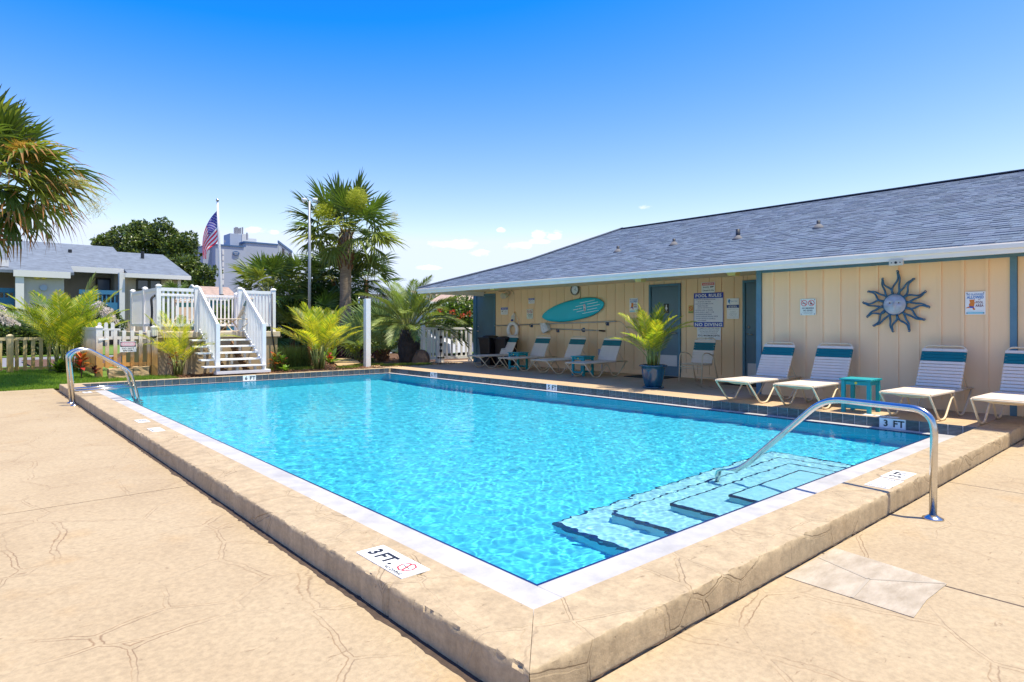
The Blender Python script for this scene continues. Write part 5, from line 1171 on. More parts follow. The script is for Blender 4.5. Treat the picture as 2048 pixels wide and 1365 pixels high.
lay(t, fr, 'faded_red_oval', mat('faded_red_print', (.72, .42, .48), .5), lambda m: put_rect(m, fr, -w * .44, w * .44, .01, h * .42, .002, .003, rad=h * .17))
lay(t, fr, 'oval_lettering', M_white, lambda m: put_text(m, fr, 'DANGER', 0, h * .22, h * .17, w * .66, .004, .02))
lay(t, fr, 'lettering', M_black, lambda m: [put_text(m, fr, 'DO NOT', 0, -h * .17, h * .15, w * .72, .002, .03), put_text(m, fr, 'ENTER', 0, -h * .37, h * .15, w * .58, .002, .03)])
M_block = mat('rough_coquina_block', (0.50, 0.36, 0.20), .95, col2=(.34, .22, .11), vscale=9, bump=1.0, bscale=18)
for px0_, px1_, zt_, lb in ((214, 262, .16, 'rough orange stained concrete footing below the stained gate, left piece'), (262, 293, .19, 'rough orange stained concrete footing below the stained gate, right piece')):
    a, b_ = gxp(px0_), gxp(px1_); m = MB(); N_ = 12; vs = []
    bmx = bmesh.new(); bmesh.ops.create_cube(bmx, size=1); bmesh.ops.subdivide_edges(bmx, edges=bmx.edges[:], cuts=5, use_grid_fill=True)
    for v in bmx.verts:
        c = v.co; q = Vector(((a + b_) / 2 + c.x * (b_ - a), GY - .16 + c.y * .22, (zt_ - .09) / 2 + c.z * (zt_ + .09))); nn = noise.noise(q * 9) * .03 + noise.noise(q * 25) * .012; v.co = q + v.normal * nn
    me = bpy.data.meshes.new('footing_block'); bmx.to_mesh(me); bmx.free(); me.materials.append(M_block); o = bpy.data.objects.new('footing_block', me); C.objects.link(o); tag(o, lb, 'concrete block', 'footing blocks below the stained gate')
# side fence (vinyl pickets) and long low fence
t = thing('picket_fence', 'white vinyl picket fence running back from the stained gate', 'fence', (p1, 19.5, 0))
rail(t, (p1 - .02, GY + .05, 1.12), (p1 - .02, 21.2, 1.12), .07, .05, M_rust); rail(t, (p1 - .02, GY + .05, .1), (p1 - .02, 21.2, .1), .07, .05, M_rust)
for i in range(30): picket(t, p1 - .02, GY + .12 + i * .112, .02, 1.14, .07, .022, 'y', M_rust)
FY = 21.2
def lowfence(x0, x1, label, mt, phase=0):
    t = thing('low_fence', label, 'fence', ((x0 + x1) / 2, FY, 0), group='low picket fence round the pool garden'); rail(t, (x0, FY, .845), (x1, FY, .845), .075, .06, mt); rail(t, (x0, FY, .06), (x1, FY, .06), .06, .04, mt)
    x = x0 + .05 + phase
    while x < x1: picket(t, x, FY - .002, .0, .84, .085, .02, 'x', mt); x += .172
    return t
fx = onY(20, 700, FY)[0]
t = lowfence(-1.2, p1 - .05, 'yellowed low picket fence on the lawn at the far left', M_yel)
for x in (fx, fx - 2.4 if False else fx + 1.9): post(t, x, FY - .04, -.1, .97, .14, M_yel)
lowfence(10.0, 11.4, 'low picket fence between the palms and the white gate', M_yel)
# white gate by the clubhouse corner
M_hard = mat('black_iron', (0.015, 0.015, 0.017), .5)
t = thing('white_gate', 'white picket gate with black iron hinges beside the clubhouse corner', 'gate', (11.9, 16.8, 0)); YG = 16.8
xg = lambda px: onY(px, 680, YG)[0]
for px in (846, 875.5, 883.5): post(t, xg(px), YG, 0, 1.21, .11)
picks = [(px, .12, 1.12) for px in (855.5, 860.5, 866.5)] + [(px, .12, 1.10) for px in (893.5, 903.5, 913, 923, 932)]
for px, z0, z1 in picks: picket(t, xg(px), YG, z0, z1, .075, .02, 'x', M_vinyl)
for a, b_ in ((850, 871), (887, 941)):
    rail(t, (xg(a), YG, 1.10), (xg(b_), YG, 1.10), .07, .045); rail(t, (xg(a), YG, .15), (xg(b_), YG, .15), .10, .045)
post(t, xg(940), YG, 0, 1.12, .10)
m = MB(); m.box(xg(906), xg(918), YG + .03, YG + .04, .8, 1.05); m.build('backing_board', M_vinyl, t)
hx_ = xg(879.5)
m = MB()
for z, s in ((1.07, .05), (.06 + .1, .05)):
    for q in (-.09, 0, .09): m.tube([(hx_ + q, YG - .07, z), (hx_ + q, YG - .06, z)], .035, 6)
    m.bar((hx_ - .15, YG - .065, z), (hx_ + .15, YG - .065, z), .01, .02)
for z in (.82, .58, .38): m.box(hx_ - .045, hx_ + .045, YG - .075, YG - .055, z - .045, z + .045)
m.bar((hx_, YG - .065, .1), (hx_, YG - .065, 1.1), .012, .012); m.build('iron_hinge', M_hard, t)
# shower post
spx, spy = 8.92, 16.62; t = thing('shower_post', 'square white post with black outdoor shower arm at the pool corner', 'shower', (spx, spy, 0))
m = MB(); m.box(spx - .078, spx + .078, spy - .078, spy + .078, -.05, 1.98); m.build('post', M_vinyl, t, bevel=.006)
m = MB(); rdir = Vector((vx, ux, 0)); c_ = Vector((spx, spy, 0)) - rdir * .02
m.tube([c_ + Vector((0, 0, 1.97)), c_ + Vector((0, 0, 2.03)), c_ - rdir * .20 + Vector((0, 0, 1.99))], .022, 8); m.build('shower_arm', M_black, t, smooth=True)
m = MB(); e_ = c_ - rdir * .22; m.tube([e_ + Vector((0, 0, 2.03)), e_ + Vector((0, 0, 1.93))], .024, 8); m.tube([e_ + Vector((0, 0, 1.93)), e_ + Vector((0, 0, 1.88)), e_ + Vector((0, 0, 1.84))], [.014, .02, .045], 12); m.build('shower_head', M_steel, t, smooth=True)
# boulder
bx_, by_ = P(839, 728); bx_ += .15; by_ += .15
bmx = bmesh.new(); bmesh.ops.create_icosphere(bmx, subdivisions=4, radius=1)
for v in bmx.verts:
    c = v.co.normalized(); q = Vector((c.x * .30, c.y * .26, c.z * .30)); nn = noise.noise(q * 5) * .03
    cutd = (c @ Vector((-.75, -.45, .25)));
    q = q * (1 + nn * 2); 
    if cutd > .45: q -= Vector((-.75, -.45, .25)) * (cutd - .45) * .26 + c * abs(noise.noise(q * 22)) * .03
    q += c * noise.noise(q * 40) * .004; v.co = q + Vector((bx_, by_, .14))
me = bpy.data.meshes.new('boulder'); bmx.to_mesh(me); bmx.free(); me.materials.append(mat('brown_grey_granite', (0.15, 0.105, 0.085), .9, col2=(.085, .062, .055), vscale=22, bump=.5, bscale=60)); me.polygons.foreach_set('use_smooth', [True] * len(me.polygons))
o = bpy.data.objects.new('boulder', me); C.objects.link(o); tag(o, 'rounded brown granite boulder with a chipped face by the white gate', 'boulder')
# stepping stones
M_flag = mat('ochre_flagstone', (0.50, 0.33, 0.14), .85, col2=(.36, .27, .16), vscale=2.5, bump=.4, bscale=20)
for k, (pp, lb) in enumerate((([(663, 722), (680, 717), (714, 721), (720, 728), (676, 734)], 'large ochre flagstone at the edge of the pool behind the coping'), ([(652, 714), (668, 710), (692, 711), (686, 717), (668, 718)], 'smaller ochre flagstone farther back in the mulch'))):
    poly = [P(*p) for p in pp]; m = MB(); m.prism(poly, lambda a, b, t_: (a, b, t_), -.02, .03); o = m.build('flagstone', M_flag, bevel=.012); tag(o, lb, 'stepping stone', 'flagstones in the mulch bed')
# light pole
lx, ly = P(619, 733, -.02); t = thing('light_pole', 'tall grey light pole with twin floodlights behind the areca palm', 'lamp post', (lx, ly, 0)); ztp = ZC + (650 - 403) * (vf * lx + uf * ly) / F
m = MB(); m.tube([(lx, ly, 1.0), (lx, ly, ztp)], [.044, .038], 12); m.build('pole', mat('galvanised_pole', (.30, .32, .34), .5, metal=.3, var=.1, vscale=3), t, smooth=True)
m = MB(); m.tube([(lx, ly, -.1), (lx, ly, 1.0)], .056, 12); m.build('rusty_base', mat('rusted_steel', (.28, .10, .035), .85, var=.4, vscale=9), t, smooth=True)
for s in (-1, 1):
    m = MB(); c_ = Vector((lx, ly, ztp + .04)) + rdir * s * .07; m.tube([c_, c_ + rdir * s * .05 + Vector((0, 0, .01)), c_ + rdir * s * .14 + Vector((0, 0, -.02))], [.03, .05, .085], 12); m.build('floodlight', mat('white_lamp_housing', (.7, .72, .75), .3), t, smooth=True)
m = MB(); a = Vector((*onY(556, 0, 18.6)[:1], 18.6, 0)); m.tube([Vector((6.72, 17.75, -.05)), Vector((6.60, 17.85, 1.0)), Vector((6.62, 17.9, 2.1))], [.025, .02, .015], 8); o = m.build('dark_pole', M_black, smooth=True); tag(o, 'slim dark pole leaning at the right corner of the terrace', 'pole')
# flagpole and flag ----------------------------------------------------
M_alu = mat('white_painted_pole', (.70, .71, .72), .4)
FD = 27.0
def fp(px, py, dd=0): k = (px - 1024) / F; d = FD + dd; return Vector((vf * d + vx * k * d, uf * d + ux * k * d, ZC + (HY - py) * d / F))
t = thing('flagpole', 'white flagpole with a ball finial behind the terrace', 'flagpole', fp(443, 720))
m = MB(); m.tube([fp(444.5, 720), fp(442, 590), fp(437.5, 470), fp(435, 404)], [.085, .075, .055, .04], 12); m.build('pole', M_alu, t, smooth=True)
m = MB(); c_ = fp(435, 401); m.lathe([(.001, -.07), (.05, -.045), (.07, 0), (.05, .045), (.001, .07)], 12, c_); m.build('finial', M_steel, t, smooth=True)
m = MB()
for z_ in (590, 604): q = fp(443, z_); m.tube([q - Vector((0, 0, .02)), q + Vector((0, 0, .02))], .095, 12)
m.build('clamp', M_black, t)
t = thing('flag', 'stars and stripes flag hanging limp from the flagpole', 'flag', fp(434, 450))
def bez(p, u): 
    q = [Vector((a, b, 0)) for a, b in p]; return sum(((math.comb(3, i) * u ** i * (1 - u) ** (3 - i)) * q[i] for i in range(4)), Vector((0, 0, 0)))
def flagpt(u, v, e=0):
    a = bez([(434, 422), (414, 440), (398, 470), (405, 516)], u); b_ = bez([(436, 480), (432, 497), (408, 490), (411, 519)], u)
    q = a * (1 - v) + b_ * v; fold = .10 * math.sin(v * 9 + u * 3) * (.2 + u) + .05 * math.sin(u * 11 + v * 4)
    return fp(q.x + 2.0 * math.sin(v * 7 + 1) * u, q.y, fold + e)
M_fr, M_fw, M_fb = mat('flag_red', (.80, .03, .07), .7, trans=.5), mat('flag_white', (.84, .82, .82), .7, trans=.5), mat('flag_blue', (.06, .05, .30), .7, trans=.2)
def patch_(m, u0, u1, v0, v1, nu, nv, e=0):
    vs = [tuple(flagpt(u0 + (u1 - u0) * i / nu, v0 + (v1 - v0) * j / nv, e)) for i in range(nu + 1) for j in range(nv + 1)]
    m.add(vs, [(i * (nv + 1) + j, (i + 1) * (nv + 1) + j, (i + 1) * (nv + 1) + j + 1, i * (nv + 1) + j + 1) for i in range(nu) for j in range(nv)])
for k in range(13):
    m = MB(); patch_(m, .42 if k < 7 else 0, 1, k / 13, (k + 1) / 13, 22, 3); m.build('stripe', M_fr if k % 2 == 0 else M_fw, t, smooth=True)
m = MB(); patch_(m, 0, .42, 0, 7 / 13, 14, 10); m.build('canton', M_fb, t, smooth=True)
m = MB()
for r_ in range(9):
    for c2 in range(6 if r_ % 2 == 0 else 5):
        u = .42 * ((c2 * 2 + (1 if r_ % 2 == 0 else 2)) / 12); v = 7 / 13 * (r_ + 1) / 10; patch_(m, u - .011, u + .011, v - .018, v + .018, 1, 1, -.03)
m.build('stars', M_fw, t)

m = MB(); xb_, yb_ = EX + .25, EY - .15
t = thing('eave_bulbs', 'two pale globe bulbs hanging under the far corner of the eave', 'light', (xb_, yb_, 2.1))
for dy in (-.0, .17): m.lathe([(.001, -.06), (.05, -.035), (.065, 0), (.045, .045), (.02, .07)], 12, (xb_ + dy * .7, yb_ - dy * .7, 2.06)); m.build('bulb', M_cream, t, smooth=True); m = MB()
m = MB(); m.box(xb_ - .03, xb_ + .16, yb_ - .15, yb_ + .03, 2.12, 2.15); m.box(xb_ + .03, xb_ + .09, yb_ - .09, yb_ - .03, 2.15, 2.28); m.build('bracket', M_cream, t)

# ------------------------------------------------------------------ palms and planting
rd = Vector((vx, ux, 0)); fd = Vector((vf, uf, 0))     # picture-right and away-from-camera directions on the ground
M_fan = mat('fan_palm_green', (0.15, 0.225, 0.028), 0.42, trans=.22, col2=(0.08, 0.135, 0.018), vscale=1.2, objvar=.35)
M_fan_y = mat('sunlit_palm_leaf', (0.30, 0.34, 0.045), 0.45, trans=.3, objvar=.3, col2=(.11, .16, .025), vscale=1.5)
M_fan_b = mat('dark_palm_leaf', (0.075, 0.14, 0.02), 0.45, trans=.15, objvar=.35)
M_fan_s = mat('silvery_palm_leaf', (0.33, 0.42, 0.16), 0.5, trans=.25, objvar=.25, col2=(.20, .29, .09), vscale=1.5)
M_tip = mat('browned_leaf_tip', (0.32, 0.15, 0.035), 0.7, trans=.2, objvar=.2)
M_areca = mat('areca_leaf', (0.33, 0.42, 0.025), 0.45, trans=.42, objvar=.30, col2=(.15, .24, .02), vscale=2)
M_areca_y = mat('areca_yellow_leaf', (0.72, 0.62, 0.03), 0.5, trans=.4, objvar=.25, col2=(.28, .33, .025), vscale=2)
M_pindo = mat('pindo_leaf', (0.26, 0.33, 0.055), 0.5, trans=.22, objvar=.3, col2=(.13, .19, .035), vscale=2)
M_stem = mat('green_palm_stalk', (0.22, 0.24, 0.05), 0.5, var=.3, vscale=3)
M_boot = mat('palm_boot_brown', (0.17, 0.085, 0.04), 0.9, var=.5, vscale=8, bump=.6, bscale=25)
M_trunk = mat('grey_palm_trunk', (0.30, 0.24, 0.17), 0.9, col2=(.17, .12, .08), vscale=5, bump=.9, bscale=12, stretch=(1, 1, 5))
def fan_mesh(name, seed, lp=1.0, r=.9, span=235, nseg=30, droop=.25, mt=None, tips=0, cost=.35):
    """costapalmate leaf: stalk along +X, then pleated segments with hanging ends"""
    q = random.Random(seed); vs = []; fs = []; mi = []
    def strip(pts, ws, nrm, m_idx):
        b = len(vs)
        for (p, w, s) in zip(pts, ws, [1] * len(pts)):
            side = nrm; vs.append(tuple(p - side * w)); vs.append(tuple(p + Vector((0, 0, -w * .7)))); vs.append(tuple(p + side * w))
        for i in range(len(pts) - 1):
            a = b + 3 * i; fs.append((a, a + 1, a + 4, a + 3)); fs.append((a + 1, a + 2, a + 5, a + 4)); mi.extend([m_idx[i]] * 2)
    sag = -.10 * lp
    st = [Vector((lp * f, 0, sag * f * f)) for f in (0, .35, .7, 1)]
    strip(st, [.022, .016, .013, .012], Vector((0, 1, 0)), [1, 1, 1])
    for k in range(nseg):
        a = R(-span / 2 + span * (k + .5) / nseg); root = Vector((lp + cost * r * .5 * math.cos(a) * (abs(a) < 1.2), 0, sag))
        ln_ = r * (1 - .22 * abs(a) / R(span / 2)) * q.uniform(.85, 1.08); d = Vector((math.cos(a), math.sin(a), q.uniform(-.10, .16))); d.normalize()
        side = Vector((-math.sin(a), math.cos(a), 0)); dr_ = droop * q.uniform(.5, 1.6)
        pts = []; 
        for f in (0, .3, .55, .78, 1): pts.append(root + d * ln_ * f * (1 - .12 * dr_ * f) + Vector((0, 0, -dr_ * ln_ * f ** 2.6)) + side * (q.uniform(-.02, .02) * f))
        w = ln_ * math.sin(R(span / nseg / 2)) * .60
        strip(pts, [.004, w * .8, w, w * .55, .001], side, [0, 0, 0, 2 if tips else 0])
    me = bpy.data.meshes.new(name); me.from_pydata(vs, [], fs)
    for m in (mt, M_stem, M_tip): me.materials.append(m)
    me.polygons.foreach_set('material_index', mi); me.update(); return me
def pinn_mesh(name, seed, L=1.8, nl=34, ll=.42, arch=1.0, mt=None, vee=.45, droop=.5, bare=.22, w=.014, stemr=.012, yellow=None):
    """feather leaf: arching midrib with two ranks of leaflets"""
    q = random.Random(seed); m = MB(); pts = []
    for i in range(13):
        f = i / 12; a = arch * f; pts.append(Vector((L * (math.sin(a) / arch if arch else f), 0, -L * ((1 - math.cos(a)) / arch if arch else 0))))
    m.mi = 1; m.tube(pts, [stemr * (1 - .8 * i / 12) for i in range(13)], 4); m.mi = 0
    for k in range(nl):
        f = bare + (1 - bare) * (k + .3) / nl; i = min(11, int(f * 12)); u = f * 12 - i; p = pts[i].lerp(pts[i + 1], u); t = (pts[i + 1] - pts[i]).normalized()
        up = Vector((-t.z, 0, t.x)); prof = math.sin(math.pi * min(1, .12 + .88 * ((f - bare) / (1 - bare)) ** .8)) ** .6
        for s in (-1, 1):
            l = ll * max(.25, prof) * q.uniform(.85, 1.1); fwd = .45 + .9 * f; d = (Vector((0, s, 0)) + t * fwd + up * (vee * q.uniform(.5, 1.3))).normalized()
            nn = d.cross(t).normalized(); nn = t.cross(d).cross(d).normalized() if nn.length < .1 else nn; side = d.cross(nn).normalized()
            dd = droop * q.uniform(.6, 1.4)
            c0 = p; c1 = p + d * l * .5 - Vector((0, 0, dd * l * .12)); c2 = p + d * l * .95 - Vector((0, 0, dd * l * .5)); ww = w * q.uniform(.8, 1.2)
            m.mi = 2 if (yellow and q.random() < yellow) else 0
            m.add([c0 - side * ww * .4, c0 + side * ww * .4, c1 + side * ww, c1 - side * ww, c2], [(0, 1, 2, 3), (3, 2, 4)])
    me = m.mesh(name, [mt, M_stem, M_areca_y]); return me
def leaf(parent, me, base, direction, roll=0.0, sc=1.0, name='frond'):
    d = Vector(direction).normalized(); az = math.atan2(d.y, d.x); el = math.asin(max(-1, min(1, d.z)))
    rot = Matrix.Rotation(az, 3, 'Z') @ Matrix.Rotation(-el, 3, 'Y') @ Matrix.Rotation(roll, 3, 'X')
    o = bpy.data.objects.new(name, me); C.objects.link(o); o.rotation_euler = rot.to_euler(); o.scale = (sc, sc, sc); o.location = Vector(base) - parent_world(parent); adopt(o, parent); return o
def crown(parent, c, meshes, n, el0, el1, sc=1.0, seed=1, az0=0, az1=360, name='frond', jr=.1, pw=1.0):
    q = random.Random(seed)
    for i in range(n):
        f = (i + .5) / n; el = R(el1 + (el0 - el1) * f ** pw) + q.uniform(-.1, .1); az = R(az0 + (az1 - az0) * ((i * .61803) % 1)) + q.uniform(-.15, .15)
        me = meshes[min(len(meshes) - 1, int(f * len(meshes)))]
        leaf(parent, me, Vector(c) + Vector((math.cos(az) * jr, math.sin(az) * jr, q.uniform(-jr, jr))), (math.cos(az) * math.cos(el), math.sin(az) * math.cos(el), math.sin(el)), q.uniform(-.3, .3), sc * q.uniform(.85, 1.1), name)
def spray(parent, c, rad, n, mt, name='flower_spray', hang=.2, seed=3, th=.004):
    q = random.Random(seed); m = MB(); c = Vector(c)
    for _ in range(n):
        while True:
            p = Vector((q.uniform(-1, 1), q.uniform(-1, 1), q.uniform(-1, 1)))
            if p.length < 1: break
        p = c + Vector((p.x * rad[0], p.y * rad[1], p.z * rad[2])); d = Vector((q.gauss(0, 1), q.gauss(0, 1), q.gauss(-hang, .8))).normalized() * q.uniform(.08, .2); s = d.orthogonal().normalized() * th
        m.add([p - s, p + s, p + d + s * .4, p + d - s * .4], [(0, 1, 2, 3)])
    return m.build(name, mt, parent)
def at(px, py, d): k = (px - 1024) / F; return Vector((vf * d + vx * k * d, uf * d + ux * k * d, ZC + (HY - py) * d / F))
M_spray = mat('yellow_green_blossom', (0.38, 0.42, 0.02), .7, trans=.4, objvar=.2); M_spray_o = mat('orange_blossom', (0.50, 0.27, 0.02), .7, trans=.35); M_spray_p = mat('pale_blossom', (0.42, 0.38, 0.12), .7, trans=.4)
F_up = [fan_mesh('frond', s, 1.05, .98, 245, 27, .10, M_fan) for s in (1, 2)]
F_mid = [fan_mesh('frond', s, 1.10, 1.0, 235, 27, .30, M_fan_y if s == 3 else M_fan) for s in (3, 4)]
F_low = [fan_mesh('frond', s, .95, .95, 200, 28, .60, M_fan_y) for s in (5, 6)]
def trunk(parent, base, top, r0, r1, mt, boots=0, bz0=0, bend=(0, 0)):
    b, t_ = Vector(base), Vector(top); n = 14; pts = [b.lerp(t_, i / n) + Vector((bend[0], bend[1], 0)) * math.sin(math.pi * i / n) for i in range(n + 1)]
    m = MB(); m.tube(pts, [(r0 + (r1 - r0) * i / n) * (1 + .05 * math.sin(i * 2.4)) for i in range(n + 1)], 14); m.build('trunk', mt, parent, smooth=True)
    q = random.Random(5)
    if boots:
        m = MB()
        for k in range(boots):
            f = bz0 + (1 - bz0) * k / boots; p = b.lerp(t_, f); a = k * 2.4; d = Vector((math.cos(a), math.sin(a), 0)); rr = r0 + (r1 - r0) * f
            s = Vector((-d.y, d.x, 0)); w = q.uniform(.035, .06); l = q.uniform(.12, .24); p0 = p + d * rr * .8
            m.add([p0 - s * w, p0 + s * w, p0 + s * w * .6 + d * (l * .55) + Vector((0, 0, l)), p0 - s * w * .6 + d * (l * .55) + Vector((0, 0, l)), p0 + d * .05 - Vector((0, 0, .05)), p0 + d * (l * .75) + Vector((0, 0, l * .9))], [(0, 1, 2, 3), (0, 4, 5, 3), (4, 1, 2, 5), (0, 1, 4), (3, 5, 2)])
        o = m.build('boots', M_boot, parent); tag(o, kind='stuff')
# tall cabbage palm behind the pool
pb = at(690, 730, 23.5); pb.z = -.02; ct = at(692, 466, 23.5)
t = thing('cabbage_palm', 'tall cabbage palm with full round crown behind the light pole', 'palm tree', pb)
trunk(t, pb, ct, .23, .20, M_trunk, 60, .70)
crown(t, ct, [F_low[0]] + F_mid + F_up, 40, 82, -38, 1.05, 3, pw=.9)
spray(t, at(648, 426, 21.9), (.34, .30, .34), 1500, M_spray, th=.006); spray(t, at(714, 398, 22.0), (.38, .3, .42), 1600, M_spray, seed=5, th=.006); spray(t, at(790, 432, 23.3), (.16, .2, .2), 160, M_spray_p, seed=6)
# big palm cut by the left edge of the frame
pb = at(-58, 760, 13.6); pb.z = -.12; ct = at(-42, 350, 13.6)
t = thing('cabbage_palm', 'large palm leaning in from the left edge with browned leaf tips', 'palm tree', pb)
FT_ = [fan_mesh('frond', s, 1.1, 1.05, 225, 32, dd, M_fan_y if s % 2 else M_fan, tips=1) for s, dd in ((11, .80), (12, .7), (13, .5))]
trunk(t, pb, ct, .24, .19, M_trunk, 60, .62)
crown(t, ct, FT_[2:] + F_mid + F_up, 34, 80, -35, 1.0, 8)
for (dx_, dy_, dz_, me, sc) in ((1.0, -.2, .50, FT_[0], 1.08), (1.0, -.5, .15, FT_[0], 1.05), (.9, .3, .28, FT_[1], 1.12), (.7, -.3, -.55, FT_[1], .95), (.4, -.2, -.9, FT_[2], .9), (1.0, -.1, -.12, FT_[0], 1.12), (1.0, -.35, .35, FT_[0], 1.18), (.8, -.5, -.2, FT_[1], 1.0), (.85, .1, .9, F_up[0], .95), (1, 0, .55, F_up[1], .9), (.6, -.3, 1.1, F_mid[0], .9)):
    leaf(t, me, ct + Vector((0, 0, -.1)), rd * dx_ + fd * dy_ + Vector((0, 0, dz_)), 0, sc)
spray(t, at(62, 305, 13.2), (.42, .3, .22), 900, M_spray_o, seed=8, th=.005); spray(t, at(188, 405, 13.6), (.26, .2, .36), 260, M_spray_p, seed=9); spray(t, at(150, 365, 13.5), (.4, .2, .12), 200, M_spray_p, seed=10)
m = MB()
for k in range(7): q = at(-12 + 6 * k, 425 + 9 * k, 13.4); m.bar(q - rd * .35, q + rd * random.uniform(.1, .4) - Vector((0, 0, random.uniform(.0, .12))), .05, .05)
m.build('dead_stalk', M_boot, t)
# fan palm thicket behind the terrace
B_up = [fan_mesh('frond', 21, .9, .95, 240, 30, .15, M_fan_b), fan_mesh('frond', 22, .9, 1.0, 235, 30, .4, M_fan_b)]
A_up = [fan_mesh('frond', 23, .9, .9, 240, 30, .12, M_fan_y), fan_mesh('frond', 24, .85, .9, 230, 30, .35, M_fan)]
TG = 'fan palms of the thicket behind the pool'
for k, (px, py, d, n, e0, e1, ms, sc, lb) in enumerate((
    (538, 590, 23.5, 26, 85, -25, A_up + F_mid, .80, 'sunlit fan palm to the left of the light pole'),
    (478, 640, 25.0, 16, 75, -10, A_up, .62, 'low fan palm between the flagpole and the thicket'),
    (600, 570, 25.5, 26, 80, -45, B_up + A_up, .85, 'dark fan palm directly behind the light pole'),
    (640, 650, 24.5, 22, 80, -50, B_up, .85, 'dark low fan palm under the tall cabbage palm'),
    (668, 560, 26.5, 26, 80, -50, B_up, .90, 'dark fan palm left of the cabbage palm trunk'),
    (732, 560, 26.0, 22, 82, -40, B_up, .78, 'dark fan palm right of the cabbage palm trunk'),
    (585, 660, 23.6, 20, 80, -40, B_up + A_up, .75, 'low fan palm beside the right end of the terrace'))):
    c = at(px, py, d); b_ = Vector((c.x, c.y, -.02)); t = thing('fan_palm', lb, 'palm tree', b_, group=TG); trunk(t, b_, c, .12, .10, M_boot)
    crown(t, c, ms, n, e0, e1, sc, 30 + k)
# leafy helpers ----------------------------------------------------------
def leaf_cloud(name, blobs, n, size, mts, parent=None, seed=1, aspect=.55, shell=.55, flat=.0):
    g_ = np.random.default_rng(seed); vol = np.array([b[3] * b[4] * b[5] for b in blobs]); pick = g_.choice(len(blobs), n, p=vol / vol.sum()); B_ = np.array(blobs)[pick]
    d = g_.normal(size=(n, 3)); d /= np.linalg.norm(d, axis=1)[:, None]; r_ = (shell + (1 - shell) * g_.uniform(0, 1, n)) ** .8; p = B_[:, :3] + d * r_[:, None] * B_[:, 3:6]
    a = d * .5 + g_.normal(size=(n, 3)) * .7; a /= np.linalg.norm(a, axis=1)[:, None]; b2 = np.cross(a, g_.normal(size=(n, 3))); b2 /= np.linalg.norm(b2, axis=1)[:, None]
    s = size * g_.uniform(.6, 1.25, n)[:, None]; a *= s; b2 *= s * aspect / 2
    V_ = np.stack([p, p + a * .5 + b2, p + a, p + a * .5 - b2], 1).reshape(-1, 3); F_ = np.arange(4 * n).reshape(-1, 4); mi = g_.integers(0, len(mts), n)
    o = np_obj(name, V_, F_, mts, parent, mi=mi); return o
M_lf = mat('broad_leaf', (0.060, 0.105, 0.018), .35, trans=.15, objvar=.45, isl=True); M_lf2 = mat('broad_leaf_light', (0.13, 0.18, 0.025), .4, trans=.25, objvar=.3, isl=True)
M_lfd = mat('dark_leaf', (0.035, 0.065, 0.014), .5, objvar=.4, isl=True)  # darkest of the leaf tones, mixed at random into the foliage
# dark undergrowth filling the thicket
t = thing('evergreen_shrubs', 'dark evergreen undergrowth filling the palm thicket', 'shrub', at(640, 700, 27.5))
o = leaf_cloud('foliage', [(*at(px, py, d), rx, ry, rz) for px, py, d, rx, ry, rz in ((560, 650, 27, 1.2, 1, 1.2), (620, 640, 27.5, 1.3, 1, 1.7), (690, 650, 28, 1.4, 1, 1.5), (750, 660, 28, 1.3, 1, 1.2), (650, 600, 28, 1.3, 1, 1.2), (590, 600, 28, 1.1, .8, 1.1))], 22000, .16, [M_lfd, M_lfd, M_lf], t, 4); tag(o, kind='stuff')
# silver fan palm
S_up = [fan_mesh('frond', 31, .95, .80, 250, 34, .06, M_fan_s), fan_mesh('frond', 32, 1.0, .80, 240, 34, .25, M_fan_s)]
c = at(766, 700, 21.4); c.z = .25; t = thing('silver_fan_palm', 'silvery green fan palm right behind the white shower post', 'palm tree', (c.x, c.y, 0)); trunk(t, (c.x, c.y, -.05), c, .14, .12, M_boot, 22, 0)
crown(t, c, S_up[::-1], 20, 84, 12, .88, 51)
for dx_, dz_, sc in ((-.75, .8, 1.1), (-.95, .45, 1.05), (.15, 1.1, 1.1), (-.35, 1.0, 1.15), (-.1, 1.2, 1.1)): leaf(t, S_up[0], c, rd * dx_ - fd * .15 + Vector((0, 0, dz_)), 1.2, sc)
# pindo palm with its stout dark trunk
PI = [pinn_mesh('frond', 41, 2.0, 46, .46, 1.25, M_pindo, .5, .7, .28, .013, .022), pinn_mesh('frond', 42, 2.1, 46, .46, 1.7, M_pindo, .45, .9, .28, .013, .022), pinn_mesh('frond', 43, 1.9, 44, .44, .8, M_pindo, .5, .5, .28, .013, .022)]
c = at(818, 664, 20.0); t = thing('pindo_palm', 'stout pindo palm with dark shaggy trunk left of the white gate', 'palm tree', (c.x, c.y, 0)); M_dk = mat('dark_shaggy_trunk', (0.045, 0.038, 0.04), .95, var=.5, vscale=6, bump=1, bscale=14)
m = MB(); m.tube([(c.x, c.y, -.1), (c.x, c.y, .2), (c.x, c.y, .6), (c.x, c.y, 1.05)], [.24, .33, .36, .24], 16); m.build('trunk', M_dk, t, smooth=True)
m = MB(); q = random.Random(2)
for k in range(120):
    a = k * 2.399; z = .02 + 1.0 * k / 120; rr = .33 if z < .7 else .30; d = Vector((math.cos(a), math.sin(a), 0)); s = Vector((-d.y, d.x, 0)); p0 = Vector((c.x, c.y, z)) + d * rr * .92; l = q.uniform(.12, .2); w = .035
    m.add([p0 - s * w, p0 + s * w, p0 + d * .09 + s * w * .5 + Vector((0, 0, l)), p0 + d * .09 - s * w * .5 + Vector((0, 0, l))], [(0, 1, 2, 3)])
o = m.build('boots', M_dk, t); tag(o, kind='stuff')
crown(t, (c.x, c.y, 1.05), [PI[1], PI[0], PI[2], PI[2]], 30, 84, 30, .95, 61)
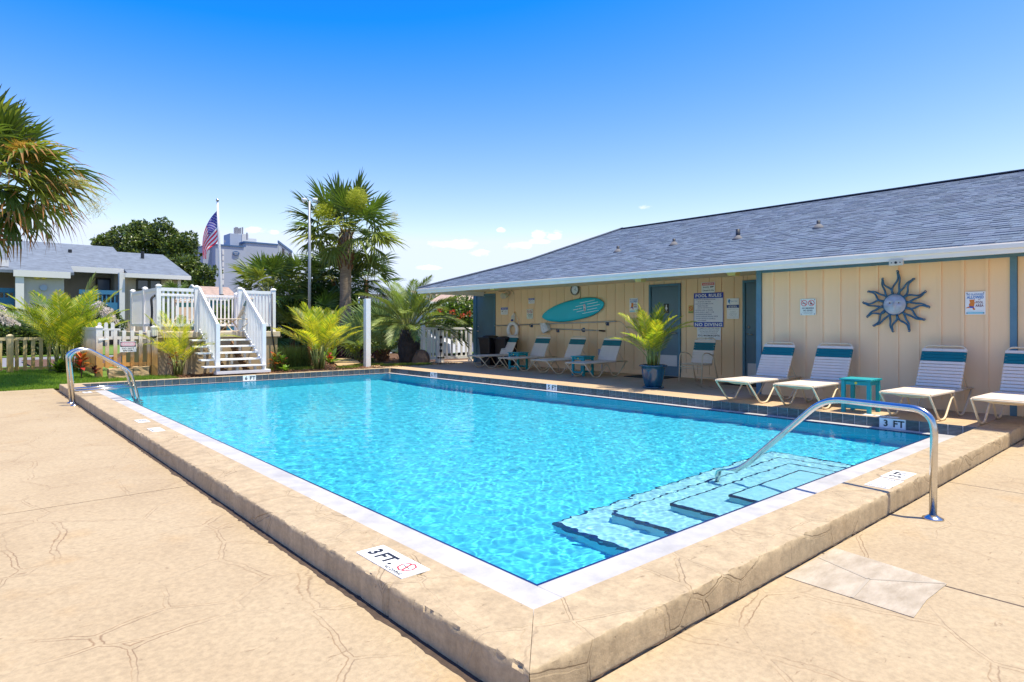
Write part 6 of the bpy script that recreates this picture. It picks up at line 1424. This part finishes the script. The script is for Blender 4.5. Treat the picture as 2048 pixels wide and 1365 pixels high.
for dx_, dz_, me in ((.9, .95, PI[1]), (1.0, .65, PI[1]), (.6, 1.2, PI[0]), (-.5, 1.4, PI[0]), (.15, 1.5, PI[2]), (-.2, 1.5, PI[2]), (.35, 1.3, PI[2])): leaf(t, me, (c.x, c.y, 1.05), rd * dx_ - fd * .1 + Vector((0, 0, dz_)), 0, 1.05)
# areca palms
def areca(label, base, h, spread, n, stems, seed, name='areca_palm', ymix=.25, rad=.16, gap=.0, lean=(0, 0), fl=.74, arch=1.0, nlf=30, lw=.23, lth=.009):
    q = random.Random(seed); t = thing(name, label, 'palm', base)
    L = h * 1.0; ms = [pinn_mesh('frond', seed + k, L * fl, nlf, L * lw, ar, M_areca, .30, .35, .16, lth, .008, yellow=ymix) for k, ar in enumerate((.45 * arch, .8 * arch, 1.1 * arch))]
    for k in range(n):
        f = (k + .5) / n; az = k * 2.399 + q.uniform(-.3, .3); el = R(87 - 58 * f * spread); b_ = Vector(base) + Vector((math.cos(az) * rad * q.random(), math.sin(az) * rad * q.random(), 0)); hs = h * q.uniform(.10, .34)
        d = Vector((math.cos(az) * math.cos(el) + lean[0], math.sin(az) * math.cos(el) + lean[1], math.sin(el)))
        dd = Vector((d.x * .35, d.y * .35, d.z)).normalized(); top = b_ + dd * hs
        m = MB(); m.tube([b_, b_ + dd * hs * .5, top], [.012 * h, .009 * h, .006 * h], 5); m.build('stem', M_stem, t, smooth=True)
        leaf(t, ms[min(2, int(f * 3))], top, d, q.uniform(-.4, .4), q.uniform(.8, 1.05))
    return t
b_ = at(132, 747, 16.9); b_.z = -.08
areca('big bushy yellow green areca palm on the lawn beside the stained gate', b_, 2.85, .52, 34, 8, 71, rad=.40, fl=.62, arch=.75, lw=.17, lth=.014, nlf=30, ymix=.3)
b_ = at(357, 748, 15.9); b_.z = -.06
areca('thin areca palm against the terrace wall left of the stairs', b_, 1.75, .72, 15, 5, 81, rad=.10, ymix=.6, lth=.010, nlf=28, lw=.20)
b_ = at(640, 737, 17.6); b_.z = -.02
areca('yellow areca palm at the edge of the pool before the light pole', b_, 2.25, .66, 24, 6, 91, fl=.60, arch=.65, lth=.012, lw=.19, nlf=28, rad=.14, ymix=.75)
areca('areca palm growing in the blue glazed pot', (PXP, PYP, .40), 1.42, .64, 26, 7, 101, rad=.12, ymix=.4, fl=.60, arch=.9, lw=.20, lth=.008, nlf=26)
b_ = at(716, 700, 21.2); b_.z = 0
areca('small green areca left of the shower post in the shade', b_, 1.1, .9, 12, 5, 111, rad=.15, ymix=.1)
# palm tops behind the terrace and the cycad foot
for px, py, d, sc, lb in ((350, 598, 33, .55, 'small fan palm rising behind the terrace railing by the townhouse window'), (312, 640, 26, .55, 'low fan palm seen through the left terrace railing'), (448, 655, 25, .6, 'low fan palm seen through the back terrace railing')):
    c = at(px, py, d); t = thing('fan_palm', lb, 'palm tree', (c.x, c.y, 0)); trunk(t, (c.x, c.y, -.3), c, .1, .09, M_boot); crown(t, c, A_up, 16, 80, 0, sc, int(px))
# strap-leaved and coloured small plants
M_ti = mat('red_ti_leaf', (0.36, 0.045, 0.02), .45, trans=.3, objvar=.4, isl=True); M_ti2 = mat('orange_croton_leaf', (0.50, 0.16, 0.02), .45, trans=.3, objvar=.4, isl=True); M_tid = mat('dark_purple_leaf', (0.055, 0.015, 0.035), .45, objvar=.5, isl=True)
M_bright = mat('bright_green_leaf', (0.14, 0.26, 0.02), .4, trans=.35, objvar=.3, isl=True)
def rosette(label, base, h, n, mts, wl, seed, name, cat='plant', stemmed=True, up=.6):
    q = random.Random(seed); t = thing(name, label, cat, base); m = MB()
    for k in range(n):
        f = k / n; a = k * 2.399; z = h * (.35 + .5 * f) if stemmed else .02; el = R(25 + 55 * f) * up + q.uniform(-.2, .2); l = wl * q.uniform(.8, 1.15); d = Vector((math.cos(a) * math.cos(el), math.sin(a) * math.cos(el), math.sin(el))); s = Vector((-math.sin(a), math.cos(a), 0)); p = Vector(base) + Vector((q.uniform(-.04, .04), q.uniform(-.04, .04), z)); w = l * .16
        m.mi = q.randrange(len(mts)); m.add([p - s * w * .2, p + s * w * .2, p + d * l * .5 + s * w, p + d * l * .5 - s * w, p + d * l - Vector((0, 0, l * .25))], [(0, 1, 2, 3), (3, 2, 4)])
    m.build('leaves', mts, t)
    if stemmed: m = MB(); m.tube([base, Vector(base) + Vector((0, 0, h * .8))], .014, 6); m.build('stem', M_boot, t)
    return t
def gp_(px, py, z=-.05): x, y = P(px, py, z); return Vector((x, y, z))
for a in (('red and orange croton on the lawn in front of the stained gate', gp_(163, 757), .62, 30, [M_ti, M_ti2], .30, 1, 'croton'), ('dark purple groundcover plant at the foot of the stained gate', gp_(190, 757), .3, 26, [M_tid, M_ti], .2, 2, 'purple_plant'),
          ('slender red ti plant against the terrace wall', gp_(346, 750), .62, 12, [M_ti], .24, 3, 'ti_plant'), ('small dark ti plant beside the slender red one', gp_(352, 750), .26, 20, [M_tid, M_ti], .16, 4, 'ti_plant'),
          ('orange and green croton right of the stairs, nearer the stairs', gp_(550, 742, -.03), .46, 30, [M_ti2, M_bright, M_ti], .26, 5, 'croton'), ('orange croton right of the stairs, farther from the stairs', gp_(566, 741, -.03), .42, 28, [M_ti2, M_bright, M_bright], .24, 6, 'croton'),
          ('small orange croton at the foot of the yellow areca', gp_(660, 732, -.02), .34, 26, [M_ti2, M_ti, M_areca_y], .22, 7, 'croton'), ('red ti plant in the shade by the purple bushes', gp_(712, 712, 0), .75, 26, [M_ti, M_tid], .32, 8, 'ti_plant'), ('small orange croton before the purple bushes', gp_(682, 714, 0), .35, 20, [M_ti2, M_ti], .22, 9, 'croton')):
    rosette(*a)
for a in (('broad dark green philodendron below the big areca', gp_(122, 748), .1, 20, [M_lf, M_bright], .55, 11, 'philodendron'), ('bright green broad leaved plant right of the stairs', gp_(572, 744, -.03), .1, 14, [M_bright], .30, 12, 'broadleaf_plant'), ('bright banana like leaves behind the yellow areca', gp_(658, 728, -.02), .1, 10, [M_bright], .75, 13, 'broadleaf_plant'), ('low green plant at the foot of the shower post', gp_(742, 727, 0), .1, 40, [M_lf, M_bright], .22, 14, 'low_plant')):
    rosette(*a[:8], stemmed=False, up=.9)
x, y = P(590, 738, -.03); blades_p = [(x + random.gauss(0, .22), y + abs(random.gauss(0, .18)), -.04) for _ in range(2600)]
o = blades('grass_clump', blades_p, .35, .75, .006, mat('tussock_blade', (0.10, 0.15, 0.03), .6, trans=.3, objvar=.3, isl=True), .6); del o['kind']; tag(o, 'feathery green grass clump right of the stairs', 'grass clump')
t = thing('purple_bush', 'dense dark purple bush in the shade left of the shower post', 'shrub', at(690, 715, 23)); o = leaf_cloud('foliage', [(*at(px, py, d), rx, .5, rz) for px, py, d, rx, rz in ((672, 690, 22.8, .5, .5), (700, 695, 22.8, .6, .55), (735, 705, 22.8, .5, .4))], 6000, .09, [M_tid, M_tid, mat('mauve_leaf', (.12, .06, .12), .5, objvar=.4, isl=True)], t, 9); tag(o, kind='stuff')
# hedge behind the white gate with red blossoms
t = thing('flowering_hedge', 'bright green hedge with red blossoms behind the white gate', 'hedge', at(920, 660, 29)); o = leaf_cloud('foliage', [(*at(px, py, 29), 1.0, .8, rz) for px, py, rz in ((905, 640, 1.0), (930, 640, 1.3), (960, 645, 1.3), (885, 650, .7))], 9000, .14, [M_bright, M_lf2, M_lf], t, 10); tag(o, kind='stuff')
o = leaf_cloud('blossom', [(*at(px, py, 28.1), .14, .1, .10) for px, py in ((905, 625), (925, 632), (938, 628), (915, 640), (880, 620))], 260, .07, [mat('red_blossom', (.6, .03, .02), .6), M_ti2], t, 11); tag(o, kind='stuff')

# ------------------------------------------------------------------ townhouses beyond the driveway
M_hs = mat('taupe_siding', (0.42, 0.345, 0.265), .8, var=.06, vscale=1, bump=.1); M_hstucco = mat('grey_stucco', (0.46, 0.43, 0.40), .85, var=.05, vscale=.6)
M_htrim = mat('house_white_trim', (0.66, 0.65, 0.64), .6); M_hroof = mat('pale_grey_blue_shingle', (0.145, 0.175, 0.22), .9, var=.28, vscale=2.2, stretch=(1, 1.0, 3), bump=.3, bscale=8)
M_hblue = mat('balcony_blue', (0.03, 0.16, 0.30), .6); M_glass = mat('dark_window_glass', (0.03, 0.045, 0.055), .08, spec=.8); M_hdark = mat('dark_recess', (0.05, 0.045, 0.04), .9)
HYY = 50.0
def hx(px, y=HYY): return onY(px, 600, y)[0]
def hz(px, py, y=HYY): return onY(px, py, y)[1]
h = thing('townhouse', 'two storey taupe townhouse row with blue balconies beyond the lawn', 'building', (hx(150), HYY, 0))
x_l, x1, x2, x3, x4 = hx(-260), hx(29), hx(126), hx(248), hx(370)
eL, eM, eB, eR = hz(10, 531), hz(80, 549), hz(190, 541), hz(310, 554)
m = MB(); m.box(x_l, x3, HYY + 3.2, HYY + 14, -.3, eL + .2); m.box(x3, x4 - .3, HYY + .3, HYY + 14, -.3, eR); m.build('wall', M_hs, h)
m = MB(); m.box(x1 + .3, x2, HYY - .6, HYY + 3.4, -.3, eM); m.build('stucco_bay', M_hstucco, h)
m = MB()
for px in range(258, 366, 9): xx = hx(px); m.box(xx - .03, xx + .03, HYY + .27, HYY + .3, -.2, eR)
m.build('siding_batten', M_hs, h)
# roofs: main slope and lower right wing
def slope(name, xa, xb, y0, z0, y1, z1, cut=0):
    m = MB(); m.add([(xa, y0, z0), (xb, y0, z0), (xb - cut, y1, z1), (xa, y1, z1), (xa, y0, z0 - .18), (xb, y0, z0 - .18), (xb - cut, y1, z1 - .18), (xa, y1, z1 - .18), (xa, 2 * y1 - y0, z0 - .3), (xb, 2 * y1 - y0, z0 - .3)], [(0, 1, 2, 3), (0, 4, 5, 1), (1, 5, 6, 2), (0, 3, 7, 4), (3, 2, 9, 8)]); return m.build(name, M_hroof, h)
RYH = HYY + 8.0; zrd = onY(120, 487, RYH)[1]; xr1 = onY(213, 492, RYH)[0]; zr2 = onY(280, 507, RYH - 1)[1]; xr2 = onY(326, 509, RYH - 1)[0]
mS = (zrd - (eM + .15)) / (RYH - (HYY - .9)); yB = HYY - .9 + (eB + .25 - (eM + .15)) / mS
slope('roof', x_l, x2 + .5, HYY - .9, eM + .15, RYH, zrd); slope('roof', x2 + .505, onY(226, 500, RYH)[0], yB, eB + .25, RYH, zrd)
slope('roof', onY(213, 500, RYH)[0], x4 + .3, HYY - .3, eR + .15, RYH - 1, zr2, x4 + .3 - xr2)
m = MB(); m.box(x1 - .1, x2 + .3, HYY - 1.0, HYY - .85, eM - .25, eM + .15); m.box(x2 + .5, x3 + .1, yB - .15, yB, eB - .12, eB + .25); m.box(x3, x4 + .3, HYY - .45, HYY - .3, eR - .15, eR + .14); m.box(x_l, x1 - .3, HYY - .35, HYY - .2, eL - .1, eL + .3); m.build('fascia', M_htrim, h)
for q_ in ((x3 - .30, x3 + .02, HYY - .2, HYY + .3, -.3, eB - .1), (x1 + .0, x1 + .42, HYY - .9, HYY - .58, -.3, eM - .2), (x4 - .45, x4 - .25, HYY + .1, HYY + .3, -.3, eR - .1)): m = MB(); m.box(*q_); m.build('white_column', M_htrim, h)
def win(px0, py0, px1, py1, y, mull=0, mt=None):
    xa, xb, zb, zt = hx(px0, y), hx(px1, y), hz(px0, py1, y), hz(px0, py0, y); m = MB(); m.box(xa, xb, y - .06, y + .02, zb, zt); f = m.build('window', M_hdark, h)
    m = MB()
    for i in range(mull + 1): a = xa + .12 + (xb - xa) * i / (mull + 1); m.box(a, xa + (xb - xa) * (i + 1) / (mull + 1) - .08, y - .075, y - .055, zb + .12, zt - .12)
    m.build('pane', mt or M_glass, f)
win(272, 558, 322, 581, HYY + .29, 1); win(191, 556, 221, 605, HYY + 3.2, 0, mat('bluish_pane', (.13, .17, .25), .1)); win(207, 630, 222, 668, HYY + 3.2)
m = MB(); m.box(hx(222, HYY + 3), hx(240, HYY + 3), HYY + 1.6, HYY + 3.2, -.2, eB); m.build('side_wall', M_hs, h)
def balc(px0, px1, y, py0, py1, lb):
    xa, xb = hx(px0, y), hx(px1, y); zt, zb = hz(px1, py0, y), hz(px1, py1, y); b_ = thing('balcony', None, None, Vector(((xa + xb) / 2, y, zb)) - h.location); adopt(b_, h)
    m = MB(); m.box(xa, xb, y - .05, y + .05, zt - .28, zt); m.box(xa, xb, y - .04, y + .04, zb, zb + .62); m.box(xa, xb, y, y + 3.2, zb + .3, zb + .5); m.build('blue_rail', M_hblue, b_)
    m = MB(); x = xa + .1
    while x < xb: m.box(x - .04, x + .04, y - .02, y + .02, zb + .5, zt - .2); x += .24
    o = m.build('baluster', M_hblue, b_); tag(o, kind='stuff')
balc(158, 241, HYY, 582, 624, ''); balc(-100, 29, HYY, 577, 616, '')
m = MB(); m.lathe([(.10, 0), (.19, 0), (.19, .06), (.10, .06)], 20); me = m.mesh('wall_medallion', mat('medallion_blue_grey', (.3, .36, .45), .5)); o = link_mesh('wall_medallion', me, h, Vector((hx(87, HYY - .66), HYY - .64, hz(87, 576, HYY - .66))) - h.location, rot=(R(90), 0, 0))
m = MB()
for px in (74, 88): q = Vector((hx(px, HYY - .7), HYY - .72, hz(px, 556, HYY - .7))); m.lathe([(.22, .06), (.14, -.06), (.02, -.12)], 10, q)
m.build('wall_lamp', mat('warm_lamp_glass', (.6, .45, .12), .4), h)
for px, py in ((140, 505), (285, 508)): q = Vector(onY(px, py, HYY + 5)[:1] + (HYY + 5, onY(px, py, HYY + 5)[1])); m = MB(); m.tube([q - Vector((0, 0, .5)), q + Vector((0, 0, .2))], .12, 8); m.build('vent_pipe', M_black, h)
# crape myrtles, hedge and magnolia --------------------------------------
M_petal = mat('white_blossom', (.72, .62, .58), .7, trans=.3)
for k, (px, py, d, lb, cnt) in enumerate(((14, 655, 34, 'white flowering crape myrtle at the far left before the townhouse', 1), (208, 640, 40, 'white flowering crape myrtle half hidden behind the big areca', 0))):
    c = at(px, py, d); t = thing('crape_myrtle', lb, 'tree', (c.x, c.y, -.2)); s = 1.0 if cnt else .8
    m = MB(); m.tube([(c.x, c.y, -.3), (c.x, c.y, c.z)], .06, 6); m.build('trunk', M_trunk, t)
    bl = [(*(c + rd * dx + Vector((0, 0, dz))), r_, r_ * .8, r_ * .8) for dx, dz, r_ in ((-.6, .0, .8), (.3, .1, .7), (.9, -.3, .5), (-.1, .6, .5))]
    o = leaf_cloud('crown', bl, 5000, .14, [M_lf2, M_lf, M_lfd], t, 20 + k)
    o = leaf_cloud('blossom', [(*(c + rd * dx - fd * .5 + Vector((0, 0, dz))), .28, .2, .22) for dx, dz in ((-.5, .75), (.0, .95), (.25, .65), (.6, .55), (.75, .15), (-.1, .35), (.95, -.15), (.45, .25))], 2600, .08, [M_petal], t, 25 + k); tag(o, kind='stuff')
t = thing('clipped_hedge', 'long clipped green hedge across the driveway', 'hedge', at(60, 700, 35.5)); g_ = np.random.default_rng(5); n_ = 26000; hx0, hx1 = onY(-60, 700, 35)[0], onY(170, 700, 35)[0]
px_ = g_.uniform(hx0, hx1, n_); side = g_.random(n_) < .5; pz = np.where(side, g_.uniform(-.1, .95, n_), .95 + g_.uniform(-.05, .06, n_)); py_ = np.where(side, 35 + g_.uniform(-.08, .1, n_), g_.uniform(35, 36.2, n_)); p = np.stack([px_, py_, pz], 1); a = g_.normal(size=(n_, 3)) * .05; b2 = g_.normal(size=(n_, 3)) * .035
o = np_obj('foliage', np.stack([p, p + a + b2, p + 2 * a, p + a - b2], 1).reshape(-1, 3), np.arange(4 * n_).reshape(-1, 4), [M_lf, M_lf2, M_lfd], t, mi=g_.integers(0, 3, n_)); tag(o, kind='stuff')
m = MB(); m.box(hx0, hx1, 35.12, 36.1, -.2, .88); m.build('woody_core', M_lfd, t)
c = at(300, 560, 66); t = thing('magnolia_tree', 'large round glossy magnolia rising behind the townhouse roof', 'tree', (c.x, c.y, 0)); m = MB(); m.tube([(c.x, c.y, -.3), (c.x, c.y, c.z)], .4, 10); m.build('trunk', M_trunk, t)
bl = [(*at(px, py, d), r_, r_, r_ * .85) for px, py, d, r_ in ((290, 505, 66, 2.6), (250, 480, 67, 1.9), (320, 475, 66, 2.0), (280, 468, 67, 1.6), (350, 500, 65, 1.8), (225, 492, 68, 1.4), (205, 488, 68, .9), (370, 525, 65, 1.3), (345, 545, 64, 1.8), (385, 550, 64, 1.8), (400, 570, 63, 1.5), (310, 540, 66, 2.2), (365, 488, 66, 1.1), (408, 548, 63, 1.0))]
q = random.Random(8); bl = [(b[0], b[1], b[2], b[3] * .86, b[4] * .86, b[5] * .86) for b in bl] + [(b[0] + q.uniform(-.85, .85) * b[3], b[1] + q.uniform(-.8, .8) * b[3], b[2] + q.uniform(-.6, .75) * b[3], r_, r_, r_ * .7) for b in bl for r_ in [q.uniform(.45, .95) for _ in range(6)]]
leaf_cloud('crown', bl, 34000, .36, [M_lf, M_lf2, M_lf2, M_lfd], t, 31, aspect=.5, shell=.7)
# white hotel far behind ---------------------------------------------------
M_hot = mat('hotel_blue_white', (.36, .40, .48), .8, var=.03, vscale=.2); M_hotb = mat('hotel_blue_band', (.05, .12, .25), .6); HD = 190.0
hv = lambda px, py, dd=0: onY(px, py, HD + dd)
t = thing('hotel', 'tall pale hotel with blue parapet and rooftop antennas behind the flag', 'building', (hv(490, 600)[0], HD, 0))
def hb(nm, px0, px1, pyt, y0, y1, mt, pyb=None, par=None):
    xa, zt = hv(px0, pyt, y0 - HD); xb, _ = hv(px1, pyt, y0 - HD); zb = hv(px0, pyb, y0 - HD)[1] if pyb else -1; m = MB(); m.box(xa, xb, y0, y1, zb, zt); return m.build(nm, mt, par or t)
hb('wing', 406, 432, 493, HD + 4, HD + 20, M_hot); hb('wing', 431, 492, 490, HD, HD + 22, M_hot); hb('wing', 492, 556, 485, HD + 2, HD + 22, M_hot)
hb('parapet', 406, 431, 491, HD + 3.8, HD + 20, M_hotb, 494); hb('parapet', 430.5, 488, 488, HD - .2, HD + 22, M_hotb, 491); hb('parapet', 488, 556, 482.5, HD + 1.8, HD + 22, M_hotb, 485.5)
# receding right flank with balconies
xa, za = hv(556, 482.5, 2); m = MB(); xb, zb_ = xa + 9, za
m.add([(xa, HD + 2, -1), (xa + 14, HD + 26, -1), (xa + 14, HD + 26, za), (xa, HD + 2, za)], [(0, 1, 2, 3)]); m.build('wing', M_hot, t)
m = MB(); m.bar((xa, HD + 1.9, za - .2), (xa + 14, HD + 25.9, za - .2), .3, .7); m.build('parapet', M_hotb, t)
for i in range(4): m = MB(); f0, f1 = .02 + .24 * i, .19 + .24 * i; m.add([(xa + 14 * f, HD + 2 + 24 * f - .1, z) for f, z in ((f0, za - 1.2), (f1, za - 1.2), (f1, za - 3.4), (f0, za - 3.4))], [(3, 2, 1, 0)]); m.build('window', M_glass if i % 2 == 0 else M_hdark, t)
for j in range(5): m = MB(); a_, z_ = hv(427, 499 + 14 * j, -.0 + 3.8); b2_, _ = hv(431.5, 499, 3.8); m.box(a_, b2_, HD + 3.75, HD + 3.85, z_ - 1.7, z_); m.build('window', M_hdark, t)
for j in range(6): m = MB(); a_, z_ = hv(444, 500 + 12 * j); b2_, _ = hv(447.5, 500); m.box(a_, b2_, HD - .25, HD, z_ - 1.4, z_); m.build('balcony_slab', M_htrim, t)
hb('lift_tower', 460, 483, 467, HD + 6, HD + 12, M_hot); hb('plant_room', 484, 497, 468, HD + 8, HD + 14, M_htrim); hb('plant_room', 497, 513, 477, HD + 8, HD + 16, M_htrim)
for px, pt_ in ((469, 456), (472, 454.5), (475, 455), (478, 457), (481, 456), (485, 455), (494, 466), (449, 481)):
    a_, z_ = hv(px, pt_, 7); _, z0_ = hv(px, 468 if px > 455 and px < 490 else (486 if px < 455 else 480), 7); m = MB(); m.tube([(a_, HD + 7, z0_), (a_, HD + 7, z_)], .22, 6); m.build('antenna', mat('antenna_grey', (.3, .3, .33), .6), t)
a_, z_ = hv(472, 507, -.2); fr = Frame((a_, HD - .2, z_), (1, 0, 0), (0, 0, 1))
lay(t, fr, 'oval_sign', M_hotb, lambda m: put_ring(m, fr, 0, 0, .001, .62, -.1, .12, n=24, ex=1.55)); lay(t, fr, 'sign_lettering', M_htrim, lambda m: [put_text(m, fr, 'Holiday', 0, .14, .3, 1.3, .16, .02), put_text(m, fr, 'Surf', 0, -.22, .26, .8, .16, .02)])
# small roofs behind the thicket and the gate
M_pinkroof = mat('pinkish_shingle', (.36, .26, .21), .9, var=.25, vscale=4)
def cottage(label, px0, px1, pye, pyr, Y, mtw, gable=True, depth=5):
    xa, ze = onY(px0, pye, Y); xb, _ = onY(px1, pye, Y); _, zr_ = onY(px0, pyr, Y + depth / 2); t = thing('cottage', label, 'building', ((xa + xb) / 2, Y, 0)); m = MB(); m.box(xa + .2, xb - .2, Y + .3, Y + depth - .3, -.3, ze); m.build('wall', mtw, t)
    m = MB(); m.add([(xa, Y, ze), (xb, Y, ze), (xb, Y + depth / 2, zr_), (xa, Y + depth / 2, zr_), (xa, Y + depth, ze), (xb, Y + depth, ze)], [(0, 1, 2, 3), (3, 2, 5, 4)]); m.build('roof', M_pinkroof, t)
    m = MB(); m.add([(xa + .2, Y + .3, ze - .02), (xa + .2, Y + depth - .3, ze - .02), (xa + .2, Y + depth / 2, zr_ - .2)], [(0, 1, 2)]); m.build('gable', mat('cottage_blue', (.10, .20, .32), .7), t)
    m = MB(); m.bar((xa, Y, ze), (xa, Y + depth / 2, zr_), .12, .18); m.bar((xa, Y + depth, ze), (xa, Y + depth / 2, zr_), .12, .18); m.box(xa, xb, Y - .06, Y, ze - .15, ze + .02); m.build('white_trim', M_htrim, t)
cottage('small cottage roof with blue gable below the flagpole', 405, 480, 596, 573, 44, MATS['cottage_blue'] if 'cottage_blue' in MATS else M_hblue)
cottage('pinkish roofed house seen behind the white gate', 860, 1010, 604, 583, 46, M_hstucco, depth=8)
# grey gabled roof showing between palms
xa, za = onY(742, 548, 60); t = thing('grey_roofed_house', 'pale grey roof showing between the cabbage palm and the pindo palm', 'building', (xa, 60, 0)); xb, zb = onY(800, 590, 60); m = MB(); m.add([(xa - 3, 60, zb), (xb + .8, 60, zb), (xa + .6, 64, za), (xa - 1, 64, za)], [(0, 1, 2, 3)]); m.build('roof', M_hroof, t); m = MB(); m.box(xa - 2.6, xb + .4, 60.4, 66, -.3, zb); m.build('wall', M_hstucco, t)
# parked cars glimpsed through the planting
def car(label, c, mt, L=4.4, W_=1.8, rz=0.0):
    t = thing('parked_car', label, 'car', c, rz=rz); m = MB()
    side = [(-2.2, .30), (-2.15, .72), (-1.6, .86), (-.95, 1.0), (-.45, 1.42), (.85, 1.45), (1.6, 1.05), (2.12, .95), (2.2, .45), (2.1, .28)]
    s_ = L / 4.4; vs = []; 
    for y, k in ((-W_ / 2, 1), (-W_ / 2 + .06, 1.0), (W_ / 2 - .06, 1), (W_ / 2, 1)):
        ins = .10 if abs(y) < W_ / 2 - .01 else 0
        for a, b_ in side: vs.append((a * s_, y * (.84 if b_ > 1.1 else 1), b_ + (0 if not ins else .02)))
    n = len(side); fs = [(i * n + k, i * n + (k + 1) % n, (i + 1) * n + (k + 1) % n, (i + 1) * n + k) for i in range(3) for k in range(n)] + [tuple(range(n))[::-1], tuple(range(3 * n, 4 * n))]; m.add(vs, fs); m.build('body', mt, t, smooth=False, world=False)
    for s in (-1, 1):
        y = s * (W_ / 2 * .84 + .03); m = MB(); m.add([(-.85 * s_, y, 1.02), (1.3 * s_, y, 1.05), (.8 * s_, y, 1.36), (-.42 * s_, y, 1.36)], [(0, 1, 2, 3)]); m.build('side_window', M_glass, t, world=False)
        for xw in (-1.35 * s_, 1.35 * s_): m = MB(); m.tube([(xw, s * W_ / 2 * .99, .32), (xw, s * (W_ / 2 - .2), .32)], .32, 16); m.build('wheel', M_black, t, world=False)
    m = MB(); m.add([(-.97 * s_, -.7, 1.03), (-.97 * s_, .7, 1.03), (-.50 * s_, .62, 1.40), (-.50 * s_, -.62, 1.40)], [(3, 2, 1, 0)]); m.build('windscreen', M_glass, t, world=False); return t
car('white car parked behind the white gate', (*P(938, 700, -.3), -.30), mat('white_car_paint', (.72, .73, .75), .25, coat=.5), rz=R(100)).location = Vector((16.4, 24.5, -.32))
car('pale grey car glimpsed behind the purple bush', (0, 0, 0), mat('grey_car_paint', (.30, .36, .42), .25, coat=.5), rz=R(10)).location = at(672, 700, 31).xy.to_3d() - Vector((0, 0, .2))
# distant tree line closing the horizon
t = thing('distant_trees', 'low line of distant trees closing the horizon', 'trees', at(400, 640, 110)); t['kind'] = 'stuff'; q = random.Random(4); bl = []
for px in range(-500, 2600, 26): d = 105 + q.uniform(-8, 8); bl.append((*at(px, 640 + q.uniform(-6, 10), d), 2.6, 1.6, q.uniform(1.6, 3.2)))
leaf_cloud('foliage', bl, 26000, .7, [M_lf, M_lf2, M_lfd], t, 40)
for o in bpy.data.objects:      # nothing below top level carries a category
    if o.parent is not None and 'category' in o: del o['category']
